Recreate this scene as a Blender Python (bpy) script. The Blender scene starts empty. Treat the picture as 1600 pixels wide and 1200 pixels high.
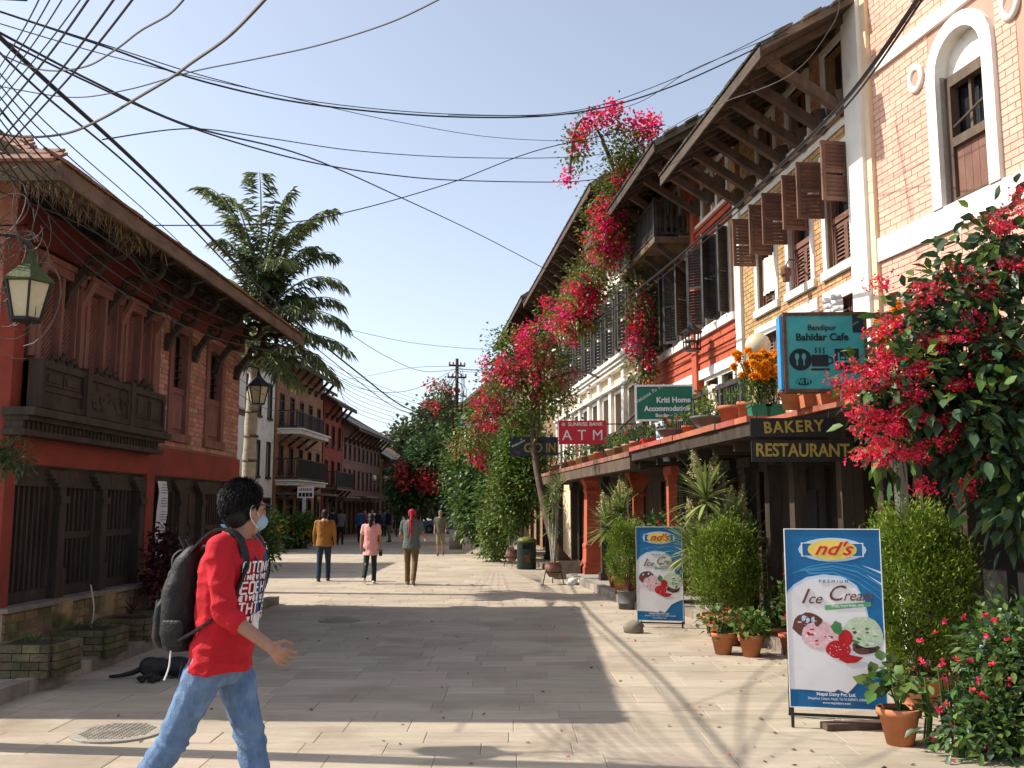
import bpy, math, random
import numpy as np
from mathutils import Vector, Matrix, noise
random.seed(7); np.random.seed(7)
rnd = random.random
R = math.radians
PI = math.pi
scene = bpy.context.scene
col = scene.collection

# ------------------------------------------------------------------ camera
CAM_H, FPX, PITCH = 1.66, 1500.0, math.atan(195/1500)
cam = bpy.data.cameras.new('camera'); camo = bpy.data.objects.new('camera', cam); col.objects.link(camo)
cam.sensor_width = 36; cam.lens = 36*FPX/1600; cam.clip_start = .05; cam.clip_end = 3000
camo.location = (0, 0, CAM_H); camo.rotation_euler = (PI/2 + PITCH, 0, 0)
scene.camera = camo

# ------------------------------------------------------------------ sky and sun
SUN_TRAVEL = Vector((4.85, -.60, -4.7)).normalized()      # direction in which the sunlight travels
to_sun = -SUN_TRAVEL
world = bpy.data.worlds.new('World'); scene.world = world; world.use_nodes = True
wn = world.node_tree; wn.nodes.clear()
sky = wn.nodes.new('ShaderNodeTexSky'); sky.sky_type = 'NISHITA'; sky.sun_disc = False
sky.sun_elevation = math.asin(to_sun.z); sky.sun_rotation = math.atan2(to_sun.x, to_sun.y)
sky.altitude = 900; sky.air_density = 1.0; sky.dust_density = 3.2; sky.ozone_density = 1.2
bg = wn.nodes.new('ShaderNodeBackground'); bg.inputs['Strength'].default_value = .15
wo = wn.nodes.new('ShaderNodeOutputWorld')
hsv = wn.nodes.new('ShaderNodeHueSaturation'); hsv.inputs['Saturation'].default_value = .64; hsv.inputs['Value'].default_value = .95
wn.links.new(sky.outputs[0], hsv.inputs['Color']); wn.links.new(hsv.outputs[0], bg.inputs['Color']); wn.links.new(bg.outputs[0], wo.inputs['Surface'])
sun = bpy.data.lights.new('sun', 'SUN'); sun.energy = 4.3; sun.angle = R(.53); sun.color = (1, .93, .82)
suno = bpy.data.objects.new('sun', sun); col.objects.link(suno); suno.location = (-20, 4, 20)
suno.rotation_euler = SUN_TRAVEL.to_track_quat('-Z', 'Y').to_euler()
scene.view_settings.view_transform = 'Standard'; scene.view_settings.look = 'None'
scene.view_settings.exposure = .73; scene.view_settings.gamma = 1
scene.cycles.use_denoising = True
scene.cycles.max_bounces = 6; scene.cycles.diffuse_bounces = 3; scene.cycles.glossy_bounces = 2
scene.cycles.transmission_bounces = 3; scene.cycles.transparent_max_bounces = 6
scene.cycles.caustics_reflective = False; scene.cycles.caustics_refractive = False

# ------------------------------------------------------------------ measuring helpers (photo pixel -> real place at a known distance)
_c, _s = math.cos(PITCH), math.sin(PITCH)
def ray(px, py):
    a = (px-800)/FPX; b = (600-py)/FPX; y = _c - b*_s
    return a/y, (_s + b*_c)/y
def P(px, py, d):
    x, k = ray(px, py); return Vector((x*d, d, CAM_H + k*d))
def G(px, py, z=0.0):
    x, k = ray(px, py); d = (z-CAM_H)/k; return Vector((x*d, d, z))

# ------------------------------------------------------------------ materials
def S(r, g, b):
    f = lambda v: (v/255/12.92 if v/255 <= .04045 else ((v/255+.055)/1.055)**2.4)
    return (f(r), f(g), f(b))
MATS = {}
def mat(name, c1, c2=None, rough=.8, scale=6., bump=0., bscale=40., metal=0., isl=0., obj=0., stretch=(1,1,1), detail=4., spec=.3, trans=0., dirt=None, alpha=None):
    if name in MATS: return MATS[name]
    m = bpy.data.materials.new(name); m.use_nodes = True; nt = m.node_tree; N = nt.nodes; Lk = nt.links
    bsdf = N['Principled BSDF']; bsdf.inputs['Roughness'].default_value = rough; bsdf.inputs['Metallic'].default_value = metal
    bsdf.inputs['Specular IOR Level'].default_value = spec
    if c2 is None: c2 = tuple(v*.72 for v in c1)
    tc = N.new('ShaderNodeNewGeometry'); mp = N.new('ShaderNodeMapping'); mp.inputs['Scale'].default_value = stretch
    Lk.new(tc.outputs['Position'], mp.inputs['Vector'])
    nz = N.new('ShaderNodeTexNoise'); nz.inputs['Scale'].default_value = scale; nz.inputs['Detail'].default_value = detail; nz.inputs['Roughness'].default_value = .62
    Lk.new(mp.outputs[0], nz.inputs['Vector'])
    rp = N.new('ShaderNodeValToRGB'); rp.color_ramp.elements[0].position = .34; rp.color_ramp.elements[1].position = .66
    rp.color_ramp.elements[0].color = (*c2, 1); rp.color_ramp.elements[1].color = (*c1, 1)
    Lk.new(nz.outputs['Fac'], rp.inputs['Fac']); out = rp.outputs['Color']
    def vary(sock, amt, out):
        hs = N.new('ShaderNodeHueSaturation'); mr = N.new('ShaderNodeMapRange')
        mr.inputs['To Min'].default_value = 1-amt; mr.inputs['To Max'].default_value = 1+amt
        Lk.new(sock, mr.inputs['Value']); Lk.new(mr.outputs[0], hs.inputs['Value'])
        m2 = N.new('ShaderNodeMapRange'); m2.inputs['To Min'].default_value = .5-.04*amt*2; m2.inputs['To Max'].default_value = .5+.04*amt*2
        mu = N.new('ShaderNodeMath'); mu.operation = 'FRACT'; ml = N.new('ShaderNodeMath'); ml.operation = 'MULTIPLY'; ml.inputs[1].default_value = 7.31
        Lk.new(sock, ml.inputs[0]); Lk.new(ml.outputs[0], mu.inputs[0]); Lk.new(mu.outputs[0], m2.inputs['Value']); Lk.new(m2.outputs[0], hs.inputs['Hue'])
        Lk.new(out, hs.inputs['Color']); return hs.outputs['Color']
    if isl:
        ge = N.new('ShaderNodeNewGeometry'); out = vary(ge.outputs['Random Per Island'], isl, out)
    if obj:
        oi = N.new('ShaderNodeObjectInfo'); out = vary(oi.outputs['Random'], obj, out)
    if dirt:      # (colour, scale, low, high): stains with a shape of their own
        n2 = N.new('ShaderNodeTexNoise'); n2.inputs['Scale'].default_value = dirt[1]; n2.inputs['Detail'].default_value = 6
        Lk.new(tc.outputs['Position'], n2.inputs['Vector'])
        r2 = N.new('ShaderNodeMapRange'); r2.inputs['From Min'].default_value = dirt[2]; r2.inputs['From Max'].default_value = dirt[3]; r2.clamp = True
        Lk.new(n2.outputs['Fac'], r2.inputs['Value'])
        mx = N.new('ShaderNodeMix'); mx.data_type = 'RGBA'; Lk.new(r2.outputs[0], mx.inputs['Factor'])
        Lk.new(out, mx.inputs['A']); mx.inputs['B'].default_value = (*dirt[0], 1); out = mx.outputs['Result']
    Lk.new(out, bsdf.inputs['Base Color'])
    if bump:
        nb = N.new('ShaderNodeTexNoise'); nb.inputs['Scale'].default_value = bscale; nb.inputs['Detail'].default_value = 5
        Lk.new(mp.outputs[0], nb.inputs['Vector']); bp = N.new('ShaderNodeBump'); bp.inputs['Strength'].default_value = bump; bp.inputs['Distance'].default_value = .02
        Lk.new(nb.outputs['Fac'], bp.inputs['Height']); Lk.new(bp.outputs[0], bsdf.inputs['Normal'])
    if trans:
        o = N['Material Output']; tr = N.new('ShaderNodeBsdfTranslucent'); ms = N.new('ShaderNodeMixShader'); ms.inputs[0].default_value = trans
        Lk.new(out, tr.inputs['Color']); Lk.new(bsdf.outputs[0], ms.inputs[1]); Lk.new(tr.outputs[0], ms.inputs[2]); Lk.new(ms.outputs[0], o.inputs['Surface'])
    MATS[name] = m; return m
def brickmat(name, c1, c2, mortar, bw=.22, bh=.075, bump=.5):
    """far brickwork whose bricks are too small to tell apart"""
    if name in MATS: return MATS[name]
    m = mat(name, c1); nt = m.node_tree; N = nt.nodes; Lk = nt.links; bsdf = N['Principled BSDF']
    tc = N.new('ShaderNodeTexCoord'); sp = N.new('ShaderNodeSeparateXYZ'); ad = N.new('ShaderNodeMath'); cb = N.new('ShaderNodeCombineXYZ')
    Lk.new(tc.outputs['Object'], sp.inputs[0]); Lk.new(sp.outputs[0], ad.inputs[0]); Lk.new(sp.outputs[1], ad.inputs[1]); Lk.new(ad.outputs[0], cb.inputs[0]); Lk.new(sp.outputs[2], cb.inputs[1])
    br = N.new('ShaderNodeTexBrick'); br.inputs['Scale'].default_value = 1; br.inputs['Brick Width'].default_value = bw; br.inputs['Row Height'].default_value = bh; br.inputs['Mortar Size'].default_value = .008
    br.inputs['Color1'].default_value = (*c1, 1); br.inputs['Color2'].default_value = (*c2, 1); br.inputs['Mortar'].default_value = (*mortar, 1)
    Lk.new(cb.outputs[0], br.inputs['Vector'])
    nz = N.new('ShaderNodeTexNoise'); nz.inputs['Scale'].default_value = 1.7; nz.inputs['Detail'].default_value = 6; Lk.new(tc.outputs['Object'], nz.inputs['Vector'])
    mr = N.new('ShaderNodeMapRange'); mr.inputs['To Min'].default_value = .6; mr.inputs['To Max'].default_value = 1.4; Lk.new(nz.outputs['Fac'], mr.inputs['Value'])
    hs = N.new('ShaderNodeHueSaturation'); Lk.new(mr.outputs[0], hs.inputs['Value']); Lk.new(br.outputs['Color'], hs.inputs['Color']); Lk.new(hs.outputs[0], bsdf.inputs['Base Color'])
    bp = N.new('ShaderNodeBump'); bp.inputs['Strength'].default_value = bump; bp.inputs['Distance'].default_value = .01; bp.invert = True
    Lk.new(br.outputs['Fac'], bp.inputs['Height']); Lk.new(bp.outputs[0], bsdf.inputs['Normal'])
    return m

M = {}
def dm(k, *a, **kw): M[k] = mat(k, *a, **kw)
dm('dust', (.33,.275,.21), (.27,.22,.165), scale=.8, bump=.3)
dm('slab', (.43,.36,.275), (.34,.285,.215), rough=.78, scale=2.2, stretch=(.7,5,1), bump=.5, bscale=14, isl=.12, obj=.0, detail=9, dirt=((.27,.225,.17),1.1,.52,.75))
dm('slabo', (.43,.36,.275), (.34,.285,.215), rough=.78, scale=2.2, stretch=(.7,5,1), bump=.5, bscale=14, obj=.12, detail=9, dirt=((.26,.205,.145),1.1,.52,.75))
dm('stone', (.30,.26,.21), (.19,.165,.13), scale=5, bump=.6, bscale=14, obj=.2, isl=.15)
dm('mossbrick', (.34,.215,.115), (.19,.13,.07), scale=5, bump=.6, bscale=30, obj=.3, dirt=((.07,.085,.028),3.2,.46,.66))
dm('mossbrick_dark', (.15,.115,.06), (.08,.065,.035), scale=6, bump=.8, bscale=30, obj=.3, dirt=((.07,.075,.028),4,.48,.66))
dm('brickL', (.48,.27,.185), (.36,.185,.125), scale=9, bump=.4, obj=.26, isl=.26, dirt=((.42,.28,.20),2.5,.62,.8))
dm('mortarL', (.33,.22,.16), (.24,.16,.115), scale=8, bump=.3)
dm('brickR', (.54,.335,.165), (.40,.235,.11), scale=9, bump=.4, obj=.2, isl=.2, dirt=((.30,.2,.12),2.,.58,.8))
dm('mortarR', (.30,.19,.09), (.22,.14,.07), scale=8)
dm('brickP', (.70,.42,.325), (.62,.36,.275), scale=3, bump=.35, bscale=25, obj=.07, isl=.07, dirt=((.52,.33,.26),1.2,.55,.8))
dm('mortarP', (.50,.28,.21), (.42,.24,.18), scale=6)
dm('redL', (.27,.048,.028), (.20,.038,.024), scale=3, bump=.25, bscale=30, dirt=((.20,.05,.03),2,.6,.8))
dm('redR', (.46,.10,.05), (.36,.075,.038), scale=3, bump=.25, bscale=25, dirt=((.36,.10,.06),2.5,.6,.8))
dm('white', (.79,.77,.72), (.68,.66,.60), scale=2.5, bump=.3, bscale=20, stretch=(1,1,.35), dirt=((.46,.42,.36),2.4,.56,.8))
dm('cream', (.76,.60,.41), (.68,.52,.34), scale=2.5, bump=.2, dirt=((.5,.4,.28),2,.62,.82))
dm('wood', (.060,.042,.030), (.030,.021,.015), scale=5, stretch=(1,1,.25), bump=.5, bscale=25, rough=.7)
dm('wood_eave', (.17,.115,.07), (.085,.058,.038), scale=4, stretch=(2,.5,2), bump=.5, bscale=20, isl=.2, obj=.2)
dm('eave_dark', (.10,.072,.05), (.05,.036,.026), scale=4, stretch=(2,.5,2), bump=.5, bscale=20, isl=.2, obj=.2)
dm('wood_grey', (.125,.085,.06), (.07,.048,.036), scale=5, stretch=(1,1,.3), bump=.4, bscale=30, obj=.12, isl=.12)
dm('rose', (.245,.11,.085), (.165,.07,.056), scale=6, stretch=(1,1,.3), bump=.3, bscale=25, rough=.65)
dm('shutter', (.19,.095,.065), (.13,.065,.046), scale=5, stretch=(1,1,.4), bump=.3, obj=.12, isl=.1, rough=.65)
dm('black_wood', (.050,.046,.044), (.028,.026,.025), scale=6, bump=.3, rough=.6, isl=.2)
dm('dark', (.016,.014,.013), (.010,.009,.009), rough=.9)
dm('glass', (.022,.025,.028), (.012,.014,.016), rough=.12, spec=.6)
dm('slate', (.14,.12,.10), (.075,.066,.058), scale=3, bump=.6, bscale=12, isl=.28, rough=.75, dirt=((.20,.17,.12),1.5,.55,.75))
dm('terra_tile', (.30,.15,.09), (.18,.10,.065), scale=3, bump=.5, isl=.25, obj=.25)
dm('terra', (.50,.175,.085), (.40,.13,.06), scale=6, bump=.2, obj=.12, dirt=((.52,.33,.23),5,.6,.8))
dm('terra_pale', (.50,.32,.20), (.40,.24,.14), scale=6, bump=.2, obj=.15, dirt=((.25,.2,.13),5,.58,.76))
dm('clay', (.25,.135,.095), (.18,.095,.07), scale=5, bump=.2, obj=.1)
dm('greenpot', (.02,.19,.11), (.017,.15,.09), rough=.4)
dm('greypot', (.13,.13,.125), (.08,.08,.08), rough=.6)
dm('soil', (.055,.038,.025), (.03,.021,.014), scale=20, bump=.8)
dm('iron', (.035,.036,.038), (.02,.02,.021), rough=.5, metal=.4)
dm('rust', (.16,.075,.045), (.08,.04,.028), rough=.75, scale=12, bump=.3)
dm('concrete', (.36,.33,.28), (.26,.235,.2), scale=5, bump=.4, dirt=((.17,.15,.12),3,.55,.75))
dm('wire', (.02,.02,.022), (.014,.014,.016), rough=.5)
dm('wire_pale', (.11,.10,.075), (.06,.055,.045), rough=.6)
dm('bark', (.12,.085,.06), (.06,.043,.031), scale=8, stretch=(1,1,.3), bump=.7, bscale=20)
dm('bark_pale', (.44,.41,.33), (.30,.28,.21), scale=4, stretch=(1,1,2.5), bump=.3)
dm('leaf', (.105,.175,.034), (.06,.115,.024), rough=.5, isl=.4, trans=.25, scale=1.2)
dm('leaf_dark', (.062,.115,.036), (.038,.078,.025), rough=.42, isl=.4, trans=.25, scale=1.2)
dm('leaf_blue', (.060,.105,.050), (.036,.070,.034), rough=.35, isl=.35, trans=.15, scale=1.2)
dm('leaf_yellow', (.20,.24,.045), (.12,.17,.03), rough=.5, isl=.4, trans=.3, scale=1.2)
dm('leaf_thuja', (.20,.27,.028), (.11,.18,.02), rough=.6, isl=.35, trans=.25, scale=5)
dm('leaf_palm', (.17,.205,.085), (.095,.13,.055), rough=.38, isl=.45, trans=.4, scale=1.)
dm('leaf_stripe', (.26,.31,.10), (.12,.18,.05), rough=.35, isl=.4, trans=.3, scale=1.)
dm('leaf_far', (.12,.155,.07), (.08,.115,.055), rough=.7, isl=.3, trans=.1, scale=.3)  # greens paled to put distance haze into the leaf colour
dm('plume', (.62,.55,.30), (.48,.42,.21), rough=.8, isl=.2, trans=.3)
dm('bract', (.80,.03,.16), (.62,.015,.09), rough=.6, isl=.55, trans=.35, scale=2)
dm('bract_red', (.60,.05,.05), (.48,.03,.05), rough=.6, isl=.35, trans=.35)
dm('floret', (.80,.03,.085), (.64,.02,.07), rough=.55, isl=.4, trans=.25)
dm('pinkflower', (.72,.05,.11), (.60,.03,.09), rough=.6, isl=.3, trans=.3)
dm('marigold', (.95,.44,.01), (.85,.32,.006), rough=.7, isl=.25, trans=.2)
dm('plum_leaf', (.09,.025,.03), (.05,.015,.02), rough=.5, isl=.35, trans=.2)

# ------------------------------------------------------------------ mesh helpers
def tag(o, label=None, cat=None, group=None, kind=None):
    if label: o['label'] = label
    if cat: o['category'] = cat
    if group: o['group'] = group
    if kind: o['kind'] = kind
    return o
def thing(name, label, cat, loc=(0,0,0), rz=0, group=None):
    o = bpy.data.objects.new(name, None); col.objects.link(o); o.empty_display_size = .1
    o.location = loc; o.rotation_euler = (0, 0, rz); return tag(o, label, cat, group)
def link(name, me, parent=None, loc=(0,0,0), rot=(0,0,0), sc=(1,1,1)):
    o = bpy.data.objects.new(name, me); col.objects.link(o); o.location = loc; o.rotation_euler = rot; o.scale = sc
    if parent: o.parent = parent
    return o
def copy_tree(o, parent=None):
    c = o.copy(); col.objects.link(c); c.parent = parent
    for ch in list(o.children): copy_tree(ch, c)
    return c
def frame(d):
    d = Vector(d).normalized(); u = d.cross(Vector((0,0,1)))
    if u.length < 1e-3: u = d.cross(Vector((0,1,0)))
    u.normalize(); return u, d.cross(u).normalized()
class MB:
    def __init__(s): s.v = []; s.f = []
    def add(s, vs, fs):
        n = len(s.v); s.v += [tuple(q) for q in vs]; s.f += [tuple(i+n for i in g) for g in fs]; return s
    def box(s, x0, x1, y0, y1, z0, z1, T=None):
        vs = [Vector(q) for q in ((x0,y0,z0),(x1,y0,z0),(x1,y1,z0),(x0,y1,z0),(x0,y0,z1),(x1,y0,z1),(x1,y1,z1),(x0,y1,z1))]
        if T is not None: vs = [T @ q for q in vs]
        return s.add(vs, ((3,2,1,0),(4,5,6,7),(0,1,5,4),(1,2,6,5),(2,3,7,6),(3,0,4,7)))
    def bar(s, a, b, w, h):
        a, b = Vector(a), Vector(b); u, v = frame(b-a); vs = []
        for q in (a, b):
            for i, j in ((-1,-1),(1,-1),(1,1),(-1,1)): vs.append(q + u*(i*w/2) + v*(j*h/2))
        return s.add(vs, ((0,1,2,3),(7,6,5,4),(4,5,1,0),(5,6,2,1),(6,7,3,2),(7,4,0,3)))
    def tube(s, pts, r, n=6, cap=True):
        pts = [Vector(q) for q in pts]; rs = r if isinstance(r, (list, tuple)) else [r]*len(pts); vs = []; fs = []
        pu = None
        for i, q in enumerate(pts):
            d = pts[min(i+1, len(pts)-1)] - pts[max(i-1, 0)]
            if d.length < 1e-9: d = Vector((0,0,1))
            d.normalize()
            if pu is None: u, w = frame(d)
            else:
                u = pu - d*pu.dot(d)
                if u.length < 1e-6: u, _ = frame(d)
                u.normalize()
            w = d.cross(u); pu = u
            for k in range(n):
                a = 2*PI*k/n; vs.append(q + (u*math.cos(a) + w*math.sin(a))*rs[i])
        for i in range(len(pts)-1):
            for k in range(n): fs.append((i*n+k, i*n+(k+1) % n, (i+1)*n+(k+1) % n, (i+1)*n+k))
        if cap: fs.append(tuple(range(n-1, -1, -1))); fs.append(tuple((len(pts)-1)*n+k for k in range(n)))
        return s.add(vs, fs)
    def lathe(s, prof, n=14, c=(0,0,0), sq=False):
        c = Vector(c); vs = []; fs = []; n = 4 if sq else n
        for r, z in prof:
            for k in range(n):
                a = 2*PI*k/n + (PI/4 if sq else 0); q = r*(1.414 if sq else 1); vs.append(c + Vector((q*math.cos(a), q*math.sin(a), z)))
        for i in range(len(prof)-1):
            for k in range(n): fs.append((i*n+k, i*n+(k+1) % n, (i+1)*n+(k+1) % n, (i+1)*n+k))
        fs.append(tuple(range(n-1, -1, -1))); fs.append(tuple((len(prof)-1)*n+k for k in range(n)))
        return s.add(vs, fs)
    def ell(s, c, r, nu=10, nv=7, T=None):
        c = Vector(c); r = Vector((r,r,r)) if isinstance(r, (int, float)) else Vector(r); vs = []; fs = []
        for j in range(1, nv):
            ph = PI*j/nv
            for i in range(nu):
                a = 2*PI*i/nu; q = Vector((r.x*math.sin(ph)*math.cos(a), r.y*math.sin(ph)*math.sin(a), r.z*math.cos(ph)))
                vs.append(c + (T @ q if T is not None else q))
        top = Vector((0,0,r.z)); bot = -top
        if T is not None: top = T @ top; bot = T @ bot
        vs.append(c + top); vs.append(c + bot); t = len(vs)-2
        for j in range(nv-2):
            for i in range(nu): fs.append((j*nu+i, (j+1)*nu+i, (j+1)*nu+(i+1) % nu, j*nu+(i+1) % nu))
        for i in range(nu): fs.append((t, i, (i+1) % nu)); fs.append((t+1, (nv-2)*nu+(i+1) % nu, (nv-2)*nu+i))
        return s.add(vs, fs)
    def cap(s, a, b, ra, rb, n=10):     # tapered capsule
        a, b = Vector(a), Vector(b); s.ell(a, ra, n, 7); s.ell(b, rb, n, 7); return s.tube([a, b], [ra, rb], n)
    def loft(s, secs, n=14):            # (centre, rx, ry) rings stacked, closed
        vs = []; fs = []
        for c, rx, ry in secs:
            c = Vector(c)
            for k in range(n): a = 2*PI*k/n; vs.append(c + Vector((rx*math.cos(a), ry*math.sin(a), 0)))
        for i in range(len(secs)-1):
            for k in range(n): fs.append((i*n+k, i*n+(k+1) % n, (i+1)*n+(k+1) % n, (i+1)*n+k))
        fs.append(tuple(range(n-1, -1, -1))); fs.append(tuple((len(secs)-1)*n+k for k in range(n)))
        return s.add(vs, fs)
    def prism(s, poly, y0, y1):         # polygon in x,z pushed from y0 to y1
        n = len(poly); vs = [(x, y0, z) for x, z in poly] + [(x, y1, z) for x, z in poly]
        fs = [tuple(range(n)), tuple(range(2*n-1, n-1, -1))] + [(i, n+i, n+(i+1) % n, (i+1) % n) for i in range(n)]
        return s.add(vs, fs)
    def quad(s, a, b, c, d): return s.add((a, b, c, d), ((0,1,2,3),))
    def mesh(s, name, m, smooth=False):
        me = bpy.data.meshes.new(name); me.from_pydata(s.v, [], s.f); me.materials.append(M[m] if isinstance(m, str) else m)
        if smooth: me.polygons.foreach_set('use_smooth', [True]*len(me.polygons))
        me.update(); return me
    def build(s, name, m, parent=None, smooth=False, **kw):
        return link(name, s.mesh(name, m, smooth), parent, **kw)

def np_mesh(name, V, F, m, parent=None, smooth=False):
    """V (n,3) array, F (k,3) or (k,4) array"""
    me = bpy.data.meshes.new(name); k = F.shape[1]
    me.vertices.add(len(V)); me.vertices.foreach_set('co', np.ascontiguousarray(V, dtype=np.float32).ravel())
    me.loops.add(F.size); me.loops.foreach_set('vertex_index', np.ascontiguousarray(F, dtype=np.int32).ravel())
    me.polygons.add(len(F)); me.polygons.foreach_set('loop_start', np.arange(len(F), dtype=np.int32)*k)
    me.materials.append(M[m]); me.update(calc_edges=True)
    if smooth: me.polygons.foreach_set('use_smooth', [True]*len(me.polygons))
    return link(name, me, parent)
def unit(a): return a/np.maximum(np.linalg.norm(a, axis=1, keepdims=True), 1e-9)
def leaf_arrays(C, D, L, Wd, droop=.15, big=False):
    """one folded leaf for each centre C along direction D"""
    n = len(C); C = np.asarray(C, float); D = unit(np.asarray(D, float))
    L = np.broadcast_to(np.asarray(L, float), (n,))[:, None]; Wd = np.broadcast_to(np.asarray(Wd, float), (n,))[:, None]
    r = np.random.normal(size=(n, 3)); r[:, 2] *= .35; sd = unit(np.cross(D, np.array([0, 0, 1.]) + .45*np.random.normal(size=(n, 3)))); up = unit(np.cross(sd, D))
    dn = np.array([0, 0, -1.])
    if not big:
        V = np.stack([C, C + D*L*.45 + sd*Wd*.5 + up*Wd*.12, C + D*L + dn*L*droop, C + D*L*.45 - sd*Wd*.5 + up*Wd*.12], 1)
        f = np.array([[0, 1, 2], [0, 2, 3]])
    else:
        V = np.stack([C, C + D*L*.22 + sd*Wd*.38 + up*Wd*.1, C + D*L*.22 - sd*Wd*.38 + up*Wd*.1, C + D*L*.5 + dn*L*droop*.25,
                      C + D*L*.55 + sd*Wd*.5 + up*Wd*.1 + dn*L*droop*.3, C + D*L*.55 - sd*Wd*.5 + up*Wd*.1 + dn*L*droop*.3, C + D*L + dn*L*droop], 1)
        f = np.array([[0, 3, 1], [0, 2, 3], [1, 3, 4], [2, 5, 3], [3, 6, 4], [3, 5, 6]])
    k = V.shape[1]
    F = (f[None] + (np.arange(n)*k)[:, None, None]).reshape(-1, 3)
    return V.reshape(-1, 3), F
def leaves(name, C, D, L, Wd, m, parent=None, droop=.15, big=False):
    V, F = leaf_arrays(C, D, L, Wd, droop, big); return np_mesh(name, V, F, m, parent)
def in_ell(n, c, r, shell=.55):
    """points in an ellipsoid, denser towards the outside; returns points, outward directions"""
    d = unit(np.random.normal(size=(n, 3))); t = shell + (1-shell)*np.random.random((n, 1))**.7
    t = np.where(np.random.random((n, 1)) < .25, np.random.random((n, 1)), t)
    return np.asarray(c) + d*t*np.asarray(r), d
def clumps(ells, n, clump=.16, k=26, shell=.5):
    """foliage gathered into small clumps spread through several ellipsoids -> points, directions"""
    vol = np.array([e[1][0]*e[1][1]*e[1][2] for e in ells])**.75; vol /= vol.sum(); Ps = []; Ds = []
    for (c, r), w in zip(ells, vol):
        m = max(1, int(n*w/k)); q, d = in_ell(m, c, r, shell)
        cc = np.repeat(q, k, 0); off = np.random.normal(size=(m*k, 3))*clump
        Ps.append(cc + off); Ds.append(unit(np.repeat(d, k, 0)*.7 + unit(off)*.9 + np.random.normal(size=(m*k, 3))*.5))
    return np.concatenate(Ps), np.concatenate(Ds)
def smooth_path(pts, n=8):
    pts = [Vector(q) for q in pts]; out = []
    for i in range(len(pts)-1):
        p0 = pts[max(i-1, 0)]; p1 = pts[i]; p2 = pts[i+1]; p3 = pts[min(i+2, len(pts)-1)]
        for k in range(n):
            t = k/n; out.append(.5*((2*p1) + (p2-p0)*t + (2*p0-5*p1+4*p2-p3)*t*t + (3*p1-p0-3*p2+p3)*t**3))
    return out + [pts[-1]]
def text_mesh(body, size, m, align='CENTER', shear=0., bold=0., space=1., squeeze=1.):
    cu = bpy.data.curves.new('lettering', 'FONT'); cu.body = body; cu.size = size; cu.align_x = align; cu.align_y = 'CENTER'
    cu.shear = shear; cu.offset = bold; cu.space_character = space; cu.extrude = .0015; cu.resolution_u = 3
    ob = bpy.data.objects.new('lettering', cu); col.objects.link(ob)
    bpy.context.view_layer.update()
    me = bpy.data.meshes.new_from_object(ob.evaluated_get(bpy.context.evaluated_depsgraph_get()))
    bpy.data.objects.remove(ob); me.materials.clear(); me.materials.append(m)
    if squeeze != 1: me.transform(Matrix.Diagonal((squeeze, 1, 1, 1)))
    return me
def text(parent, body, size, m, x, z, y=-.012, rot=0., **kw):
    """lettering on a board that faces local -y"""
    o = link('lettering', text_mesh(body, size, M[m] if isinstance(m, str) else m, **kw), parent, (x, y, z)); o.rotation_euler = (PI/2, -rot, 0)
    return o

# ================================================================== THE SETTING
def structure(o, name=None): o['kind'] = 'structure'; return o
street = structure(MB().quad((-700,-200,-.006),(700,-200,-.006),(700,1600,-.006),(-700,1600,-.006)).build('street', 'dust'))
# stone slabs, laid in courses across the street
def left_edge(d): return -4.62 + .03*(d-9.7) if d < 17.6 else (-10.6 if d < 36 else -10.6 + .045*(d-36))
def right_edge(d): return 3.6 if d < 13 else (3.6 - (d-13)*.33 if d < 17 else 2.3 - .1*(d-17))
unit_slab = MB()
unit_slab.add([(-.5,-.5,-.03),(.5,-.5,-.03),(.5,.5,-.03),(-.5,.5,-.03),(-.5,-.5,-.003),(.5,-.5,-.003),(.5,.5,-.003),(-.5,.5,-.003),(-.492,-.486,0),(.492,-.486,0),(.492,.486,0),(-.492,.486,0)],
    [(0,1,5,4),(1,2,6,5),(2,3,7,6),(3,0,4,7),(4,5,9,8),(5,6,10,9),(6,7,11,10),(7,4,8,11),(8,9,10,11)])
slab_me = unit_slab.mesh('paving_slab', 'slabo')
slabs = []; d = 4.6
while d < 52:
    dep = random.choice((.3,.34,.4,.46)) * (1 if d < 24 else 1.8); x = left_edge(d) - rnd()*.7
    while x < right_edge(d):
        w = .42 + rnd()*.6
        if d > 24: w *= 1.7
        slabs.append((x + w/2, d + dep/2, w - .003, dep - .004)); x += w
    d += dep
seen = [q for q in slabs if q[1] > 6.1 and abs(q[0]) < q[1]*.55]
seen.sort(key=lambda q: q[1]); single = set(seen[:300]); rest = MB()
for q in slabs:
    x, y, w, dp = q; z = .0 + (rnd()-.5)*.003
    if q in single: link('paving_slab', slab_me, street, (x, y, z), ((rnd()-.5)*.008, (rnd()-.5)*.006, (rnd()-.5)*.008), (w, dp, 1))
    else: rest.add([(x+a*w, y+b*dp, z+c) for a, b, c in unit_slab.v], unit_slab.f)
o = rest.build('paving_slab_field', 'slab', street); o['kind'] = 'stuff'
# raised walk on the left with its kerb stones
Lrot = R(90) - math.atan(.03); L0 = Vector((-5.13, 9.7, 0))
walk_l = structure(MB().box(-3.2, 7.6, -.62, .3, -.02, .115).build('pavement_left', 'concrete', loc=L0, rot=(0,0,Lrot)))
x = -3.2
while x < 7.5:
    w = .55 + rnd()*.4; w = min(w, 7.6-x); MB().box(x+.006, x+w-.006, -.80, -.625, -.02, .125 + rnd()*.014).build('kerb_stone', 'stone', walk_l); x += w
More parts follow.
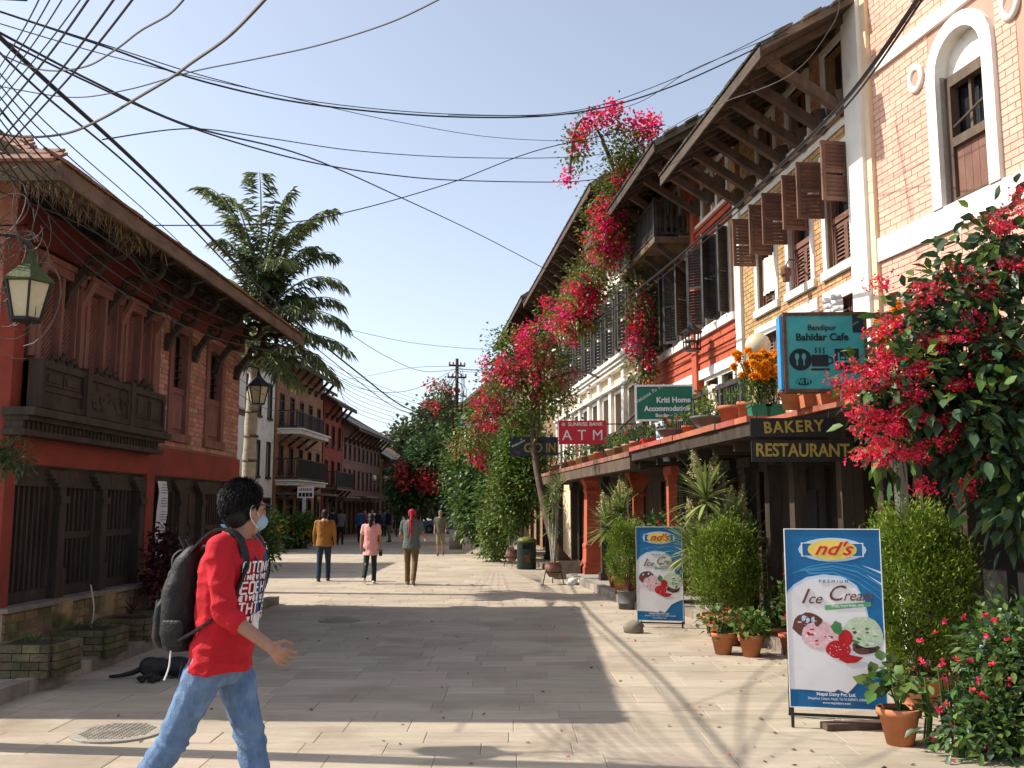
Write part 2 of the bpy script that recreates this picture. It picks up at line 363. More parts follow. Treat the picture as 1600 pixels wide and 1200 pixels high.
# raised walk on the right, stepping back towards the camera
RT = R(-90) + math.atan(.107)
def rframe(d, out=0.):
    """world point on the right-hand building line at distance d, moved out towards the street"""
    return Vector((4.4 - .107*(d-11) - out*.994, d - out*.1065, 0))
walk_r = structure(MB().box(0, 14.2, -1.62, 1., -.02, .13).build('pavement_right', 'concrete', loc=rframe(30.5), rot=(0,0,RT)))
walk_n = structure(MB().box(0, 9., -1.05, 1.2, -.02, .13).build('pavement_near', 'concrete', loc=rframe(16.2), rot=(0,0,RT)))
for root, n, yy in ((walk_r, 14.2, -1.62), (walk_n, 9., -1.05)):
    x = 0
    while x < n-.05:
        w = min(.35 + rnd()*.5, n-x); MB().box(x+.006, x+w-.006, yy-.18, yy-.005, -.02, .12 + rnd()*.04).build('kerb_stone', 'stone', root); x += w
# far hills beyond the end of the street
def hill(name, cx, cy, rx, ry, h, m, seed, z0=-2):
    n = 40; V = []; F = []; rs = np.random.RandomState(seed); ph = rs.rand(6)*6
    for j in range(n+1):
        for i in range(n+1):
            u, v = i/n*2-1, j/n*2-1; r2 = u*u+v*v
            e = max(0, 1-r2)**.8*h*(1 + .12*math.sin(5*u+ph[0]) + .1*math.sin(7*v+ph[1]) + .06*math.sin(13*u+9*v+ph[2])) if r2 < 1 else 0
            V.append((cx+u*rx, cy+v*ry, z0+e))
    for j in range(n):
        for i in range(n): a = j*(n+1)+i; F.append((a, a+1, a+n+2, a+n+1))
    b = MB().add(V, F); return structure(b.build(name, m, smooth=True))
dm('hillgreen', (.085,.10,.055), (.05,.068,.038), scale=.25, bump=1., bscale=.8, rough=.9, dirt=((.16,.14,.09),.12,.5,.7))
hill('hill', -20, 300, 60, 60, 20, 'hillgreen', 3)
hill('hill', 40, 330, 62, 80, 82, 'hillgreen', 5)

# ================================================================== BUILDING HELPERS (front faces local -y, x runs to the right seen from the street)
def facade(root, W, z0, z1, holes, m, t=.22, name='wall', x0=0., y=0.):
    xs = sorted({x0, W} | {a for h in holes for a in h[:2]}); zs = sorted({z0, z1} | {a for h in holes for a in h[2:4]})
    b = MB()
    inh = lambda x, z: any(h[0] < x < h[1] and h[2] < z < h[3] for h in holes)
    for i in range(len(xs)-1):
        for j in range(len(zs)-1):
            if not inh((xs[i]+xs[i+1])/2, (zs[j]+zs[j+1])/2): b.quad((xs[i],y,zs[j]),(xs[i+1],y,zs[j]),(xs[i+1],y,zs[j+1]),(xs[i],y,zs[j+1]))
    for a, c, e, f, *_ in holes:
        b.quad((a,y,e),(a,y+t,e),(a,y+t,f),(a,y,f)); b.quad((c,y,f),(c,y+t,f),(c,y+t,e),(c,y,e))
        b.quad((a,y,e),(c,y,e),(c,y+t,e),(a,y+t,e)); b.quad((a,y+t,f),(c,y+t,f),(c,y,f),(a,y,f))
    return b.build(name, m, root)
def shell(root, W, D, z1, m, ridge=None, x0=0., y0=.22, name='side_walls', zb=-.05):
    """sides, back and dark inside of a house"""
    b = MB(); zr = ridge if ridge else z1
    for x in (x0, W): b.add([(x,y0-.22,zb),(x,D,zb),(x,D,z1),(x,D/2,zr),(x,y0-.22,z1)], [(0,1,2,3,4)])
    b.quad((x0,D,zb),(W,D,zb),(W,D,z1),(x0,D,z1)); b.build(name, m, root)
    MB().quad((x0+.01,y0+.75,zb),(W-.01,y0+.75,zb),(W-.01,y0+.75,z1),(x0+.01,y0+.75,z1)).build('room_shade_sheet', 'dark', root)  # near-black colour paints the shade of the unlit rooms
def bricks(root, W, z0, z1, holes, m, x0=0., bw=.21, bh=.072, out=.012, limit=300, y=0., gap=.011, parent=None, near='hi'):
    """brick courses over a wall; the first `limit` single bricks, the rest joined"""
    par = parent or root; unitb = MB().box(-.5,.5,-.5,.5,-.5,.5); bm = unitb.mesh('brick', m); todo = []
    z = z0; k = 0
    while z + bh*.5 < z1:
        h = min(bh, z1-z); x = x0 - (bw/2 if k % 2 else 0)
        cuts = sorted((a, c) for a, c, e, f, *_ in holes if e < z+h*.6 and f > z+h*.4)
        while x < W:
            a, c = max(x, x0), min(x+bw, W)
            for p, q in cuts:
                if p <= a and q >= c: a = c
                elif p <= a < q: a = q
                elif p < c <= q: c = p
            if c-a > .03: todo.append(((a+c)/2, z+h/2, c-a-gap, h-gap))
            x += bw
        z += bh; k += 1
    todo.sort(key=lambda q: q[0], reverse=(near == 'hi')); joined = MB()
    for i, (x, zc, w, h) in enumerate(todo):
        o = out*(1 + (rnd()-.5)*.5)
        if i < limit: link('brick', bm, par, (x, y-o/2+.004, zc), sc=(w, o+.008, h))
        else: joined.box(x-w/2, x+w/2, y-o, y+.004, zc-h/2, zc+h/2)
    if joined.v: jo = joined.build('brickwork', m, par); jo['kind'] = 'stuff'
def window(root, x0, x1, z0, z1, fm, fw=.09, out=.03, dep=.16, mull=1, bars=0, gm='glass', name='window', y=0., arch=False):
    b = MB(); yo = y-out; yi = y+.05
    b.box(x0, x0+fw, yo, yi, z0, z1); b.box(x1-fw, x1, yo, yi, z0, z1); b.box(x0+fw, x1-fw, yo, yi, z1-fw, z1); b.box(x0-.03, x1+.03, yo-.05, yi, z0-.05, z0+fw*.8)
    o = b.build(name, fm, root); g = MB(); g.box(x0+fw*.5, x1-fw*.5, y+dep, y+dep+.02, z0, z1); g.build('pane', gm, o)
    if mull or bars:
        k = MB()
        for i in range(mull): xm = x0 + (x1-x0)*(i+1)/(mull+1); k.box(xm-.022, xm+.022, y+dep-.05, y+dep-.002, z0+fw*.8, z1-fw)
        for i in range(bars): zm = z0 + (z1-z0)*(i+1)/(bars+1); k.box(x0+fw, x1-fw, y+dep-.044, y+dep-.004, zm-.015, zm+.015)
        k.build('mullion', 'black_wood' if fm != 'rose' else 'rose', o)
    return o
def shutter_mesh(w, h, m, slat_h=.055, panels=2, single=None):
    """louvred leaf in local x 0..w, z 0..h, thickness about y"""
    b = MB(); t = .018; s = .05
    b.box(0, s, -t, t, 0, h); b.box(w-s, w, -t, t, 0, h)
    zs = [h*i/panels for i in range(panels+1)]
    for i, z in enumerate(zs): a = max(0, z-s/2); c = min(h, a+s); a = c-s; b.box(s, w-s, -t+.002, t-.002, a, c)
    slats = []
    for i in range(panels):
        z = zs[i] + s*.75
        while z < zs[i+1] - s*.9: slats.append(z); z += slat_h
    T = lambda z: Matrix.Translation((w/2, 0, z)) @ Matrix.Rotation(R(-32), 4, 'X')
    if single is None:
        for z in slats: b.box(-w/2+s, w/2-s, -.004, .004, -slat_h*.46, slat_h*.46, T(z))
    return b, slats, T
slat_cache = {}
def shutter(root, x, y, z, w, h, ang, m='black_wood', single=False, panels=2, slat_h=.055):
    """ang: opening angle of the leaf about its hinge, 0 = flat in the wall plane to the right"""
    b, slats, T = shutter_mesh(w, h, m, slat_h, panels, single=1 if single else None)
    o = b.build('shutter', m, root, loc=(x, y, z), rot=(0, 0, ang))
    if single:
        key = (w, slat_h, m)
        if key not in slat_cache: slat_cache[key] = MB().box(-w/2+.05, w/2-.05, -.004, .004, -slat_h*.46, slat_h*.46).mesh('slat', m)
        for zz in slats: link('slat', slat_cache[key], o, (w/2, 0, zz), (R(-32), 0, 0))
    return o
def gable_roof(root, x0, x1, D, out, ze, pitch, m='slate', th=.09, hip=0., tiles=True, rafter=.55, back=.4, soffit='eave_dark', single_tiles=0):
    """front eave at y=-out, ridge at D/2; hip > 0 slopes the x0 end back by that much"""
    t = math.tan(pitch); yr = D/2; zr = ze + (yr+out)*t; yb = D+out*.6; zb = zr - (yb-yr)*t
    A = Vector((x0, -out, ze)); B = Vector((x1, -out, ze)); Cc = Vector((x1, yr, zr)); Dd = Vector((x0 + hip, yr, zr)); E = Vector((x0, yb, zb)); Ff = Vector((x1, yb, zb)); up = Vector((0,0,th))
    b = MB()
    faces = [(A,B,Cc,Dd), (Ff,E,Dd,Cc)] + ([(E,A,Dd)] if hip else [])
    for f in faces: b.add([q+up for q in f], [tuple(range(len(f)))])
    for p, q in ((A,B),(B,Cc),(Cc,Ff),(Ff,E)) + (((E,A),) if hip else ((E,Dd),(Dd,A))): b.add([p, q, q+up, p+up], [(0,1,2,3)])
    ro = b.build('roof', m, root)
    s = MB()
    for f in faces: s.add([q-Vector((0,0,.003)) for q in f], [tuple(range(len(f)))[::-1]])
    s.build('soffit', soffit, ro)
    MB().box(x0, x1, -out-.03, -out+.0, ze-.10, ze+th*.55).build('eave_board', soffit, ro)
    if hip: MB().box(x0-.03, x0, -out-.03, yb, ze-.10, ze+th*.55).build('eave_board', soffit, ro)
    rm = MB().bar((0,-out+.01,ze-.055),(0,.25,ze-.055+(out+.24)*t),.07,.09).mesh('rafter', soffit); x = x0 + .2
    while x < x1-.05: link('rafter', rm, ro, (x, 0, 0)); x += rafter
    if tiles:
        tb = MB(); n = int((x1-x0)/.24); rows = int((yr+out)/math.cos(pitch)/.22)
        for j in range(rows):
            for i in range(n):
                xx = x0 + (x1-x0)*(i + (.5 if j % 2 else 0))/n; s0 = j*.22; yy = -out-.05 + s0*math.cos(pitch); zz = ze + th + (yy+out)*t
                if hip and xx < x0 + (s0*math.cos(pitch))*hip/(yr+out): continue
                Tm = Matrix.Translation((xx, yy, zz)) @ Matrix.Rotation(pitch + .03, 4, 'X'); tb.box(0, .225, 0, .27, .004, .024 + rnd()*.012, Tm)
        to = tb.build('tile_field', m, ro); to['kind'] = 'stuff'
    return ro
def strut(root, x, z0, z1, out, m='wood_grey', w=.1):
    """slanting eave bracket with a stepped foot"""
    b = MB(); b.bar((x,-.02,z0),(x,-out,z1),w,w*1.25); b.bar((x,-.05,z0-.02),(x,-.12,z0+.28),w*1.35,w*1.5); b.box(x-w*.7, x+w*.7, -out-.1, -out+.12, z1-.03, z1+.06)
    return b.build('strut', m, root)

# ================================================================== LEFT HOUSE
LH = thing('newari_house', 'red and brick house with carved dark timber front and deep tiled eave, nearest on left', 'house', L0, Lrot)
LW = 7.45
dm('maroon', (.19,.035,.027), (.13,.026,.02), scale=3, bump=.25, bscale=30)
# plinth of mossy bricks
MB().box(0, LW, -.10, .2, 0, .63).build('plinth', 'mortarL', LH)
pl = [c for c in LH.children if c.name.startswith('plinth')][0]
bricks(LH, LW, .03, .62, [], 'mossbrick', bw=.26, bh=.1, out=.016, y=-.10, parent=pl, near='lo', gap=.014)
for xx in (1.12, 2.18, 3.5): MB().box(xx-.12, xx+.12, -.2, -.105, 0.05, .66).build('buttress', 'mossbrick', LH)
cap_b = MB().box(-.02, LW, -.16, .2, .632, .68).build('plinth_cap', 'stone', LH)
wl_holes = [(4.12,4.94,2.7,4.42), (5.66,6.56,2.7,4.36)]
facade(LH, LW, 2.12, 5.32, wl_holes + [(.22,3.36,2.7,4.3)], 'mortarL', t=.2)
shell(LH, LW, 6, 5.2, 'brickL', ridge=6.6)
bricks(LH, LW-.02, 2.56, 4.48, wl_holes, 'brickL', x0=3.66, bw=.215, bh=.073, out=.012, near='lo')
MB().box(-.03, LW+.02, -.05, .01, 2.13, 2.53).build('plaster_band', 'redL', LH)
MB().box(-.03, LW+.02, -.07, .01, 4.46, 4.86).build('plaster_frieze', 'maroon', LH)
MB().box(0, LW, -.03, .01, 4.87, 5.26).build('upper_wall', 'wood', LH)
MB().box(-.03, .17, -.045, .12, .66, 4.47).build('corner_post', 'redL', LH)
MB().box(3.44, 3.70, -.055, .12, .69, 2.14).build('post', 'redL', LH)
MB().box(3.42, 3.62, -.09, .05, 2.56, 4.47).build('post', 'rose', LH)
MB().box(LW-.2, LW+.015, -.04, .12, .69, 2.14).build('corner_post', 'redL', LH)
# ground floor: dark timber grilles between carved posts
MB().box(.17, LW-.2, .02, .08, 2.0, 2.14).build('lintel', 'wood', LH)
bar_me = MB().box(-.019, .019, -.025, .025, 0, 1.2).mesh('bar', 'wood')
def grille(x0, x1, mid=True):
    b = MB(); b.box(x0, x1, .03, .13, .68, .80); b.box(x0, x0+.07, .02, .12, .8, 2.0); b.box(x1-.07, x1, .02, .12, .8, 2.0); b.box(x0, x1, .03, .12, 1.9, 2.0)
    if mid: b.box(x0+.07, x1-.07, .045, .11, 1.32, 1.40)
    g = b.build('grille', 'wood', LH); n = int((x1-x0-.14)/.105)
    for i in range(n): link('bar', bar_me, g, (x0+.07+(x1-x0-.14)*(i+.5)/n, .08, .76))
for a, c in ((.2,1.08),(1.30,2.12),(2.36,3.42),(3.74,4.66),(5.86,7.0)): grille(a, c, mid=(a != .2))
def carved_post(x, w=.2):
    b = MB(); b.box(x-w/2, x+w/2, -.06, .1, .68, 1.0); b.box(x-w*.4, x+w*.4, -.045, .1, 1.0, 1.72); b.box(x-w*.5, x+w*.5, -.07, .1, 1.72, 1.8); b.box(x-w*.36, x+w*.36, -.04, .1, 1.8, 1.9)
    for s in (-1, 1):    # curved bracket capital
        for i in range(4): b.box(min(x, x+s*(w*.5+.055*(i+1))), max(x, x+s*(w*.5+.055*(i+1))), -.05+i*.002, .09-i*.002, 1.9+.045*i, 1.947+.045*i)
    b.build('carved_post', 'wood', LH)
for xx in (1.19, 2.24, 3.36, 4.78, 5.72, 7.1): carved_post(xx, .2 if xx < 4 else .17)
dr = MB().box(4.9, 5.62, .05, .1, .68, 2.0); 
for i in range(2): dr.box(4.95+i*.34, 5.23+i*.34, .035, .052, .8, 1.3); dr.box(4.95+i*.34, 5.23+i*.34, .035, .052, 1.38, 1.9)
do = dr.build('door', 'wood', LH); MB().tube([(5.29,.03,1.25),(5.29,.0,1.28),(5.29,.0,1.40),(5.29,.03,1.43)], .009, 6).build('handle', 'iron', do)
MB().box(.17, LW-.2, .16, .2, .66, 2.14).build('grille_shade_sheet', 'dark', LH)  # near-black sheet: shade behind the grilles put into colour
# cornice shelf, carved balcony panels and lattice bay
cs = MB(); cs.box(-.1, 3.52, -.34, .0, 2.60, 2.68); cs.box(-.06, 3.48, -.26, .0, 2.55, 2.6)
co = cs.build('cornice', 'wood', LH); den = MB().box(-.026, .026, -.2, -.02, 2.46, 2.55).mesh('dentil', 'wood')
for i in range(38): link('dentil', den, co, (-.02+.092*i, -.0, 0))
b = MB().box(-.08, 3.5, -.24, -.0, 2.40, 2.46); b.build('cornice_fillet', 'wood', co)
def carved_panel(x0, x1, style):
    y = -.25; b = MB().box(x0, x1, y, y+.12, 2.70, 3.2)
    b.box(x0, x1, y-.03, y+.001, 3.12, 3.2); b.box(x0, x1, y-.03, y+.001, 2.70, 2.76); b.box(x0, x0+.06, y-.03, y+.001, 2.76, 3.12); b.box(x1-.06, x1, y-.03, y+.001, 2.76, 3.12)
    if style == 'board': b.box(x0+.06, x1-.06, y-.018, y+.001, 2.88, 2.93)
    w = x1-x0
    if style == 'scroll':
        for i in range(22): q = Vector((x0+.12+rnd()*(w-.24), y, 2.82+rnd()*.26)); b.ell(q, (.03+.03*rnd(), .02, .03+.03*rnd()), 7, 5)
        for i in range(5):
            a0 = rnd()*6; c = Vector((x0+.15+(w-.3)*i/4, y-.008, 2.94)); b.tube([c+Vector((math.cos(a0+.5*k)*(.02+.008*k), 0, math.sin(a0+.5*k)*(.02+.008*k))) for k in range(9)], .012, 5)
    else:
        z0 = 2.93 if style == 'board' else 2.8
        for i in range(2):
            xa = x0+.1+(w-.2)*i/2; xb = xa+(w-.2)/2-.03; b.box(xa, xb, y-.014, y+.001, z0+.02, 3.09); b.box(xa+.04, xb-.04, y-.026, y-.01, z0+.05, 3.06)
    return b.build('carved_panel', 'wood', LH)
for a, c, st in ((.12,1.10,'board'),(1.18,2.28,'scroll'),(2.36,3.40,'panel')): carved_panel(a, c, st)
for xx in (1.14, 2.32): MB().box(xx-.05, xx+.05, -.30, -.1, 2.69, 3.24).build('panel_post', 'wood', LH)
def lattice_mesh(w, h, step=.058):
    b = MB(); n = int((w+h)/step)
    for k in range(n):
        s = k*step
        for sg in (1, -1):
            a0 = max(0, s-h); a1 = min(w, s)
            if a1-a0 < .01: continue
            p = Vector((a0, 0, s-a0)); q = Vector((a1, 0, s-a1))
            if sg < 0: p.x = w-p.x; q.x = w-q.x
            p.y = q.y = .004*sg; b.bar(p, q, .008, .019)
    return b.mesh('lattice', 'rose')
lat = lattice_mesh(.30, .92)
for i in range(3):
    xa = .24 + i*1.06; xb = xa + .98
    b = MB(); fw = .055
    for q in (xa, (xa+xb)/2-.03, xb-fw): b.box(q, q+fw+.005, -.14, .02, 3.2, 4.22)
    b.box(xa, xb, -.16, .02, 4.2, 4.3); b.box(xa-.02, xb+.02, -.19, .0, 4.3, 4.36); b.box(xa, xb, -.13, .0, 3.2, 3.26)
    for q in (xa+.09, xb-.14): b.box(q, q+.03, -.12, .02, 3.26, 4.2)
    fo = b.build('window_frame', 'rose', LH)
    for k, xx in enumerate((xa+.13, xa+.53)):
        lo = link('lattice', lat, fo, (xx, -.05, 3.26)); lo['kind'] = 'stuff'
    MB().box(xa, xb, .1, .13, 3.2, 4.3).build('lattice_shade_sheet', 'dark', fo)  # shade behind the lattice, painted as a near-black sheet
    cr = MB()          # carved crest on the panel below the lattice
    for k in range(14): cr.ell((xa+.2+.6*k/13, -.2, 3.22+.05*math.sin(k*1.3)+.05*math.sin(PI*k/13)), (.035,.03,.04), 6, 5)
    cr.build('carved_crest', 'wood', LH)
    for s in (xa-.03, xb-.0):
        b = MB(); b.bar((s,-.10,3.25),(s,-.10,4.0),.045,.045); b.bar((s,-.10,4.0),(s,-.24,4.28),.06,.05); b.build('carved_bracket', 'rose', LH)
# two tall windows in the brick part
for a, c, e, f in wl_holes:
    b = MB(); b.box(a, a+.15, -.04, .1, e, f); b.box(c-.15, c, -.04, .1, e, f); b.box(a+.15, c-.15, -.04, .1, f-.14, f); b.box(a-.05, c+.05, -.07, .1, e-.06, e+.06); b.box(a+.15, c-.15, -.0, .1, e+.66, e+.75)
    w = b.build('window', 'rose', LH)
    pn = MB().box(a+.15, c-.15, .02, .05, e+.06, e+.66); pn.box(a+.21, c-.21, .0, .03, e+.14, e+.58); pn.build('lower_panel', 'rose', w)
    for k in range(4): MB().box(a+.15, c-.15, .05, .065, e+.9+.11*k, e+.912+.11*k).build('bar', 'iron', w)
    MB().box(a+.1, c-.1, .13, .15, e+.6, f).build('pane', 'dark', w)  # not glass: darkness of the open upper part painted on a sheet
# eave, curled struts, roof hipped towards the camera
LR = gable_roof(LH, -1.24, LW+.28, 6, 1.05, 4.72, R(30), 'terra_tile', hip=4.0, rafter=.62, tiles=True, soffit='wood_eave')
def curl_strut(x):
    b = MB()
    for cy, cz, r, w in ((-.62,4.60,.125,.04),(-.36,4.40,.10,.036)):      # open scrolls
        b.tube([(x+.012*math.sin(a), cy+r*math.cos(a), cz+r*math.sin(a)) for a in [2*PI*k/16 for k in range(17)]], w, 7)
        b.tube([(x, cy+(r*.75-.02*k)*math.cos(-.5+.6*k), cz+(r*.75-.02*k)*math.sin(-.5+.6*k)) for k in range(5)], w*.6, 6)
    b.bar((x,-.03,3.92),(x,-.10,4.16),.10,.10); b.bar((x,-.08,4.10),(x,-.26,4.34),.085,.09); b.bar((x,-.48,4.48),(x,-.52,4.54),.08,.09); b.bar((x,-.72,4.68),(x,-.98,4.76),.09,.08)
    return b.build('curled_strut', 'wood', LH)
for xx in (.95, 1.95, 2.95, 3.95, 5.05, 6.1, 7.1): curl_strut(xx)
# single tiles on the hip that faces the camera
tile = MB().box(0, .25, 0, .3, 0, .028).mesh('roof_tile', 'terra_tile')
tp = R(30.2)
for j in range(6):
    for i in range(12):
        yy = -1.0 + .26*i + (.13 if j % 2 else 0); xx = -1.28 + j*.2
        if yy > -1.05 + (xx+1.24)*1.0: link('roof_tile', tile, LR, (xx, yy+.25, 4.82 + (xx+1.24)*math.tan(tp)), (0, 0, -PI/2), (1,1,1)).rotation_euler = Matrix(((0,math.cos(tp),-math.sin(tp)),(-1,0,0),(0,math.sin(tp),math.cos(tp)))).to_euler()
# dusty straw and bits of thatch hanging from the near corner of the eave
n = 900; tt = np.random.random(n); hipside = np.random.random(n) < .45
C = np.where(hipside[:,None], np.stack([np.full(n,-1.24)+.12*np.random.random(n), -1.05+2.2*tt, np.full(n,4.70)], 1), np.stack([-1.24+2.6*tt**1.6, np.full(n,-1.03)+.3*np.random.random(n), np.full(n,4.66)+.05*np.random.random(n)], 1))
dm('straw', (.30,.22,.13), (.17,.12,.075), isl=.35, rough=.9)
so_ = leaves('straw_fringe', C, np.random.normal(size=(n,3))*[.5,.5,.3]+[0,0,-1], .06+.16*np.random.random(n)**2, .012, 'straw', LR, .1); so_['kind'] = 'stuff'
# paper notice hung on the grille
nt = thing('paper_notice', 'long white paper notice hanging on the timber grille of left house', 'notice', L0, Lrot)
nb = MB(); zz = [.98, 1.1, 1.3, 1.6, 1.9, 2.05]
for i in range(5): nb.quad((3.92,-.02-.02*math.sin(i*2),zz[i]),(4.24,-.03-.02*math.sin(i*2+1),zz[i]),(4.24,-.03-.02*math.sin(i*2+3),zz[i+1]),(3.92,-.02-.02*math.sin(i*2+2),zz[i+1]))
dm('paper', (.74,.74,.76), (.66,.66,.69), scale=3); nb.build('sheet', 'paper', nt)
dm('ink', (.10,.10,.12), (.06,.06,.07))
ln = MB()
for i in range(22):
    z = 2.0 - i*.038
    if i % 5 == 4: continue
    x = 3.97 + (.03 if i % 5 == 0 else 0)
    while x < 4.18: w = .015+.03*rnd(); ln.box(x, x+w, -.054, -.0535, z-.006, z+.006); x += w+.012
ln.build('lettering', 'ink', nt)
# mossy brick planters in front
dm('moss', (.075,.095,.025), (.04,.055,.018), scale=8, bump=.6)
PLN = []
for i, (px0, px1, py, ht, lb) in enumerate(((0,87,1060,.30,'largest mossy brick planter, nearest the camera by the left house'),(92,168,1028,.28,'mossy brick planter, second from camera along the left house'),(163,230,1004,.27,'mossy brick planter holding a purple leaved plant beside left house'),(218,276,986,.26,'farthest mossy brick planter, under the dark red shrub by left house'))):
    g = G((px0+px1)/2, py, .115); t = thing('brick_planter', lb, 'planter', (g.x-.05, g.y+.27, .115), Lrot-PI/2, 'brick planters along the left house')
    w, dp = .52, .5; core = MB().box(-w/2, w/2, -dp/2, dp/2, 0, ht-.02).build('core', 'soil', t)
    bm_ = MB().box(-.5,.5,-.5,.5,-.5,.5).mesh('brick', 'mossbrick_dark')
    for k in range(4):
        hh = ht/4; off = (k % 2)*.09
        for sgn in (-1, 1):
            x = -w/2
            while x < w/2-.01:
                ww = min(.17 + (off if x == -w/2 else 0), w/2-x); link('brick', bm_, t, (x+ww/2, sgn*(dp/2+.02), hh*(k+.5)), (0,0,(rnd()-.5)*.03), (ww-.008, .06, hh-.008))
                link('brick', bm_, t, (sgn*(w/2+.02), x*dp/w+ww*dp/w/2, hh*(k+.5)), (0,0,(rnd()-.5)*.03), (.06, ww*dp/w-.008, hh-.008)); x += ww
    PLN.append((t, Vector((g.x-.05, g.y+.27, .115+ht))))

# ================================================================== RIGHT ROW
# ---- ochre brick house
BH = thing('brick_house', 'ochre brick house with white window surrounds and brown louvred shutters swung open', 'house', rframe(15.75), RT)
BW = 4.37
mid = [(.68,1.42,4.8,6.3), (1.97,2.74,4.8,6.3), (3.25,4.03,4.8,6.3)]
top = [(.86,1.52,6.85,7.75), (2.1,2.8,6.85,7.75), (3.38,4.1,6.85,7.75)]
low = [(.62,1.46,2.95,4.36), (1.92,2.8,2.95,4.36), (3.2,4.08,2.95,4.36)]
bh_holes = mid + top + low
facade(BH, BW, -.05, 8.1, bh_holes, 'mortarR', t=.2)
shell(BH, BW, 7, 8.0, 'brickR', ridge=9.8)
surround = [(a-.1, c+.1, e-.12, f+.12) for a, c, e, f in bh_holes]
bricks(BH, BW-.3, 2.7, 7.98, surround, 'brickR', bw=.215, bh=.073, out=.012)
MB().box(BW-.3, BW+.12, -.09, .1, -.05, 8.05).build('pilaster', 'white', BH)
MB().box(-.28, -.005, -.07, .1, -.05, 7.0).build('pilaster', 'white', BH)
MB().box(-.0, BW-.3, -.03, .0, 6.58, 6.68).build('string_course', 'white', BH)
def trim(root, a, c, e, f, m='white', w=.1, out=.035, sill=True, lint=0.):
    b = MB(); b.box(a-w, a, -out, .04, e, f); b.box(c, c+w, -out, .04, e, f); b.box(a-w, c+w, -out-.004, .04, f, f+w+lint)
    b.box(a-w-(.03 if sill else 0), c+w+(.03 if sill else 0), -out-.03, .04, e-w, e); return b.build('window_surround', m, root)
dm('curtain', (.74,.70,.60), (.62,.58,.49), scale=3, rough=.9)
for i, (a, c, e, f) in enumerate(mid):
    s = trim(BH, a, c, e, f, w=.11); MB().box(a, c, .17, .19, e, f).build('pane', 'glass', s)
    b = MB(); b.box(a, a+.04, .05, .12, e, f); b.box(c-.04, c, .05, .12, e, f); b.box(a+.04, c-.04, .05, .12, 5.42, 5.5); b.box(a+.04, c-.04, .05, .12, f-.05, f); b.build('window_frame', 'shutter', s)
    hw = (c-a)/2
    shutter(BH, a+.02, -.05, 5.52, .36, .78, R(-93), 'shutter', True)
    shutter(BH, c-.02, -.05, 5.52, .36, .78, R(-86), 'shutter', True)
    if i == 0:
        cb = MB(); n = 10
        for k in range(n): x0 = a+.1+(c-a-.2)*k/n; x1 = a+.1+(c-a-.2)*(k+1)/n; y0 = .03+.02*math.sin(k*1.9); y1 = .03+.02*math.sin((k+1)*1.9); cb.quad((x0,y0,5.02),(x1,y1,5.02),(x1,y1,5.6),(x0,y0,5.6))
        cb.build('curtain', 'curtain', BH)
        shutter(BH, a+.04, .10, e, hw-.04, .22, 0, 'shutter', False, panels=1); shutter(BH, a+hw, .10, e, hw-.04, .22, 0, 'shutter', False, panels=1)
    else:
        shutter(BH, a+.04, .085, e, hw-.04, .6, 0, 'shutter', True, panels=1); shutter(BH, a+hw, .085, e, hw-.04, .6, 0, 'shutter', True, panels=1)
for a, c, e, f in top:
    s = trim(BH, a, c, e, f, w=.09); MB().box(a, c, .15, .17, e, f).build('pane', 'glass', s)
    MB().box((a+c)/2-.03, (a+c)/2+.03, .07, .13, e, f).build('mullion', 'shutter', s)
for a, c, e, f in low:
    s = trim(BH, a, c, e, f, w=.11, lint=.06); MB().box(a, c, .19, .2, e, f).build('pane', 'glass', s)
    hw = (c-a)/2
    for k in range(2): shutter(BH, a+.02+hw*k, .1, e, hw-.03, f-e, 0, 'shutter')
BR = gable_roof(BH, -.28, BW+.1, 7, 1.3, 7.25, R(30), 'slate', rafter=.42)
for xx in (.1, .75, 1.4, 2.05, 2.7, 3.35, 3.98): strut(BH, xx, 6.72, 7.34, 1.02)
# rusty wall lamp and bracket on the brick house
wl = thing('wall_lamp', 'small rusty wall lamp on iron bracket on the ochre brick house', 'lamp', rframe(13.2, .02)+Vector((0,0,4.98)), RT)
b = MB(); b.tube([(0,0,.12),(0,-.25,.16),(0,-.3,.06)], .012, 6); b.tube([(.08,0,-.1),(.05,-.2,.15)], .01, 5); b.build('bracket', 'rust', wl)
MB().lathe([(.02,.06),(.07,.02),(.075,-.06),(.05,-.1),(.05,-.16)], 10, (0,-.3,0)).build('lamp_shade', 'rust', wl)
# ---- pink house
PT = R(-90) + math.atan(.2); Pn = Vector((4.36+.03, 11.28, 0))
PK = thing('pink_house', 'pink painted brick house with white arched window at right edge', 'house', Pn, PT)
PW = 4.2
ph = [(1.36,2.10,4.86,6.55)]
arch_c = (1.73, 6.30); 
facade(PK, PW, -.05, 9.6, [(1.36,2.10,4.86,6.70),(.35,1.2,.13,2.3),(1.5,2.5,.13,2.3),(2.8,3.9,.13,2.3)], 'mortarP', t=.25)
shell(PK, PW, 7, 9.6, 'brickP', ridge=11)
bricks(PK, PW, 2.75, 9.55, [(1.20,2.26,4.6,7.05),(0,PW,4.58,4.86),(0,PW,6.9,7.06),(2.55,3.7,4.7,7)], 'brickP', bw=.225, bh=.076, out=.007, gap=.009)
MB().box(0, PW, -.045, .0, 4.58, 4.86).build('string_course', 'white', PK)
MB().box(0, PW, -.045, .0, 6.9, 7.06).build('string_course', 'white', PK)
MB().box(-.02, .1, -.06, .0, -.05, 9.6).build('corner_strip', 'cream', PK)
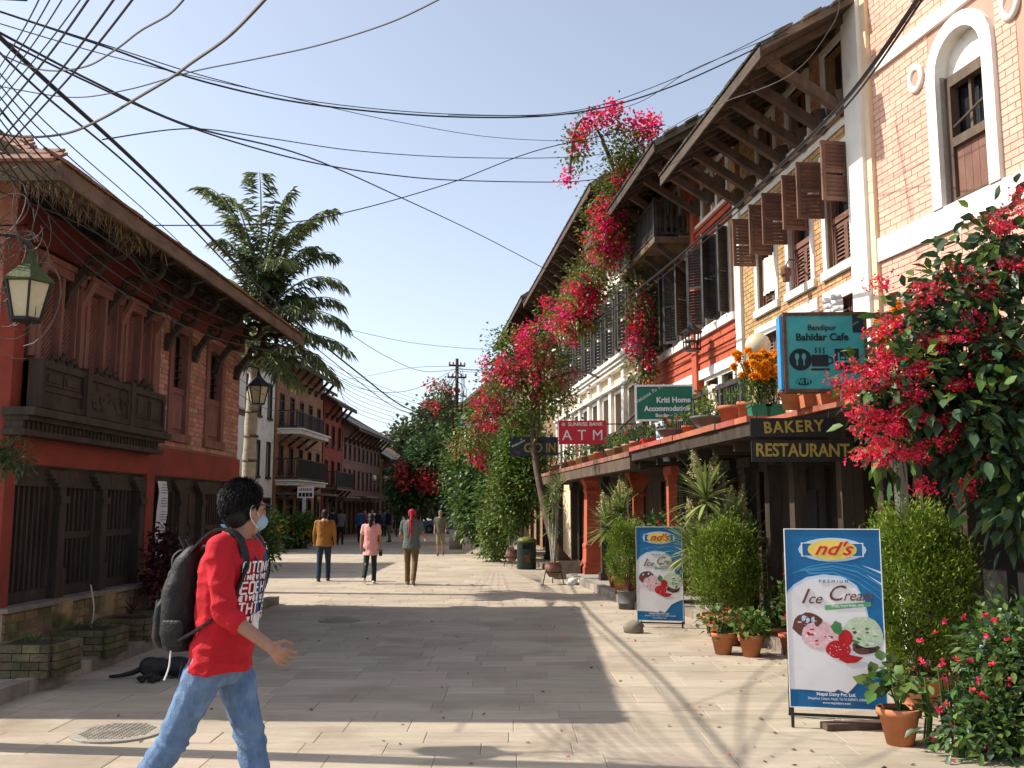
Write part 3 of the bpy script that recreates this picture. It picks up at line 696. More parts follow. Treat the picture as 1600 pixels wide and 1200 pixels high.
# arched white surround, window inside
def arch_pts(cx, cz, r, zb, n=12): return [(cx-r, zb)] + [(cx-r*math.cos(PI*k/n), cz+r*math.sin(PI*k/n)) for k in range(n+1)] + [(cx+r, zb)]
o_ = arch_pts(1.73, 6.32, .53, 4.86); i_ = arch_pts(1.73, 6.32, .37, 4.86); b = MB(); n = len(o_)
for y0, y1 in ((-.06, .01),):
    b.add([(x,y0,z) for x, z in o_]+[(x,y0,z) for x, z in i_], [(k, k+1, n+k+1, n+k) for k in range(n-1)])
    b.add([(x,y0,z) for x, z in o_]+[(x,y1,z) for x, z in o_], [(k+1, k, n+k, n+k+1) for k in range(n-1)])
    b.add([(x,y0,z) for x, z in i_]+[(x,.24,z) for x, z in i_], [(k, k+1, n+k+1, n+k) for k in range(n-1)])
b.build('arch_surround', 'white', PK)
f = MB(); f.add([(x,.1,z) for x, z in arch_pts(1.73,6.32,.37,6.2)], [tuple(range(15))]); f.build('arch_panel', 'white', PK)
w = MB(); w.box(1.36,1.44,.06,.16,4.86,6.3); w.box(2.02,2.10,.06,.16,4.86,6.3); w.box(1.44,2.02,.06,.16,6.18,6.3); w.box(1.44,2.02,.05,.16,5.5,5.6); w.box(1.44,2.02,.06,.16,4.86,4.94)
wo_ = w.build('window', 'wood_grey', PK); MB().box(1.4,2.06,.2,.22,5.55,6.25).build('pane', 'glass', wo_)
for k in range(5): MB().box(1.445+.115*k, 1.555+.115*k, .10, .13, 4.94, 5.5).build('plank', 'shutter', wo_)
MB().tube([(1.46,.07,5.72),(2.0,.07,5.86)], .014, 6).build('bar', 'wood_grey', wo_)
MB().box(1.66, 1.70, .12, .16, 5.6, 6.18).build('mullion', 'wood_grey', wo_)
def ring(root, x, z, R0=.13, r=.045):
    b = MB(); n, k = 18, 8; V = []; F = []
    for i in range(n):
        a = 2*PI*i/n
        for j in range(k): q = 2*PI*j/k; V.append((x+(R0+r*math.cos(q))*math.cos(a)*.8, -.0-.03*math.sin(q)-.02, z+(R0+r*math.cos(q))*math.sin(a)))
    for i in range(n):
        for j in range(k): F.append((i*k+j, ((i+1) % n)*k+j, ((i+1) % n)*k+(j+1) % k, i*k+(j+1) % k))
    b.add(V, F); o = b.build('ring_ornament', 'white', root, True); MB().lathe([(.08,0),(.08,.01)], 12).build('ring_hole', 'mortarP', o, loc=(x, -.012, z), rot=(PI/2,0,0)); return o
ring(PK, .98, 6.48); ring(PK, 2.5, 6.55)
MB().box(.98,1.5,-.05,.0,7.4,8.3).build('window_surround', 'white', PK); MB().box(1.06,1.42,-.06,-.052,7.48,8.2).build('pane', 'glass', PK)
for k, (a, c) in enumerate(((.35,1.2),(1.5,2.5),(2.8,3.9))):
    dd = MB(); m_ = (a+c)/2
    dd.box(a, a+.08, -.02, .1, .13, 2.3); dd.box(c-.08, c, -.02, .1, .13, 2.3); dd.box(a+.08, c-.08, -.02, .1, 2.2, 2.3); dd.box(a+.1, m_-.01, .1, .14, .13, 2.2); dd.box(m_+.01, c-.1, .1, .14, .13, 2.2)
    do = dd.build('door', 'wood', PK); MB().ell((m_-.06,.08,1.2), .025, 8, 6).build('handle', 'iron', do)
gable_roof(PK, -.1, PW+.1, 7, .6, 9.5, R(28), 'slate', tiles=False)
# ---- red house with the black balcony
RH = thing('red_house', 'red plastered house with white mouldings, dark louvred shutters and a black timber balcony', 'house', rframe(22.5), RT)
RW = 6.5
tall = [(.55,1.25,5.05,6.6),(1.75,2.45,5.05,6.6),(3.0,3.7,5.05,6.6),(4.75,5.45,5.05,6.6),(5.62,6.1,5.05,6.6)]
rt_ = [(.7,1.5,7.0,8.3),(2.3,3.1,7.0,8.3),(4.7,5.25,7.12,7.95),(5.6,6.1,7.12,7.95)]
rl = [(.5,1.3,2.8,4.02),(1.7,2.5,2.8,4.02),(3.0,3.8,2.8,4.02),(4.7,5.4,2.8,4.02),(5.6,6.2,2.8,4.02)]
facade(RH, RW, -.05, 8.9, tall+rt_+rl, 'brickR', t=.2)
shell(RH, RW, 7, 8.9, 'brickR', ridge=10.8)
MB().box(0, RW, -.06, .0, 4.26, 4.86).build('plaster_band', 'redR', RH)
for z in (4.40, 4.55, 4.70): MB().box(0, RW, -.085, -.06, z, z+.05).build('moulding', 'redR', RH)
MB().box(0, RW, -.12, .0, 4.86, 4.99).build('string_course', 'white', RH)
MB().box(0, RW, -.09, .0, 4.08, 4.255).build('string_course', 'white', RH)
for z, h, o in ((6.72,.1,.05),(6.84,.09,.09),(6.94,.06,.12)): MB().box(4.3, RW, -o, .0, z, z+h-.004).build('moulding', 'redR', RH)
MB().box(4.3, RW, -.10, .0, 7.0, 7.08).build('string_course', 'white', RH)
for xx, w in ((4.12,.3),(0.0,.24)):
    MB().box(xx, xx+w, -.13, .0, -.05, 7.5).build('pilaster', 'redR', RH); MB().box(xx-.06, xx+w+.06, -.2, .0, 7.5, 7.62).build('pilaster_cap', 'redR', RH); MB().box(xx-.03, xx+w+.03, -.17, .0, 7.62, 7.9).build('pilaster_block', 'redR', RH)
for a, c, e, f in tall:
    s = trim(RH, a, c, e, f, w=.08); MB().box(a, c, .15, .17, e, f).build('pane', 'glass', s)
    hw = (c-a)/2
    shutter(RH, a, -.05, e, hw-.01, f-e, R(-128), 'black_wood'); shutter(RH, c, -.05, e, hw-.01, f-e, R(-62), 'black_wood')
    MB().box((a+c)/2-.03, (a+c)/2+.03, .06, .12, e, f).build('mullion', 'black_wood', s)
for a, c, e, f in rt_:
    s = trim(RH, a, c, e, f, w=.08); MB().box(a, c, .15, .17, e, f).build('pane', 'glass', s)
for a, c, e, f in rl:
    s = trim(RH, a, c, e, f, w=.1); MB().box(a, c, .17, .18, e, f).build('pane', 'glass', s); hw = (c-a)/2
    for k in range(2): shutter(RH, a+.02+hw*k, .1, e, hw-.03, f-e, 0, 'black_wood')
def balcony(root, x0, x1, z, out, h, m='black_wood', step=.11, floor='wood_eave', solid=False):
    fo = MB().box(x0, x1, -out, 0, z-.12, z).build('balcony', floor, root)
    for k in range(4): xx = x0+.15+(x1-x0-.3)*k/3; MB().bar((xx,-.02,z-.75),(xx,-out+.1,z-.13),.09,.11).build('bracket', 'wood', fo)
    b = MB(); b.box(x0, x1, -out, -out+.06, z+h-.05, z+h); b.box(x0, x0+.06, -out+.06, 0, z+h-.05, z+h); b.box(x1-.06, x1, -out+.06, 0, z+h-.05, z+h)
    b.box(x0, x1, -out+.01, -out+.05, z+.04, z+.09); b.box(x1-.05, x1-.01, -out+.05, 0, z+.04, z+.09); b.box(x0, x0+.05, -out+.05, 0, z+.04, z+.09)
    for xx in (x0+.03, x1-.03): b.box(xx-.04, xx+.04, -out-.01, -out+.07, z, z+h+.03)
    b.build('rail', m, fo); bal = MB().box(-.022, .022, -.016, .016, 0, h-.14).mesh('baluster', m)
    n = int((x1-x0)/step)
    for k in range(1, n): link('baluster', bal, fo, (x0+(x1-x0)*k/n, -out+.03, z+.09))
    n = int(out/step)
    for k in range(1, n):
        for xx in (x0+.03, x1-.03): link('baluster', bal, fo, (xx, -out+out*k/n, z+.09))
    return fo
balcony(RH, 1.05, 4.2, 6.95, .84, .74)
gable_roof(RH, -.1, RW+.02, 7, 1.4, 7.86, R(30), 'slate', rafter=.45)
for xx in (.3, 1.1, 1.9, 2.7, 3.5, 4.55, 5.3, 6.0): strut(RH, xx, 7.3, 7.95, 1.1)
# ---- cream house behind the bougainvillea
CH = thing('cream_house', 'tall cream house with white pilasters, moulded cornice and dark shutters behind the bougainvillea', 'house', rframe(36), RT)
CW = 13.4
xs_ = [.7+1.6*i for i in range(8)]
ct = [(x, x+.75, 5.75, 7.35) for x in xs_]; cu_ = [(x, x+.75, 7.85, 9.1) for x in xs_]; cl = [(x, x+.75, 3.0, 4.7) for x in xs_]
facade(CH, CW, -.05, 10.3, ct+cu_+cl, 'cream', t=.2); shell(CH, CW, 8, 10.3, 'cream', ridge=12.4)
for a, c, e, f in ct+cu_+cl:
    s = trim(CH, a, c, e, f, w=.1); MB().box(a, c, .15, .17, e, f).build('pane', 'glass', s); hw = (c-a)/2
    if (a, c, e, f) in ct: shutter(CH, a, -.05, e, hw, f-e, R(-152), 'black_wood', slat_h=.09); shutter(CH, c, -.05, e, hw, f-e, R(-30), 'black_wood', slat_h=.09)
for k in range(9): xx = .12+1.6*k; MB().box(xx, xx+.3, -.1, .0, 2.7, 9.6).build('pilaster', 'white', CH)
for z, h, o in ((5.3,.1,.08),(5.4,.09,.14),(5.49,.1,.2),(4.85,.08,.06),(7.5,.12,.12),(3.0-.18,.1,.06)): MB().box(-.02, CW, -o-.1, .0, z, z+h-.003).build('cornice', 'white', CH)
gable_roof(CH, -.2, CW+.1, 8, 1.25, 9.4, R(30), 'slate', rafter=.6)
for k in range(14): strut(CH, .3+k*.98, 8.7, 9.45, 1.0)
# ---- brown brick house further on, its end wall towards us
M['brick_far'] = brickmat('brick_far', (.30,.17,.09), (.22,.12,.065), (.26,.2,.15))
M['brick_red'] = brickmat('brick_red', (.30,.11,.065), (.22,.08,.05), (.24,.17,.13))
M['brick_plum'] = brickmat('brick_plum', (.23,.105,.085), (.17,.075,.065), (.22,.16,.14))
M['brick_orange'] = brickmat('brick_orange', (.36,.16,.07), (.26,.11,.05), (.28,.2,.14))
def plain_house(name, label, loc, rz, W, D, H, m, rows, nwin, roof_m='slate', out=1., pitch=R(30), wm='wood', ww=.7, gf=2.6, skip=(), eave=None, tiles=True, group=None):
    t = thing(name, label, 'house', loc, rz, group); holes = []
    for (za, zb) in rows:
        for i in range(nwin):
            xc = W*(i+.5)/nwin; holes.append((xc-ww/2, xc+ww/2, za, zb))
    gh = [(W*(i+.5)/nwin-.55, W*(i+.5)/nwin+.55, .1, 2.15) for i in range(nwin)]
    facade(t, W, -.05, H+out*math.tan(pitch)*.9, holes+gh, m, t=.2); shell(t, W, D, H+out*math.tan(pitch)*.9, m, ridge=H+(D/2+out)*math.tan(pitch)-.05)
    for a, c, e, f in holes: window(t, a, c, e, f, wm, fw=.07, mull=1)
    for a, c, e, f in gh:
        dd = MB(); dd.box(a, a+.09, -.03, .08, e, f); dd.box(c-.09, c, -.03, .08, e, f); dd.box(a+.09, c-.09, -.03, .08, f-.1, f); k = a+.13
        while k < c-.15: dd.box(k, k+.17, .09, .12, e, f-.1); k += .18
        dd.build('door', 'wood', t)
    gable_roof(t, -.25, W+.25, D, out, H, pitch, roof_m, rafter=.8, tiles=tiles)
    k = .4
    while k < W: strut(t, k, H-.75, H+.05, out*.8, 'wood'); k += 1.3
    return t
N4 = plain_house('brown_brick_house', 'brown brick house with broad dark eave beyond the cream house', rframe(48.5), RT, 12, 7, 9.7, M['brick_far'], ((3.2,4.6),(5.4,6.9),(7.6,9.0)), 6, out=1.3)
N5 = plain_house('gabled_house', 'low gabled house with stone slate roof and pale wall near the power pole', Vector((-2.95,59.5,0)), R(-90)+math.atan(.2), 9.6, 5, 7.5, 'white', ((3.1,4.6),(5.2,6.6)), 5, out=.9, pitch=R(41))
plain_house('far_house', 'small far house at the end of the right hand row', rframe(74)+Vector((1.2,0,0)), RT, 12, 7, 5.2, M['brick_red'], ((3.0,4.3),), 5, out=1.)
# ---- terrace over the arcade
dm('edge_red', (.40,.115,.07), (.29,.08,.05), scale=4, bump=.4, bscale=20, obj=.15, dirt=((.22,.13,.10),3,.55,.75))
TE = thing('terrace_canopy', 'low terrace roof with red painted edge over the right hand arcade', 'terrace', rframe(16.6), RT)
# local x: 0 at d=16.6 .. 5.7 at d=11
MB().box(0, 5.75, -1.74, .1, 2.46, 2.62).build('slab', 'wood', TE)
x = 0
while x < 5.7:
    w = min(.5+rnd()*.35, 5.75-x); MB().box(x+.004, x+w-.004, -1.80-.03*rnd(), -1.2, 2.625, 2.69+.012*rnd()).build('edge_slab', 'edge_red', TE); x += w
MB().box(0, 5.75, -1.77, -1.742, 2.47, 2.62).build('fascia', 'wood', TE)
MB().box(0, 5.75, -1.2, .0, 2.622, 2.66).build('terrace_floor', 'concrete', TE)
for xx in (0.1, 1.25, 2.45, 3.4, 4.1, 4.9, 5.6): MB().bar((xx,-1.66,2.4),(xx,.1,2.4),.08,.1).build('beam', 'wood', TE)
def post(root, x, y, m='wood', w=.15, z0=.13, z1=2.35):
    b = MB(); b.box(x-w*.8, x+w*.8, y-w*.8, y+w*.8, z0, z0+.16); b.box(x-w/2, x+w/2, y-w/2, y+w/2, z0+.16, z1-.22); b.box(x-w*.62, x+w*.62, y-w*.62, y+w*.62, z1-.22, z1-.14); b.box(x-w*1.7, x+w*1.7, y-w*.5, y+w*.5, z1-.14, z1)
    return b.build('post', m, root)
for xx in (2.6, 3.4, 4.25, 5.05): post(TE, xx, -.95)
post(TE, .6, -1.25, 'redR', .14); 
# shop fronts under the terrace
def shopfront(name, label, base, W, y, m='wood', n=4):
    t = thing(name, label, 'shop', base, RT); fb = MB().quad((0,y+.45,.0),(W,y+.45,.0),(W,y+.45,2.46),(0,y+.45,2.46)).build('shop_shade_sheet', 'dark', t)  # near-black sheet paints the dim interior behind the planks
    k = 0
    for i in range(n):
        a = W*i/n; c = W*(i+1)/n; b = MB(); b.box(a, a+.1, y, y+.12, .13, 2.44); b.box(c-.1, c, y, y+.12, .13, 2.44); b.box(a+.1, c-.1, y, y+.12, 2.2, 2.44); dd = b.build('door_frame', m, t)
        q = a+.12
        while q < c-.25: MB().box(q, q+.2, y+.06, y+.10, .14, 2.2).build('plank', m, dd); q += .215
        if i % 2: MB().box((a+c)/2-.35, (a+c)/2+.35, y+.02, y+.055, .9, 1.9).build('grille_panel', 'black_wood', dd)
    return t
shopfront('arcade_shop', 'dark timber shop in shade under the red edged terrace', rframe(16.6), 5.6, -.4, n=5)
shopfront('arcade_shop', 'dark timber shop behind the fat red column', rframe(31), 14.3, -.4, n=9)
TF = thing('slate_canopy', 'long brick edged terrace roof on timber beam over the far arcade', 'terrace', rframe(31), RT)
MB().box(0, 14.4, -1.7, .1, 2.42, 2.56).build('slab', 'wood', TF)
MB().box(-.02, 14.4, -1.78, -1.6, 2.34, 2.54).build('edge_beam', 'wood_grey', TF)
bm_ = MB().box(-.5,.5,-.5,.5,-.5,.5).mesh('brick', 'terra_tile'); x = 0
while x < 14.3: link('brick', bm_, TF, (x+.11, -1.62, 2.60), (0,0,(rnd()-.5)*.06), (.2,.36,.085)); x += .215
MB().box(0, 14.4, -1.42, 0, 2.565, 2.6).build('terrace_floor', 'concrete', TF)
for xx in (1.2, 3.6, 5.9, 9.8, 12.4): post(TF, xx, -1.3, 'wood')
# fat red column
cl_ = rframe(23.4, 1.12); RC = thing('red_column', 'stout square red column with moulded base under the slate terrace', 'column', (cl_.x, cl_.y, .13), RT)
b = MB(); s = .21
b.box(-s*1.35, s*1.35, -s*1.35, s*1.35, 0, .16); b.lathe([(s*1.3,.16),(s*1.22,.2),(s*1.22,.28),(s*1.12,.34),(s*1.08,.6),(s*1.14,.62),(s*1.14,.68),(s,.72),(s*.9,1.9),(s*1.02,1.96),(s*.95,2.0),(s*1.0,2.08),(s*1.3,2.2),(s*1.3,2.29)], sq=True)
b.build('shaft', 'redR', RC)
cl2 = rframe(18.6, 1.2); RC2 = thing('red_column', 'slim red column behind the plumed dracaena', 'column', (cl2.x, cl2.y, .13), RT)
b = MB(); s = .11; b.lathe([(s*1.4,0),(s*1.4,.2),(s,.26),(s*.9,1.75),(s*1.2,1.8),(s*.9,1.86),(s*1.7,2.1),(s*1.7,2.21)], sq=True); b.build('shaft', 'redR', RC2)
# near part of the terrace in front of the pink house
NPT = R(-90) + math.atan(.15); NT = thing('tin_awning', 'red edged awning over the bakery beside the flowering shrub', 'awning', (2.86, 10.85, 0), NPT)
MB().box(0, 2.7, -.02, 1.7, 2.57, 2.61).build('slab', 'wood', NT); x = 0
while x < 2.6: w = min(.5+rnd()*.3, 2.7-x); MB().box(x+.004, x+w-.004, -.08, .5, 2.613, 2.66+.012*rnd()).build('edge_slab', 'edge_red', NT); x += w
for xx in (.35, 1.2, 1.9, 2.55): post(NT, xx, .75, 'wood', .12, z1=2.56)
MB().box(0.1, 4.3, 1.45, 1.5, .13, 2.56).build('awning_shade_sheet', 'dark', NT)  # added near-black sheet, its colour stands for the shade under the awning
MB().box(.55, .78, 1.15, 1.25, .13, 2.56).build('pier', 'white', NT)
# black railing on the terrace
RA = thing('terrace_railing', 'black timber railing along the terrace in front of the red house', 'railing', rframe(16.9), RT)
b = MB(); b.box(0, 3.6, -.98, -.9, 3.42, 3.49); b.box(0, 3.6, -.97, -.91, 2.76, 2.81)
for k in range(5): b.box(.0+.88*k, .08+.88*k, -.98, -.9, 2.66, 3.5)
b.build('rail', 'black_wood', RA); bal = MB().box(-.02, .02, -.02, .02, 2.81, 3.42).mesh('baluster', 'black_wood')
for k in range(30): link('baluster', bal, RA, (.1+.118*k, -.94, 0))
RA2 = thing('terrace_railing', 'black timber railing on the far terrace behind the row of small pots', 'railing', rframe(24.5), RT)
b = MB(); b.box(0, 5.6, -.98, -.9, 3.3, 3.37); b.box(0, 5.6, -.97, -.91, 2.72, 2.77)
for k in range(7): b.box(.0+.92*k, .08+.92*k, -.98, -.9, 2.6, 3.38)
b.build('rail', 'black_wood', RA2); bal = MB().box(-.02, .02, -.02, .02, 2.77, 3.3).mesh('baluster', 'black_wood')
for k in range(46): link('baluster', bal, RA2, (.1+.118*k, -.94, 0))

# ================================================================== LEFT ROW FARTHER ON
FT = R(90) - math.atan(.045)
def lframe(d, out=0.): return Vector((-11. + .045*(d-38) + out, d, 0))
plain_house('setback_house', 'low house set back behind the palm beyond the red house', Vector((-9.3, 24.6, 0)), R(90), 6.2, 6, 4.7, M['brick_red'], ((2.8,4.0),), 3, out=.7)
WH = plain_house('white_house', 'narrow whitewashed house with tall dark windows beyond the palm', lframe(37.2), FT, 6.1, 7, 8.4, 'white', ((3.0,4.6),(5.6,7.2)), 4, out=.5, ww=.6)
H2 = plain_house('balcony_house', 'orange brick house with white balcony canopies on the shaded left side', lframe(43.6), FT, 8.7, 7, 8.3, M['brick_orange'], ((3.3,4.6),(5.6,7.0)), 5, out=.9)
H3 = plain_house('maroon_house', 'maroon plastered house with black balcony next to the orange brick house', lframe(52.6), FT, 4.6, 7, 7.4, 'redL', ((3.0,4.4),(5.1,6.4)), 3, out=.8)
H4 = plain_house('plum_house', 'long plum brick house with rows of narrow windows far down the street', lframe(57.4), FT, 12.4, 7, 6.4, M['brick_plum'], ((2.9,4.1),(4.7,5.6)), 9, out=1.0, ww=.55)
plain_house('tall_brick_house', 'tall pale brown brick house with red roof rising behind the plum house', lframe(59)+Vector((-4.2,0,0)), FT, 11, 8, 9.9, M['brick_far'], ((7.9,9.2),), 7, out=.9, roof_m='terra_tile', ww=.6)
plain_house('end_house', 'low orange house with tin roof at the end of the left row', lframe(70.3), FT, 10, 7, 4.9, M['brick_orange'], ((2.8,3.9),), 6, out=1.2)
plain_house('end_house', 'farthest small house closing the left row before the trees', lframe(81), FT, 12, 7, 4.7, M['brick_red'], ((2.8,3.8),), 6, out=1.2, roof_m='terra_tile')
for z, o in ((3.0, 1.0), (5.35, 1.1)):
    b = MB(); b.box(.2, 5.6, -o, 0, z-.28, z-.02); b.box(.1, 5.7, -o-.1, 0, z-.1, z-.03); b.build('balcony_slab', 'white', H2)
balcony(H2, .2, 5.6, 3.0, 1.0, .95, 'wood', .16); balcony(H3, .1, 4.2, 2.8, .8, .9, 'black_wood', .16)
balcony(H2, .3, 5.4, 5.36, .9, .8, 'black_wood', .2)
MB().box(.3, 4.0, -1.3, 0, 2.25, 2.34).build('shop_awning', 'slate', H3); MB().box(.2, 6.8, -1.4, -.05, 2.3, 2.4).build('shop_awning', 'slate', H2)
MB().box(.2, 9.6, -1.5, -.05, 2.3, 2.42).build('shop_awning', 'slate', H4)
for xx in (.4, 3.4, 6.4, 9.4): MB().box(xx-.06, xx+.06, -1.42, -1.3, 0, 2.3).build('awning_post', 'wood', H4)
for xx in (.5, 2.6, 4.6, 6.6): MB().box(xx-.07, xx+.07, -1.33, -1.19, 0, 2.3).build('awning_post', 'white' if xx < 1 else 'wood', H2)

# ================================================================== STREET FURNITURE AND SIGNS
dm('sign_red', (.58,.018,.035), (.50,.015,.03), rough=.45); dm('sign_green', (.012,.155,.085), (.01,.125,.07), rough=.45)
dm('sign_teal', (.06,.36,.36), (.045,.29,.30), rough=.45, dirt=((.16,.30,.28),3,.6,.8)); dm('sign_white', (.78,.78,.78), (.70,.70,.70), rough=.5)
dm('sign_black', (.022,.02,.019), (.014,.013,.012), rough=.55); dm('gold', (.42,.29,.05), (.28,.18,.035), rough=.6, scale=30)
dm('sign_navy', (.012,.03,.045), (.01,.022,.032), rough=.5); dm('ink_dark', (.02,.025,.03), (.014,.018,.02))
dm('ice_blue', (.006,.145,.33), (.005,.10,.26), rough=.4, scale=3, dirt=((.05,.19,.33),5,.62,.8)); dm('ice_mid', (.05,.27,.50), (.03,.20,.42), rough=.35); dm('ice_pale', (.50,.62,.74), (.38,.54,.68), rough=.35)
dm('ice_white', (.74,.72,.72), (.66,.64,.65), rough=.4, scale=3, dirt=((.56,.53,.50),4,.6,.8)); dm('ice_yellow', (.76,.58,.12), (.70,.52,.10), rough=.4); dm('ice_redink', (.55,.03,.03), (.45,.02,.02)); dm('ice_brown', (.15,.055,.04), (.10,.04,.03), scale=30)
dm('ice_pink', (.72,.50,.52), (.60,.34,.38), scale=35, rough=.5); dm('ice_mint', (.55,.62,.46), (.38,.46,.32), scale=30, rough=.5); dm('ice_berry', (.50,.015,.02), (.36,.01,.015), scale=40); dm('ice_leaf', (.07,.24,.08), (.05,.18,.06)); dm('ice_greenstrip', (.13,.36,.17), (.11,.3,.14))
def hang_sign(name, label, loc, rz, w, h, m, th=.03, frame_m=None, cat='sign'):
    t = thing(name, label, cat, loc, rz)
    MB().box(-w/2, w/2, -.008, th, -h/2, h/2).build('board', m, t)
    if frame_m:
        b = MB(); f = .03
        b.box(-w/2-f, w/2+f, -.02, th+.01, h/2, h/2+f); b.box(-w/2-f, w/2+f, -.02, th+.01, -h/2-f, -h/2); b.box(-w/2-f, -w/2, -.02, th+.01, -h/2, h/2); b.box(w/2, w/2+f, -.02, th+.01, -h/2, h/2)
        b.build('frame', frame_m, t)
    return t
def arm(t, x, z, out_dx, m='iron'):
    MB().tube([(x, .04, z), (x+out_dx, .04, z)], .014, 6).build('bracket', m, t)
def sign_at(px0, px1, py0, py1, d):
    a = P(px0, py0, d); b = P(px1, py1, d); return (a+b)/2, b.x-a.x, a.z-b.z
# ATM
c, w, h = sign_at(873, 948, 657, 694, 19.6)
t = hang_sign('hanging_sign', 'red bank cash machine sign reading ATM hung from the terrace', c, R(-4), w, h, 'sign_red'); arm(t, w/2, h*.35, .75); arm(t, w/2, -h*.3, .75)
text(t, 'ATM', h*.62, 'sign_white', 0, -h*.14, bold=.0, space=1.75); text(t, 'SUNRISE BANK', h*.215, 'sign_white', w*.06, h*.335, bold=.002, space=1.0, squeeze=1.02)
b = MB(); b.lathe([(h*.08,0),(h*.08,.003)], 12); b.build('emblem', 'sign_white', t, loc=(-w*.40,-.009,h*.33), rot=(PI/2,0,0))
b = MB(); 
for k in range(3): b.box(-h*.08, h*.08, -.0125, -.012, -h*.05+k*h*.045, -h*.03+k*h*.045)
b.build('emblem_stripe', 'sign_red', t, loc=(-w*.40,-.002,h*.31))
# Kriti home
c, w, h = sign_at(995, 1082, 604, 655, 15.6)
t = hang_sign('hanging_sign', 'green guest house sign reading Kriti Home Accommodation above the terrace', c, R(-5), w, h, 'sign_green', frame_m='sign_white'); arm(t, w/2, h*.36, .8); arm(t, w/2, -h*.1, .8)
text(t, 'Kriti Home', h*.235, 'sign_white', w*.16, h*.08, bold=.004, squeeze=.95); text(t, 'Accommodation', h*.225, 'sign_white', w*.04, -h*.18, bold=.004, squeeze=.9); text(t, 'Bandipur Bazar', h*.15, 'sign_white', w*.09, -h*.385, bold=.002, squeeze=.95)
text(t, 'Welcome To The', h*.15, 'sign_white', -w*.28, h*.27, rot=R(32), shear=.3)
# Bahidar cafe: double sided box sign
c, w, h = sign_at(1228, 1352, 493, 608, 8.9)
t = hang_sign('hanging_sign', 'weathered teal cafe sign with cup, bed and cutlery symbols', c, R(-3), w, h, 'sign_teal', th=.09, frame_m='rust'); arm(t, w/2, h*.3, .9, 'rust'); arm(t, w/2, -h*.3, .9, 'rust')
MB().box(-w/2-.06, -w/2-.034, .0, .14, -h/2, h/2).build('side_panel', 'ice_mid', t)
MB().box(w*.36, w/2, -.011, -.009, h*.26, h/2).build('dark_patch', 'sign_navy', t)
text(t, 'Bandipur', h*.105, 'ink_dark', -w*.04, h*.33, bold=.001); text(t, 'Bahidar Cafe', h*.135, 'ink_dark', -w*.04, h*.20, bold=.0025, squeeze=1.0)
def disc(t, r, x, z, m, y=-.011, name='symbol', sx=1., n=20):
    return MB().add([(r*sx*math.cos(2*PI*k/n), 0, r*math.sin(2*PI*k/n)) for k in range(n)], [tuple(range(n))]).build(name, m, t, loc=(x, y, z))
u = h*.15
disc(t, u, -w*.33, -h*.10, 'ink_dark')
for k in (-1, 1):
    disc(t, u*.30, -w*.33+k*u*.3, -h*.06, 'sign_teal', -.014, sx=.65); MB().box(-u*.06, u*.06, -.0145, -.0135, -u*.75, 0).build('symbol', 'sign_teal', t, loc=(-w*.33+k*u*.3, 0, -h*.07))
b = MB(); b.box(-u*.85, u*.6, -.013, -.011, -u*.5, u*.55); b.box(-u*.95, u*.7, -.013, -.011, -u*.85, -u*.68)
b.tube([(u*.6,-.012,u*.35),(u*.95,-.012,u*.25),(u*.95,-.012,-u*.15),(u*.6,-.012,-u*.3)], u*.07, 6)
for k in range(3): b.tube([(-u*.5+u*.35*k,-.012,u*.7),(-u*.42+u*.35*k,-.012,u*.85),(-u*.52+u*.35*k,-.012,u*1.0),(-u*.42+u*.35*k,-.012,u*1.2)], u*.05, 5)
b.build('symbol', 'ink_dark', t, loc=(-w*.06, 0, -h*.12))
b = MB(); b.box(-u*1.05, u*1.05, -.013, -.011, -u*.95, u*.95); b.build('symbol', 'ink_dark', t, loc=(w*.27, 0, -h*.10))
b = MB(); b.box(-u*.8, -u*.65, -.0145, -.0135, -u*.7, u*.6); b.box(-u*.65, u*.8, -.0145, -.0135, -u*.3, -u*.1); b.box(u*.65, u*.8, -.0145, -.0135, -u*.7, -u*.3); b.box(-u*.55, -u*.2, -.0145, -.0135, 0, u*.22); b.box(-u*.1, u*.8, -.0145, -.0135, 0, u*.14)
b.build('symbol', 'sign_teal', t, loc=(w*.27, 0, -h*.10))
disc(t, u*.32, -w*.30, -h*.40, 'ink_dark', sx=2.2); text(t, 'Wi Fi', h*.085, 'sign_teal', -w*.31, -h*.40, y=-.0145, bold=.003); text(t, 'Phone :', h*.05, 'ink_dark', w*.12, -h*.42)
# BAKERY and RESTAURANT
for lab, tx, box, rot in (('black board painted BAKERY in gold hanging over the arcade', 'BAKERY', (1173,1306,653,682), .035), ('wider black board painted RESTAURANT in gold, below the bakery board', 'RESTAURANT', (1175,1332,688,721), -.01)):
    c, w, h = sign_at(*box, 9.2); t = hang_sign('hanging_board', lab, c, R(-4), w, h, 'sign_black', th=.025)
    text(t, tx, h*.86, 'gold', -w*.0, -h*.0, bold=.004, squeeze=.90 if tx == 'BAKERY' else .82, space=1.2 if tx == 'BAKERY' else 1.0, rot=rot)
    for x in (-w*.42, w*.42): MB().tube([(x,.01,h/2),(x,.01,h/2+.06)], .006, 5).build('chain', 'iron', t)
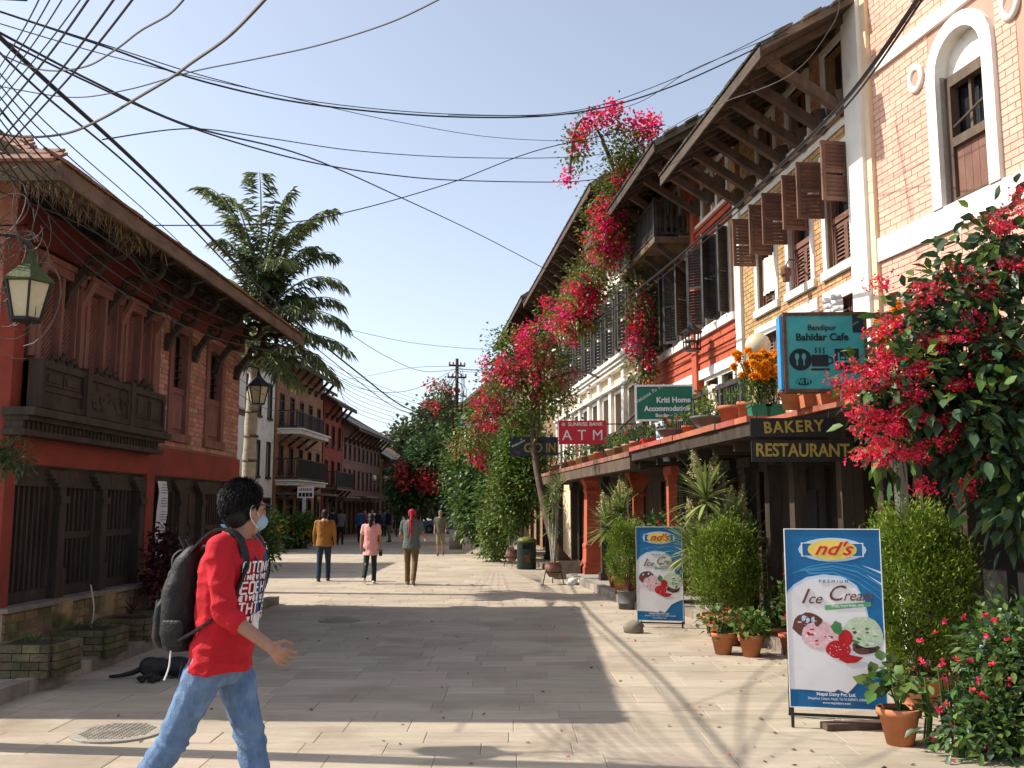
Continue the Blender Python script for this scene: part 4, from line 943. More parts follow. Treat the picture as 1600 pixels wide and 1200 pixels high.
# dark inn sign behind the bougainvillea trunk, green sign by the pole
c, w, h = sign_at(797, 872, 683, 712, 24.5)
t = hang_sign('hanging_sign', 'dark inn sign with yellow letters half hidden by the bougainvillea trunk', c, R(-4), w, h, 'sign_navy'); arm(t, w/2, h*.3, .9)
text(t, 'G', h*.7, 'gold', -w*.12, -h*.1, bold=.006); text(t, 'D IN', h*.7, 'gold', w*.24, -h*.1, bold=.006, squeeze=.8); text(t, 'THE', h*.2, 'bract_red', -w*.36, -h*.32); text(t, 'Welcome', h*.2, 'sign_white', -w*.33, h*.16, rot=R(28))
c, w, h = sign_at(716, 729, 645, 672, 38)
t = hang_sign('hanging_sign', 'small green upright sign next to the power pole', c, 0, w, h, 'sign_green'); disc(t, w*.28, 0, h*.2, 'sign_white'); MB().box(-w*.3, w*.3, -.012, -.0105, -h*.36, -h*.28).build('symbol', 'sign_white', t); arm(t, w/2, 0, .9)
# shop board far left
c, w, h = sign_at(465, 490, 760, 778, 42.3)
t = hang_sign('shop_sign', 'white and dark shop board under the orange brick house', c, 0, w, h, 'sign_white'); b = MB()
for k in range(7): b.box(-w*.40+w*.115*k, -w*.325+w*.115*k, -.012, -.0105, h*.12, h*(.26+.1*rnd()))
b.build('lettering', 'bract_red', t); b = MB()
for k in range(4): b.box(-w*.42+w*.22*k, -w*.24+w*.22*k, -.012, -.0105, -h*.4, -h*.05)
b.build('picture', 'ink_dark', t)
# two ice cream boards
def ice_board(label, foot, rz, w, h, leg, lean=0.):
    t = thing('ice_cream_board', label, 'sign', foot, rz, 'ice cream boards on the paving')
    def part(b, name, m, **k): return b.build(name, m, t, **k)
    z0 = leg; b = MB(); b.box(-w/2, w/2, 0, .025, z0, z0+h); part(b, 'board', 'ice_blue')
    b = MB()
    for x in (-w/2+.012, w/2-.012): b.box(x-.012, x+.012, .004, .026, .005, z0)
    for x in (-w/2+.012, w/2-.012): b.bar((x,.03,z0+h*.85),(x,.42,.02),.02,.02)
    b.bar((-w/2,.42,.02),(w/2,.42,.02),.02,.02)
    part(b, 'leg', 'iron'); b = MB(); e = .006
    for q in ((-w/2-e,-w/2,z0,z0+h),(w/2,w/2+e,z0,z0+h),(-w/2-e,w/2+e,z0+h,z0+h+e),(-w/2-e,w/2+e,z0-e,z0)): b.box(q[0],q[1],-.006,.03,q[2],q[3])
    part(b, 'rim', 'sign_white')
    X = lambda u: (u-.5)*w; Z = lambda v: z0+h*(1-v)      # photo-like 0..1 coordinates on the board
    def poly(pts, name, m, y): MB().add([(X(u), y, Z(v)) for u, v in pts], [tuple(range(len(pts)))]).build(name, m, t)
    def blob(u, v, ru, rv, name, m, y, jag=0., n=22): poly([(u+ru*math.cos(2*PI*k/n)*(1+jag*(rnd()-.5)), v+rv*math.sin(2*PI*k/n)*(1+jag*(rnd()-.5))) for k in range(n)], name, m, y)
    # swirls of white cream
    sw = [(.0,.36),(.08,.315),(.22,.272),(.40,.255),(.60,.265),(.74,.315),(.82,.40),(.86,.52),(.97,.57),(1.,.62),(1.,.76),(.88,.79),(.76,.82),(.66,.88),(.60,.91),(.50,.89),(.46,.905),(.0,.905)]
    poly(sw, 'cream_swirl', 'ice_pale', -.0012); poly([(.5+(u-.5)*.97, .02+v*.985) if 0 < u < 1 else (u, min(v+.012, .9)) for u, v in sw], 'cream_swirl', 'ice_white', -.0022)
    for k in range(4):
        pts = [(.0+.05*k, .27-.02*k)] ; aa = [(.25, .21+.012*k), (.5, .185+.018*k), (.75, .205+.028*k), (1., .27+.04*k)]
        lo = [(u, v+.006+.004*(k % 2)) for u, v in aa][::-1]; poly(pts+aa+lo, 'swirl_line', 'ice_mid', -.001-.0001*k)
    poly([(.80,.2),(1.,.235),(1.,.25)], 'swirl_line', 'ice_pale', -.0016); poly([(.84,.25),(1.,.30),(1.,.312)], 'swirl_line', 'ice_pale', -.0016)
    # brand plate
    blob(.5, .115, .36, .068, 'logo_glow', 'ice_pale', -.0012); poly([(.17,.075),(.83,.075),(.83,.155),(.17,.155)], 'logo_glow', 'ice_white', -.0018); poly([(.185,.08),(.815,.08),(.815,.15),(.185,.15)], 'logo_plate', 'ice_blue', -.0026); blob(.5, .115, .26, .058, 'logo_oval', 'ice_yellow', -.0034)
    text(t, "nd's", h*.105, 'ice_redink', X(.5), Z(.112), y=-.005, shear=.45, bold=.002*w/.7, squeeze=1.22)
    text(t, 'PREMIUM', h*.026, 'ice_blue', X(.5), Z(.295), y=-.005, space=1.7)
    text(t, 'I', h*.12, 'ice_brown', X(.17), Z(.385), y=-.005, shear=.4, squeeze=1.1); text(t, 'ce', h*.085, 'ice_brown', X(.29), Z(.395), y=-.005, shear=.4)
    text(t, 'C', h*.125, 'ice_brown', X(.50), Z(.365), y=-.005, shear=.4); text(t, 'ream', h*.085, 'ice_brown', X(.745), Z(.375), y=-.005, shear=.4, squeeze=.92)
    poly([(.40,.43),(.88,.405),(.88,.43),(.40,.458)], 'slogan_strip', 'ice_greenstrip', -.003); text(t, 'Made from fresh milk', h*.024, 'sign_white', X(.64), Z(.431), y=-.005, rot=R(3.5), squeeze=.85)
    # scoops, berries, leaf
    blob(.22, .545, .17, .07, 'scoop', 'ice_brown', -.003, .12); blob(.78, .575, .20, .085, 'scoop', 'ice_mint', -.003, .08); blob(.80, .66, .14, .04, 'scoop', 'ice_brown', -.0036, .25); blob(.83, .60, .16, .06, 'scoop', 'ice_mint', -.0042, .08)
    blob(.34, .60, .20, .078, 'scoop', 'ice_pink', -.0048, .06)
    for u_, v_, ru_, rv_, ms_, y_ in ((.34,.60,.17,.06,('ice_white','ice_pink','ice_berry'),-.00485),(.81,.59,.15,.06,('ice_white','ice_mint','ice_brown','ice_leaf'),-.00425),(.22,.54,.14,.05,('ice_brown','ice_redink','sign_black','ice_pink'),-.00315),(.80,.665,.11,.03,('sign_black','ice_brown'),-.0037)):
        for k in range(26): a_ = rnd()*6.28; q_ = rnd()**.5; blob(u_+ru_*q_*math.cos(a_), v_+rv_*q_*math.sin(a_), .008+.024*rnd(), .003+.006*rnd(), 'scoop_fleck', random.choice(ms_), y_-.00002*k, .5, 8)
    for k in range(9): blob(.14+.2*rnd(), .50+.05*rnd(), .022, .012, 'crumb', 'ice_pale' if k % 2 else 'ice_brown', -.0050-.0001*k, .3, 8)
    blob(.60, .61, .075, .045, 'berry', 'ice_berry', -.0054, .06); blob(.52, .675, .13, .05, 'berry', 'ice_berry', -.006, .05); poly([(.52,.73),(.60,.70),(.78,.715),(.70,.745),(.6,.75)], 'berry', 'ice_berry', -.0064)
    poly([(.45,.55),(.50,.515),(.56,.53),(.57,.58),(.54,.595),(.48,.58)], 'mint_leaf', 'ice_leaf', -.0066)
    for k in range(16): blob(.42+.2*rnd(), .645+.07*rnd(), .006, .003, 'seed', 'ice_pink', -.0068, 0, 6)
    text(t, 'Nepal Dairy Pvt. Ltd.', h*.025, 'sign_white', X(.48), Z(.925), y=-.005, bold=.0006); text(t, 'Dhapakhel, Lalitpur, Nepal, Tel: 01-5250373, 5250368', h*.0175, 'sign_white', X(.5), Z(.95), y=-.005, squeeze=.86); text(t, 'www.nepaldairy.com', h*.018, 'sign_white', X(.48), Z(.972), y=-.005)
    return t
g = G(1312, 1141); ice_board('nearer and larger blue ice cream board with legs on the paving', (g.x, g.y, 0), R(-13), .70, 1.34, .16)
g = G(1032, 981); ice_board('smaller blue ice cream board farther up the street beside a stone', (g.x, g.y, 0), R(-13), .64, 1.30, .10)
# stones
def rock(label, loc, r, m='stone'):
    b = MB(); b.ell((0,0,r[2]*.6), r, 11, 8); b.v = [tuple(c*(1+.22*math.sin(7*v[0]/r[0]+3*i % 5)*.4+.14*(rnd()-.5)) for c in v) for i, v in enumerate(b.v)]
    o = b.build('stone', m, loc=loc, smooth=True); return tag(o, label, 'stone')
rock('grey stone holding down the smaller ice cream board', G(990, 989), (.14,.10,.10)); 
g = G(893, 914); rock('pale rough stone left of the pair beside the red column step', g, (.12,.1,.09), 'white'); rock('pale rough stone right of the pair beside the red column step', g+Vector((.22,.06,0)), (.1,.1,.08), 'white')
b = MB().box(-.35,.35,-.06,.06,0,.05); tag(b.build('wood_offcut', 'wood_grey', loc=G(1355,1138), rot=(0,0,R(8))), 'dark weathered timber offcut lying under the nearer ice cream board', 'timber')
# manhole covers
def manhole(label, loc, r):
    t = thing('manhole_cover', label, 'manhole cover', loc); MB().lathe([(r,-.01),(r,.009),(r*.94,.012)], 32).build('plate', 'rust' if r > .4 else 'concrete', t)
    b = MB()
    for i in range(-7, 8):
        for j in range(-7, 8):
            if (i*i+j*j) < 48: s = r/8.6; b.box(i*s-s*.3, i*s+s*.3, j*s-s*.3, j*s+s*.3, .011, .017)
    b.build('stud_pattern', 'stone', t)['kind'] = 'stuff'
manhole('round studded manhole cover in the sunlit paving near the camera', G(184, 1146)+Vector((0,0,.006)), .33)
manhole('worn manhole cover in the big shadow in mid street', G(530, 970)+Vector((0,0,.006)), .3)
# litter bin
g = G(823, 890); t = thing('litter_bin', 'dark green litter bin with a domed lid by the arcade', 'bin', (g.x, g.y+.2, 0))
dm('bin', (.018,.04,.033), (.012,.026,.022), rough=.45, dirt=((.14,.11,.05),6,.6,.75)); MB().lathe([(.25,0),(.27,.04),(.265,.72),(.27,.74)], 20).build('body', 'bin', t, True); MB().lathe([(.275,.74),(.27,.80),(.2,.86),(.06,.89)], 20).build('lid', 'leaf_yellow', t, True)
MB().box(-.12,.12,-.285,-.24,.56,.68).build('opening', 'dark', t); MB().box(-.09,.09,-.28,-.255,.2,.4).build('notice_plate', 'rust', t)
# benches on the left
def bench(label, loc, rz, w=1.5, m='wood'):
    t = thing('bench', label, 'bench', loc, rz)
    for k in range(4): MB().box(-w/2, w/2, -.22+.11*k, -.13+.11*k, .42, .45).build('seat_slat', m, t)
    for k in range(4): MB().box(-w/2, w/2, .25+.03*k, .28+.03*k, .52+.1*k, .6+.1*k).build('back_slat', m, t)
    for s in (-1, 1):
        b = MB(); x = s*(w/2-.12); b.bar((x,-.2,0),(x,-.2,.42),.05,.05); b.bar((x,.22,0),(x,.36,.92),.05,.05); b.bar((x,-.24,.4),(x,.26,.4),.05,.05); b.tube([(x,-.22,.42),(x,-.24,.6),(x,-.1,.66),(x,.26,.62)], .025, 6); b.build('leg', 'iron', t)
g = G(441, 858); bench('dark timber bench with iron arms on the shaded left side', (g.x, g.y, 0), R(70), 1.3)
def chair(label, loc, rz):
    t = thing('plastic_chair', label, 'chair', loc, rz); MB().box(-.22,.22,-.22,.22,.41,.44).build('seat', 'sign_white', t); b = MB(); b.box(-.22,.22,.2,.23,.47,.86); b.build('backrest', 'sign_white', t)
    for x in (-.2, .2):
        for y in (-.2, .2): MB().bar((x*1.15,y*1.15,0),(x,y,.41),.04,.04).build('leg', 'sign_white', t)
        MB().bar((x*1.1,-.2,.62),(x*1.1,.22,.62),.04,.03).build('armrest', 'sign_white', t)
g = G(412, 866); chair('white plastic chair beside the dark bench', (g.x, g.y, 0), R(80))
# lanterns
dm('lampglass', (.55,.50,.34), (.45,.40,.26), rough=.25, spec=.5)
def lantern(label, top, s, rod_to, green=True):
    """top: hook point; s: width"""
    t = thing('street_lantern', label, 'lantern', top); n = 6; z = -.12*s/.3
    MB().lathe([(.02,z*.2),(s*.12,z*.6),(s*.16,z*.9),(s*.62,z-s*.42),(s*.62,z-s*.46)], n).build('roof', 'moss' if green else 'iron', t)
    MB().lathe([(s*.33,z-s*1.30),(s*.52,z-s*.47)], n).build('glass', 'lampglass', t)
    b = MB()
    for k in range(n): a = 2*PI*k/n; b.bar((s*.34*math.cos(a),s*.34*math.sin(a),z-s*1.3),(s*.54*math.cos(a),s*.54*math.sin(a),z-s*.46),.018,.018)
    b.lathe([(s*.37,z-s*1.36),(s*.37,z-s*1.29)], n); b.build('frame', 'iron', t)
    b = MB(); b.tube([(0,0,z*.3),(0,0,.02)]+[tuple(q) for q in rod_to], .014, 6); b.build('bracket', 'iron', t)
    return t
top_ = P(48, 388, 7.3); lantern('mossy topped street lantern hanging among loose cables at far left', top_, .33, [(-.12,.0,.1),(-.5,-.05,.12)])
top_ = P(404, 578, 17.2); lantern('clear glass street lantern at the far corner of the left house', top_, .36, [(-.1,0,.06),(-.42,0,.06)], False)
def box_lantern(label, d, z):
    p = rframe(d, .42); t = thing('wall_lantern', label, 'lantern', (p.x, p.y, z), RT)
    MB().lathe([(.02,.2),(.06,.14),(.2,.02),(.2,.0)], 6).build('roof', 'iron', t); b = MB()
    for k in range(6): a = 2*PI*k/6; b.bar((.15*math.cos(a),.15*math.sin(a),-.3),(.17*math.cos(a),.17*math.sin(a),0),.02,.02)
    b.lathe([(.17,-.33),(.17,-.30)], 6); b.lathe([(.16,-.17),(.16,-.155)], 6); b.build('cage', 'iron', t); MB().ell((0,0,-.16), (.04,.04,.08), 8, 6).build('bulb', 'lampglass', t)
    b = MB(); b.tube([(0,0,.18),(0,0,.32),(0,.40,.32)], .018, 6); b.build('bracket', 'iron', t)
box_lantern('black cage lantern on the red house, left of the two', 20.6, 4.86); box_lantern('black cage lantern on the red house, right of the two', 17.4, 4.86)
p = P(1184, 540, 11.9); t = thing('globe_lamp', 'cream globe lamp on a short post above the marigolds', 'lamp', (p.x, p.y, 2.69)); MB().ell((0,0,p.z-2.69), .16, 18, 12).build('globe', 'plume' if 0 else 'lampglass', t, True); MB().tube([(0,0,0),(0,0,p.z-2.69-.15)], .025, 8).build('post', 'iron', t); MB().lathe([(.07,p.z-2.69-.19),(.09,p.z-2.69-.14)], 10).build('collar', 'iron', t)
# three arm street lamp far down
p = G(592, 838); t = thing('street_lamp', 'slim street lamp with two small globes far down the street', 'street lamp', p); MB().tube([(0,0,0),(0,0,3.6)], [.07,.04], 8).build('post', 'rust', t)
for s in (-1, 1): MB().tube([(0,0,3.3),(s*.2,0,3.25),(s*.36,0,3.4)], .025, 6).build('arm', 'rust', t); MB().ell((s*.36,0,3.55), (.15,.15,.18), 10, 8).build('globe', 'lampglass', t)
# power pole in mid distance, and the near pole whose cables fill the upper left
def pole(label, base, H, r, m, arms, collar=None):
    t = thing('power_pole', label, 'pole', base); MB().tube([(0,0,0),(0,0,H)], [r, r*.6], 10).build('shaft', m, t)
    for z, w, a in arms:
        ca, sa = math.cos(a), math.sin(a); o = MB().bar((-w*ca,-w*sa,z),(w*ca,w*sa,z),.07,.07).build('crossarm', 'iron', t)
        for k in (-1,-.5,.5,1): MB().lathe([(.03,0),(.045,.03),(.03,.06),(.045,.09),(.02,.13)], 8, (k*w*ca*.94, k*w*sa*.94, z+.03)).build('insulator', 'terra_pale', o)
    if collar: MB().lathe([(collar[0],0),(collar[0],collar[1]),(collar[0]*.9,collar[1]+.02)], 16).build('concrete_collar', 'concrete', t, True)
    return t
g = G(712, 858); PP = pole('thin power pole in a concrete collar hung with cables, mid street right', g, 8.0, .11, 'bark', ((7.7,.35,.3),(7.2,.4,.2),(6.6,.25,1.2)), (.27,.75))
b = MB()
for k in range(16):
    a = rnd()*6.3; r0 = .25+.3*rnd(); z0 = 7.7-rnd()*.8; b.tube(smooth_path([(0,0,z0),(r0*math.cos(a),r0*math.sin(a),z0-.3-rnd()*.5),(r0*.6*math.cos(a),r0*.6*math.sin(a),z0-1.2-rnd()),(.05,0,z0-1.8-rnd())], 4), .012, 4)
b.build('cable_tangle', 'wire', PP)
NP = pole('near power pole with cable coils just left of the frame', (-4.35, 7.1, 0), 6.6, .13, 'concrete', ((6.3,.5,.1),(5.7,.5,.1)))
# loose coils of cable hanging by the pole
b = MB()
for k in range(26):
    c = P(-8+60*rnd(), 300+190*rnd(), 7.2+.3*rnd()); rr = .12+.22*rnd(); a0 = rnd()*6.3; tl = rnd()*.6-.3
    b.tube([c + Vector((rr*math.cos(a0+.35*i)*(.6+.02*i), tl*rr*math.sin(a0+.35*i), rr*1.2*math.sin(a0+.35*i)*(1-.01*i) - .01*i)) for i in range(int(9+rnd()*14))], .003+.002*rnd(), 5)
t = thing('cable_coil', 'tangled loops of old cable drooping in front of the left house', 'cable', (-3.9, 7.2, 0)); o = b.build('cable', 'wire_pale', t); o.location = -Vector(t.location)
# ---- overhead wires: photo pixels at their real distances, (px, py, metres)
def wire(label, pts, r=.007, m='wire', n=8):
    o = MB().tube(smooth_path([P(*q) for q in pts], n), r*.8, 5).build('overhead_wire', m); return tag(o, label, 'wire', 'overhead wires')
def sagged(a, b, sag, n=5):
    A, B = P(*a), P(*b); return [A.lerp(B, k/n) - Vector((0,0,4*sag*(k/n)*(1-k/n))) for k in range(n+1)]
def swire(label, a, b, sag, r=.007, m='wire'):
    o = MB().tube(smooth_path(sagged(a, b, sag), 5), r, 5).build('overhead_wire', m); return tag(o, label, 'wire', 'overhead wires')
wire('thick black cable bundle running down the left eave to the power pole', [(-60,0,6.9),(60,115,7.6),(250,290,10.5),(440,482,17),(560,583,24),(632,636,31),(690,655,37),(712,652,40.3)], .026)
wire('second cable clipped beneath the thick bundle on the left', [(-60,20,6.9),(60,140,7.7),(245,300,10.6),(430,488,17),(555,592,24),(630,642,31),(712,660,40.3)], .013)
for k in range(9):
    y0 = 60+16*k; wire(('first','second','third','fourth','fifth','sixth','seventh','eighth','ninth')[k] + ' from the top of the thin wires fanning from near pole to far street', [(-60,y0-20,6.9),(70+8*k,y0+130+12*k,8.5),(250+10*k,350+22*k,13),(420+12*k,505+9*k,20),(560,590+7*k,29),(700,640+6*k,40)], .008)
wire('long wire sagging across the sky towards the brick house eave', [(-40,5,6.9),(170,75,7.2),(320,128,7.8),(500,165,8.6),(720,183,9.6),(900,176,10.3),(1050,135,10.7),(1230,52,10.9)], .011)
wire('companion of the long wire sagging across the sky', [(-40,5,7.0),(170,72,7.3),(330,122,7.9),(500,160,8.7),(720,179,9.7),(900,173,10.4),(1060,120,10.7),(1235,36,10.9)], .006)
wire('wire dipping low over the street to the bougainvillea top', [(-40,40,6.9),(120,120,8),(300,200,9.6),(470,250,11.5),(600,272,13.5),(720,282,15.8),(890,284,19),(960,275,20.5)], .012)
wire('thin wire rising from left eave over the palm to the red house eave', [(-40,352,8),(150,352,12),(420,350,15),(540,332,15.5),(700,287,16),(850,232,16.5),(1040,195,17)], .011)
wire('slanting wire from upper left down to cream house eave', [(-40,30,6.9),(150,130,9),(300,198,11),(480,245,14),(640,315,19),(760,372,25),(870,430,31)], .015)
wire('middle slanting wire ending at the dark eave', [(160,218,9),(300,201,10.5),(420,216,12),(560,236,14),(720,246,16),(880,246,18),(985,236,19)], .009)
wire('upper wire curving from top centre down to the left eave', [(700,-8,5.4),(610,35,5.9),(500,70,6.5),(400,92,7),(300,112,7.5),(200,140,8),(110,152,8.6),(0,135,9)], .007)
wire('faint high wire crossing from left to the red roof', [(-40,25,7),(200,95,8.4),(420,145,10),(620,190,12.5),(800,217,15),(1020,222,17.5)], .006)
wire('thin wire rising from the pale house roof to the pole', [(485,600,45),(560,590,43),(640,575,41.5),(712,572,40.4)], .012)
wire('twisted service cable running along the right hand row', [(712,576,40.4),(770,577,36),(850,548,28),(930,500,21.5),(1010,442,17),(1120,350,13),(1230,248,10),(1330,145,8),(1440,-10,6.4)], .024)
wire('thinner cable wound beside the twisted service cable', [(712,580,40.4),(775,580,36),(855,553,28),(935,506,21.5),(1015,448,17),(1124,356,13),(1234,255,10),(1334,152,8),(1446,-8,6.4)], .012)
wire('thin pale wire under the right hand eave', [(870,292,24),(1000,225,15.5),(1100,172,12.6),(1230,120,10.5),(1300,40,9),(1312,-10,8.2)], .007, 'wire_pale')
wire('wire from red eave rising to the upper right', [(700,180,14),(860,180,13.5),(985,165,13),(1080,110,12),(1200,60,10.5),(1290,10,9.5)], .006)
wire('crossing wire from the mid pole up to right eave', [(526,508,26),(600,555,32),(660,580,36),(712,577,40.4)], .012)
wire('far crossing wire above the plum house', [(545,515,30),(640,535,32),(740,545,33),(800,545,34)], .009)
wire('low wire with pale sag under the plum house eave', [(430,672,41),(520,715,45),(600,732,50),(660,730,56)], .014, 'wire_pale')
wire('lower sagging wire between left houses and the pole', [(480,560,34),(560,606,36),(640,610,38),(712,576,40.3)], .012)
wire('near thick cable looping down from top right of the left corner', [(425,-12,4.6),(360,55,5),(300,98,5.4),(270,120,5.6),(220,150,6),(160,185,6.4),(105,208,6.8),(40,214,7.2),(-20,205,7.3)], .012, 'wire_pale')
wire('near cable dropping from the top edge to the coil', [(295,-10,4.6),(265,22,5),(220,48,5.3),(180,78,5.6),(130,105,6.2),(60,108,6.8),(-20,75,7)], .008, 'wire_pale')
for k, (xa, xb, lb) in enumerate(((35,210,'steepest'),(30,180,'second steepest'),(8,140,'third'),(0,128,'fourth'),(0,98,'fifth'),(0,78,'sixth'),(0,60,'leftmost'))):
    wire(lb + ' near wire climbing over the camera at upper left', [(xa-30,200+34-14*k,7.2),((xa+xb)/2,105-8*k,5.4),(xb+8,-15,4.4)], .008 if k < 3 else .005)
for k in range(5):
    wire(('first','second','third','fourth','fifth','sixth','seventh','eighth','ninth')[k] + ' from the top of the slack drop wires crossing the left house front', [(-20,150+35*k,7.2),(120+20*k,300+25*k,9.5),(300,440+28*k,13.5),(420,560+20*k,17.5),(500,612+6*k,26)], .006)

# ================================================================== POTS AND PLANTS
def pot_mesh(kind, s):
    b = MB()
    if kind == 'classic': b.lathe([(s*.62,0),(s*.9,s*1.35),(s*1.02,s*1.36),(s*1.04,s*1.68),(s*.93,s*1.70),(s*.9,s*1.5)], 18)
    elif kind == 'bowl': b.lathe([(s*.5,0),(s*.55,s*.06),(s*.45,s*.14),(s*.8,s*.45),(s*.98,s*.75),(s*1.06,s*.78),(s*1.06,s*.9),(s*.94,s*.92),(s*.9,s*.8)], 22)
    elif kind == 'square': b.lathe([(s*.68,0),(s*.9,s*1.2),(s*1.0,s*1.22),(s*1.0,s*1.5),(s*.9,s*1.5),(s*.88,s*1.3)], sq=True)
    elif kind == 'box': b.lathe([(s*.62,0),(s*.72,s*.9),(s*.78,s*.9),(s*.78,s*1.06),(s*.7,s*1.06),(s*.68,s*.9)], sq=True)
    elif kind == 'bucket': b.lathe([(s*.85,0),(s*.9,s*.5),(s*.93,s*.52),(s*.9,s*.55),(s*.97,s*1.5),(s*1.0,s*1.52),(s*1.0,s*1.62),(s*.92,s*1.62),(s*.9,s*1.4)], 18)
    elif kind == 'jar': b.lathe([(s*.45,0),(s*.75,s*.4),(s*.95,s*.95),(s*.9,s*1.25),(s*.72,s*1.5),(s*.8,s*1.58),(s*.82,s*1.64),(s*.7,s*1.66),(s*.66,s*1.5)], 20)
    return b
POT_TOP = dict(classic=1.5, bowl=.8, square=1.3, box=.9, bucket=1.4, jar=1.5); POT_R = dict(classic=.9, bowl=.9, square=.85, box=.66, bucket=.9, jar=.66)
def potted(label, loc, kind, s, m, plant=None, group=None, sc=(1,1,1), name='potted_plant', cat='plant', rz=0., tilt=0.):
    t = thing(name, label, cat, loc, rz, group); o = pot_mesh(kind, s).build('pot', m, t, kind not in ('square','box')); o.scale = sc
    zt = POT_TOP[kind]*s*sc[2]
    so = MB().lathe([(POT_R[kind]*s,zt-.02),(POT_R[kind]*s,zt),(POT_R[kind]*s*.3,zt+.015)], 14, sq=kind in ('square','box')).build('soil', 'soil', t); so.scale = (sc[0], sc[1], 1)
    if plant: plant(t, zt, s)
    if tilt: t.rotation_euler = (0, tilt, rz)
    return t
def pl_leafy(n=130, r=.22, h=.25, L=.09, W=.06, m='leaf', fl=0, fm='pinkflower', fs=.045, big=False, stems=5):
    def f(t, z, s):
        b = MB()
        for k in range(stems): a = 6.28*k/stems; b.tube([(0,0,z),(.3*r*math.cos(a),.3*r*math.sin(a),z+h*.6),(.6*r*math.cos(a),.6*r*math.sin(a),z+h*1.2)], .007, 5)
        b.build('stem', 'leaf', t)
        C, D = clumps([((0,0,z+h*.85),(r,r,h*.85))], n, r*.22, 9, .4); D[:,2] += .25; leaves('foliage', C, D, L*(.6+.7*np.random.random(len(C))), W, m, t, .15, big)
        if fl:
            C, D = in_ell(fl, (0,0,z+h*1.0), (r*1.05,r*1.05,h*.9), .85); flowers(t, C, fs, fm)
    return f
def flowers(t, C, s, m, petals=7, name='blossom'):
    n = len(C); CC = np.repeat(np.asarray(C), petals, 0); D = unit(np.random.normal(size=(n*petals,3))*[1,1,.8] + [0,0,.25])
    return leaves(name, CC, D, s, s*.9, m, t, .0)
def pl_thuja(h, r, n=7000, taper=.74):
    def f(t, z, s):
        MB().tube([(0,0,z-.05),(.02,0,z+h*.4),(0,0,z+h*.8)], [.03,.022,.008], 7).build('trunk', 'bark', t)
        b = MB()
        for k in range(9): a = k*2.4; q = .12+.07*k; b.tube([(0,0,z+h*.04+q*.2),(r*.3*math.cos(a),r*.3*math.sin(a),z+h*(.2+.05*k)),(r*.5*math.cos(a),r*.5*math.sin(a),z+h*(.4+.06*k))], .008, 5)
        b.build('branch', 'bark', t)
        k = 60; m = n//k; zz = np.random.random(m)**.85; ang = np.random.random(m)*6.283
        prof = np.sqrt(np.clip(1-((zz-.50)/.56)**2, 0, 1))*(1-(1-taper)*zz)*(.9+.2*np.random.random(m))       # egg-shaped outline
        rad = r*prof*(.60+.46*np.random.random(m)**.6)*(1+.10*np.sin(ang*5+zz*9)+.09*np.sin(ang*2-zz*14))
        C = np.stack([rad*np.cos(ang), rad*np.sin(ang), z+h*(.12+.88*zz)], 1); out = np.stack([np.cos(ang), np.sin(ang), .9+.6*zz], 1)
        CC = np.repeat(C, k, 0) + np.random.normal(size=(m*k,3))*[.026,.026,.048]*(r/.25); DD = unit(np.repeat(out, k, 0)*.8 + np.random.normal(size=(m*k,3))*.7)
        leaves('foliage', CC, DD, .034+.022*np.random.random(m*k), .015, 'leaf_thuja', t, .0)
    return f
def blades(n, L, W, zc, spread=(15,110), m='leaf_stripe', seg=5, sag=.55):
    V = []; F = []
    for i in range(n):
        az = rnd()*6.283; el = R(90-(spread[0]+(spread[1]-spread[0])*(i/n)**.8)); l = L*(.75+.35*rnd()); p = np.array([0,0,zc+.12*(1-i/n)]); d = np.array([math.cos(az)*math.cos(el), math.sin(az)*math.cos(el), math.sin(el)]); sd = np.array([-math.sin(az), math.cos(az), 0]); base = len(V)
        for k in range(seg+1):
            w = W*(.45+1.1*(k/seg))*(1-k/seg)**.55 if k else W*.35; V += [p-sd*w/2, p+sd*w/2]; d = d+np.array([0,0,-sag/seg*(.4+k/seg)]); d /= np.linalg.norm(d); p = p+d*l/seg
        for k in range(seg): a = base+2*k; F += [[a,a+1,a+3,a+2]]
    return np.array(V), np.array(F)
def pl_dracaena(stems, n=70, L=.5, W=.045, m='leaf_stripe', plume=0, stem_r=.018):
    """stems: (dx, dy, height) list"""
    def f(t, z, s):
        for dx, dy, h in stems:
            MB().tube([(dx*.2,dy*.2,z-.03),(dx*.7,dy*.7,z+h*.5),(dx,dy,z+h)], [stem_r*1.3,stem_r,stem_r*.9], 7).build('stem', 'bark_pale' if m != 'leaf_dark' else 'bark', t)
            V, F = blades(n, L, W, z+h, m=m); V += np.array([dx,dy,0]); np_mesh('leaf_crown', V, F, m, t)
        for k in range(plume):
            dx, dy, h = stems[k % len(stems)]; a = rnd()*6.3; tip = Vector((dx+.16*math.cos(a), dy+.16*math.sin(a), z+h+L*1.0+.12*rnd())); b0 = Vector((dx,dy,z+h)); C = []; 
            for q in range(420): u = rnd(); c = b0.lerp(tip, .45+.55*u); rr = .07*(1.15-u); C.append((c.x+random.gauss(0,rr), c.y+random.gauss(0,rr), c.z+random.gauss(0,.03)))
            leaves('flower_plume', np.array(C), np.random.normal(size=(len(C),3))+[0,0,.6], .034, .024, 'plume', t)['kind'] = 'stuff'
            MB().tube([b0, b0.lerp(tip,.6)+Vector((0,0,.02)), tip], .006, 4).build('flower_stalk', 'plume', t)
    return f
def wst(d, inset=.2, z=2.69):      # a place on the terrace edge
    p = rframe(d, 1.74-inset); return (p.x, p.y, z)
def d_at(px, inset=.2):            # distance at which the terrace edge shows at photo column px
    k = (px-800)/1500; A = 4.4-(1.74-inset)*.994; return (A+.107*11+0)/(k+.107)
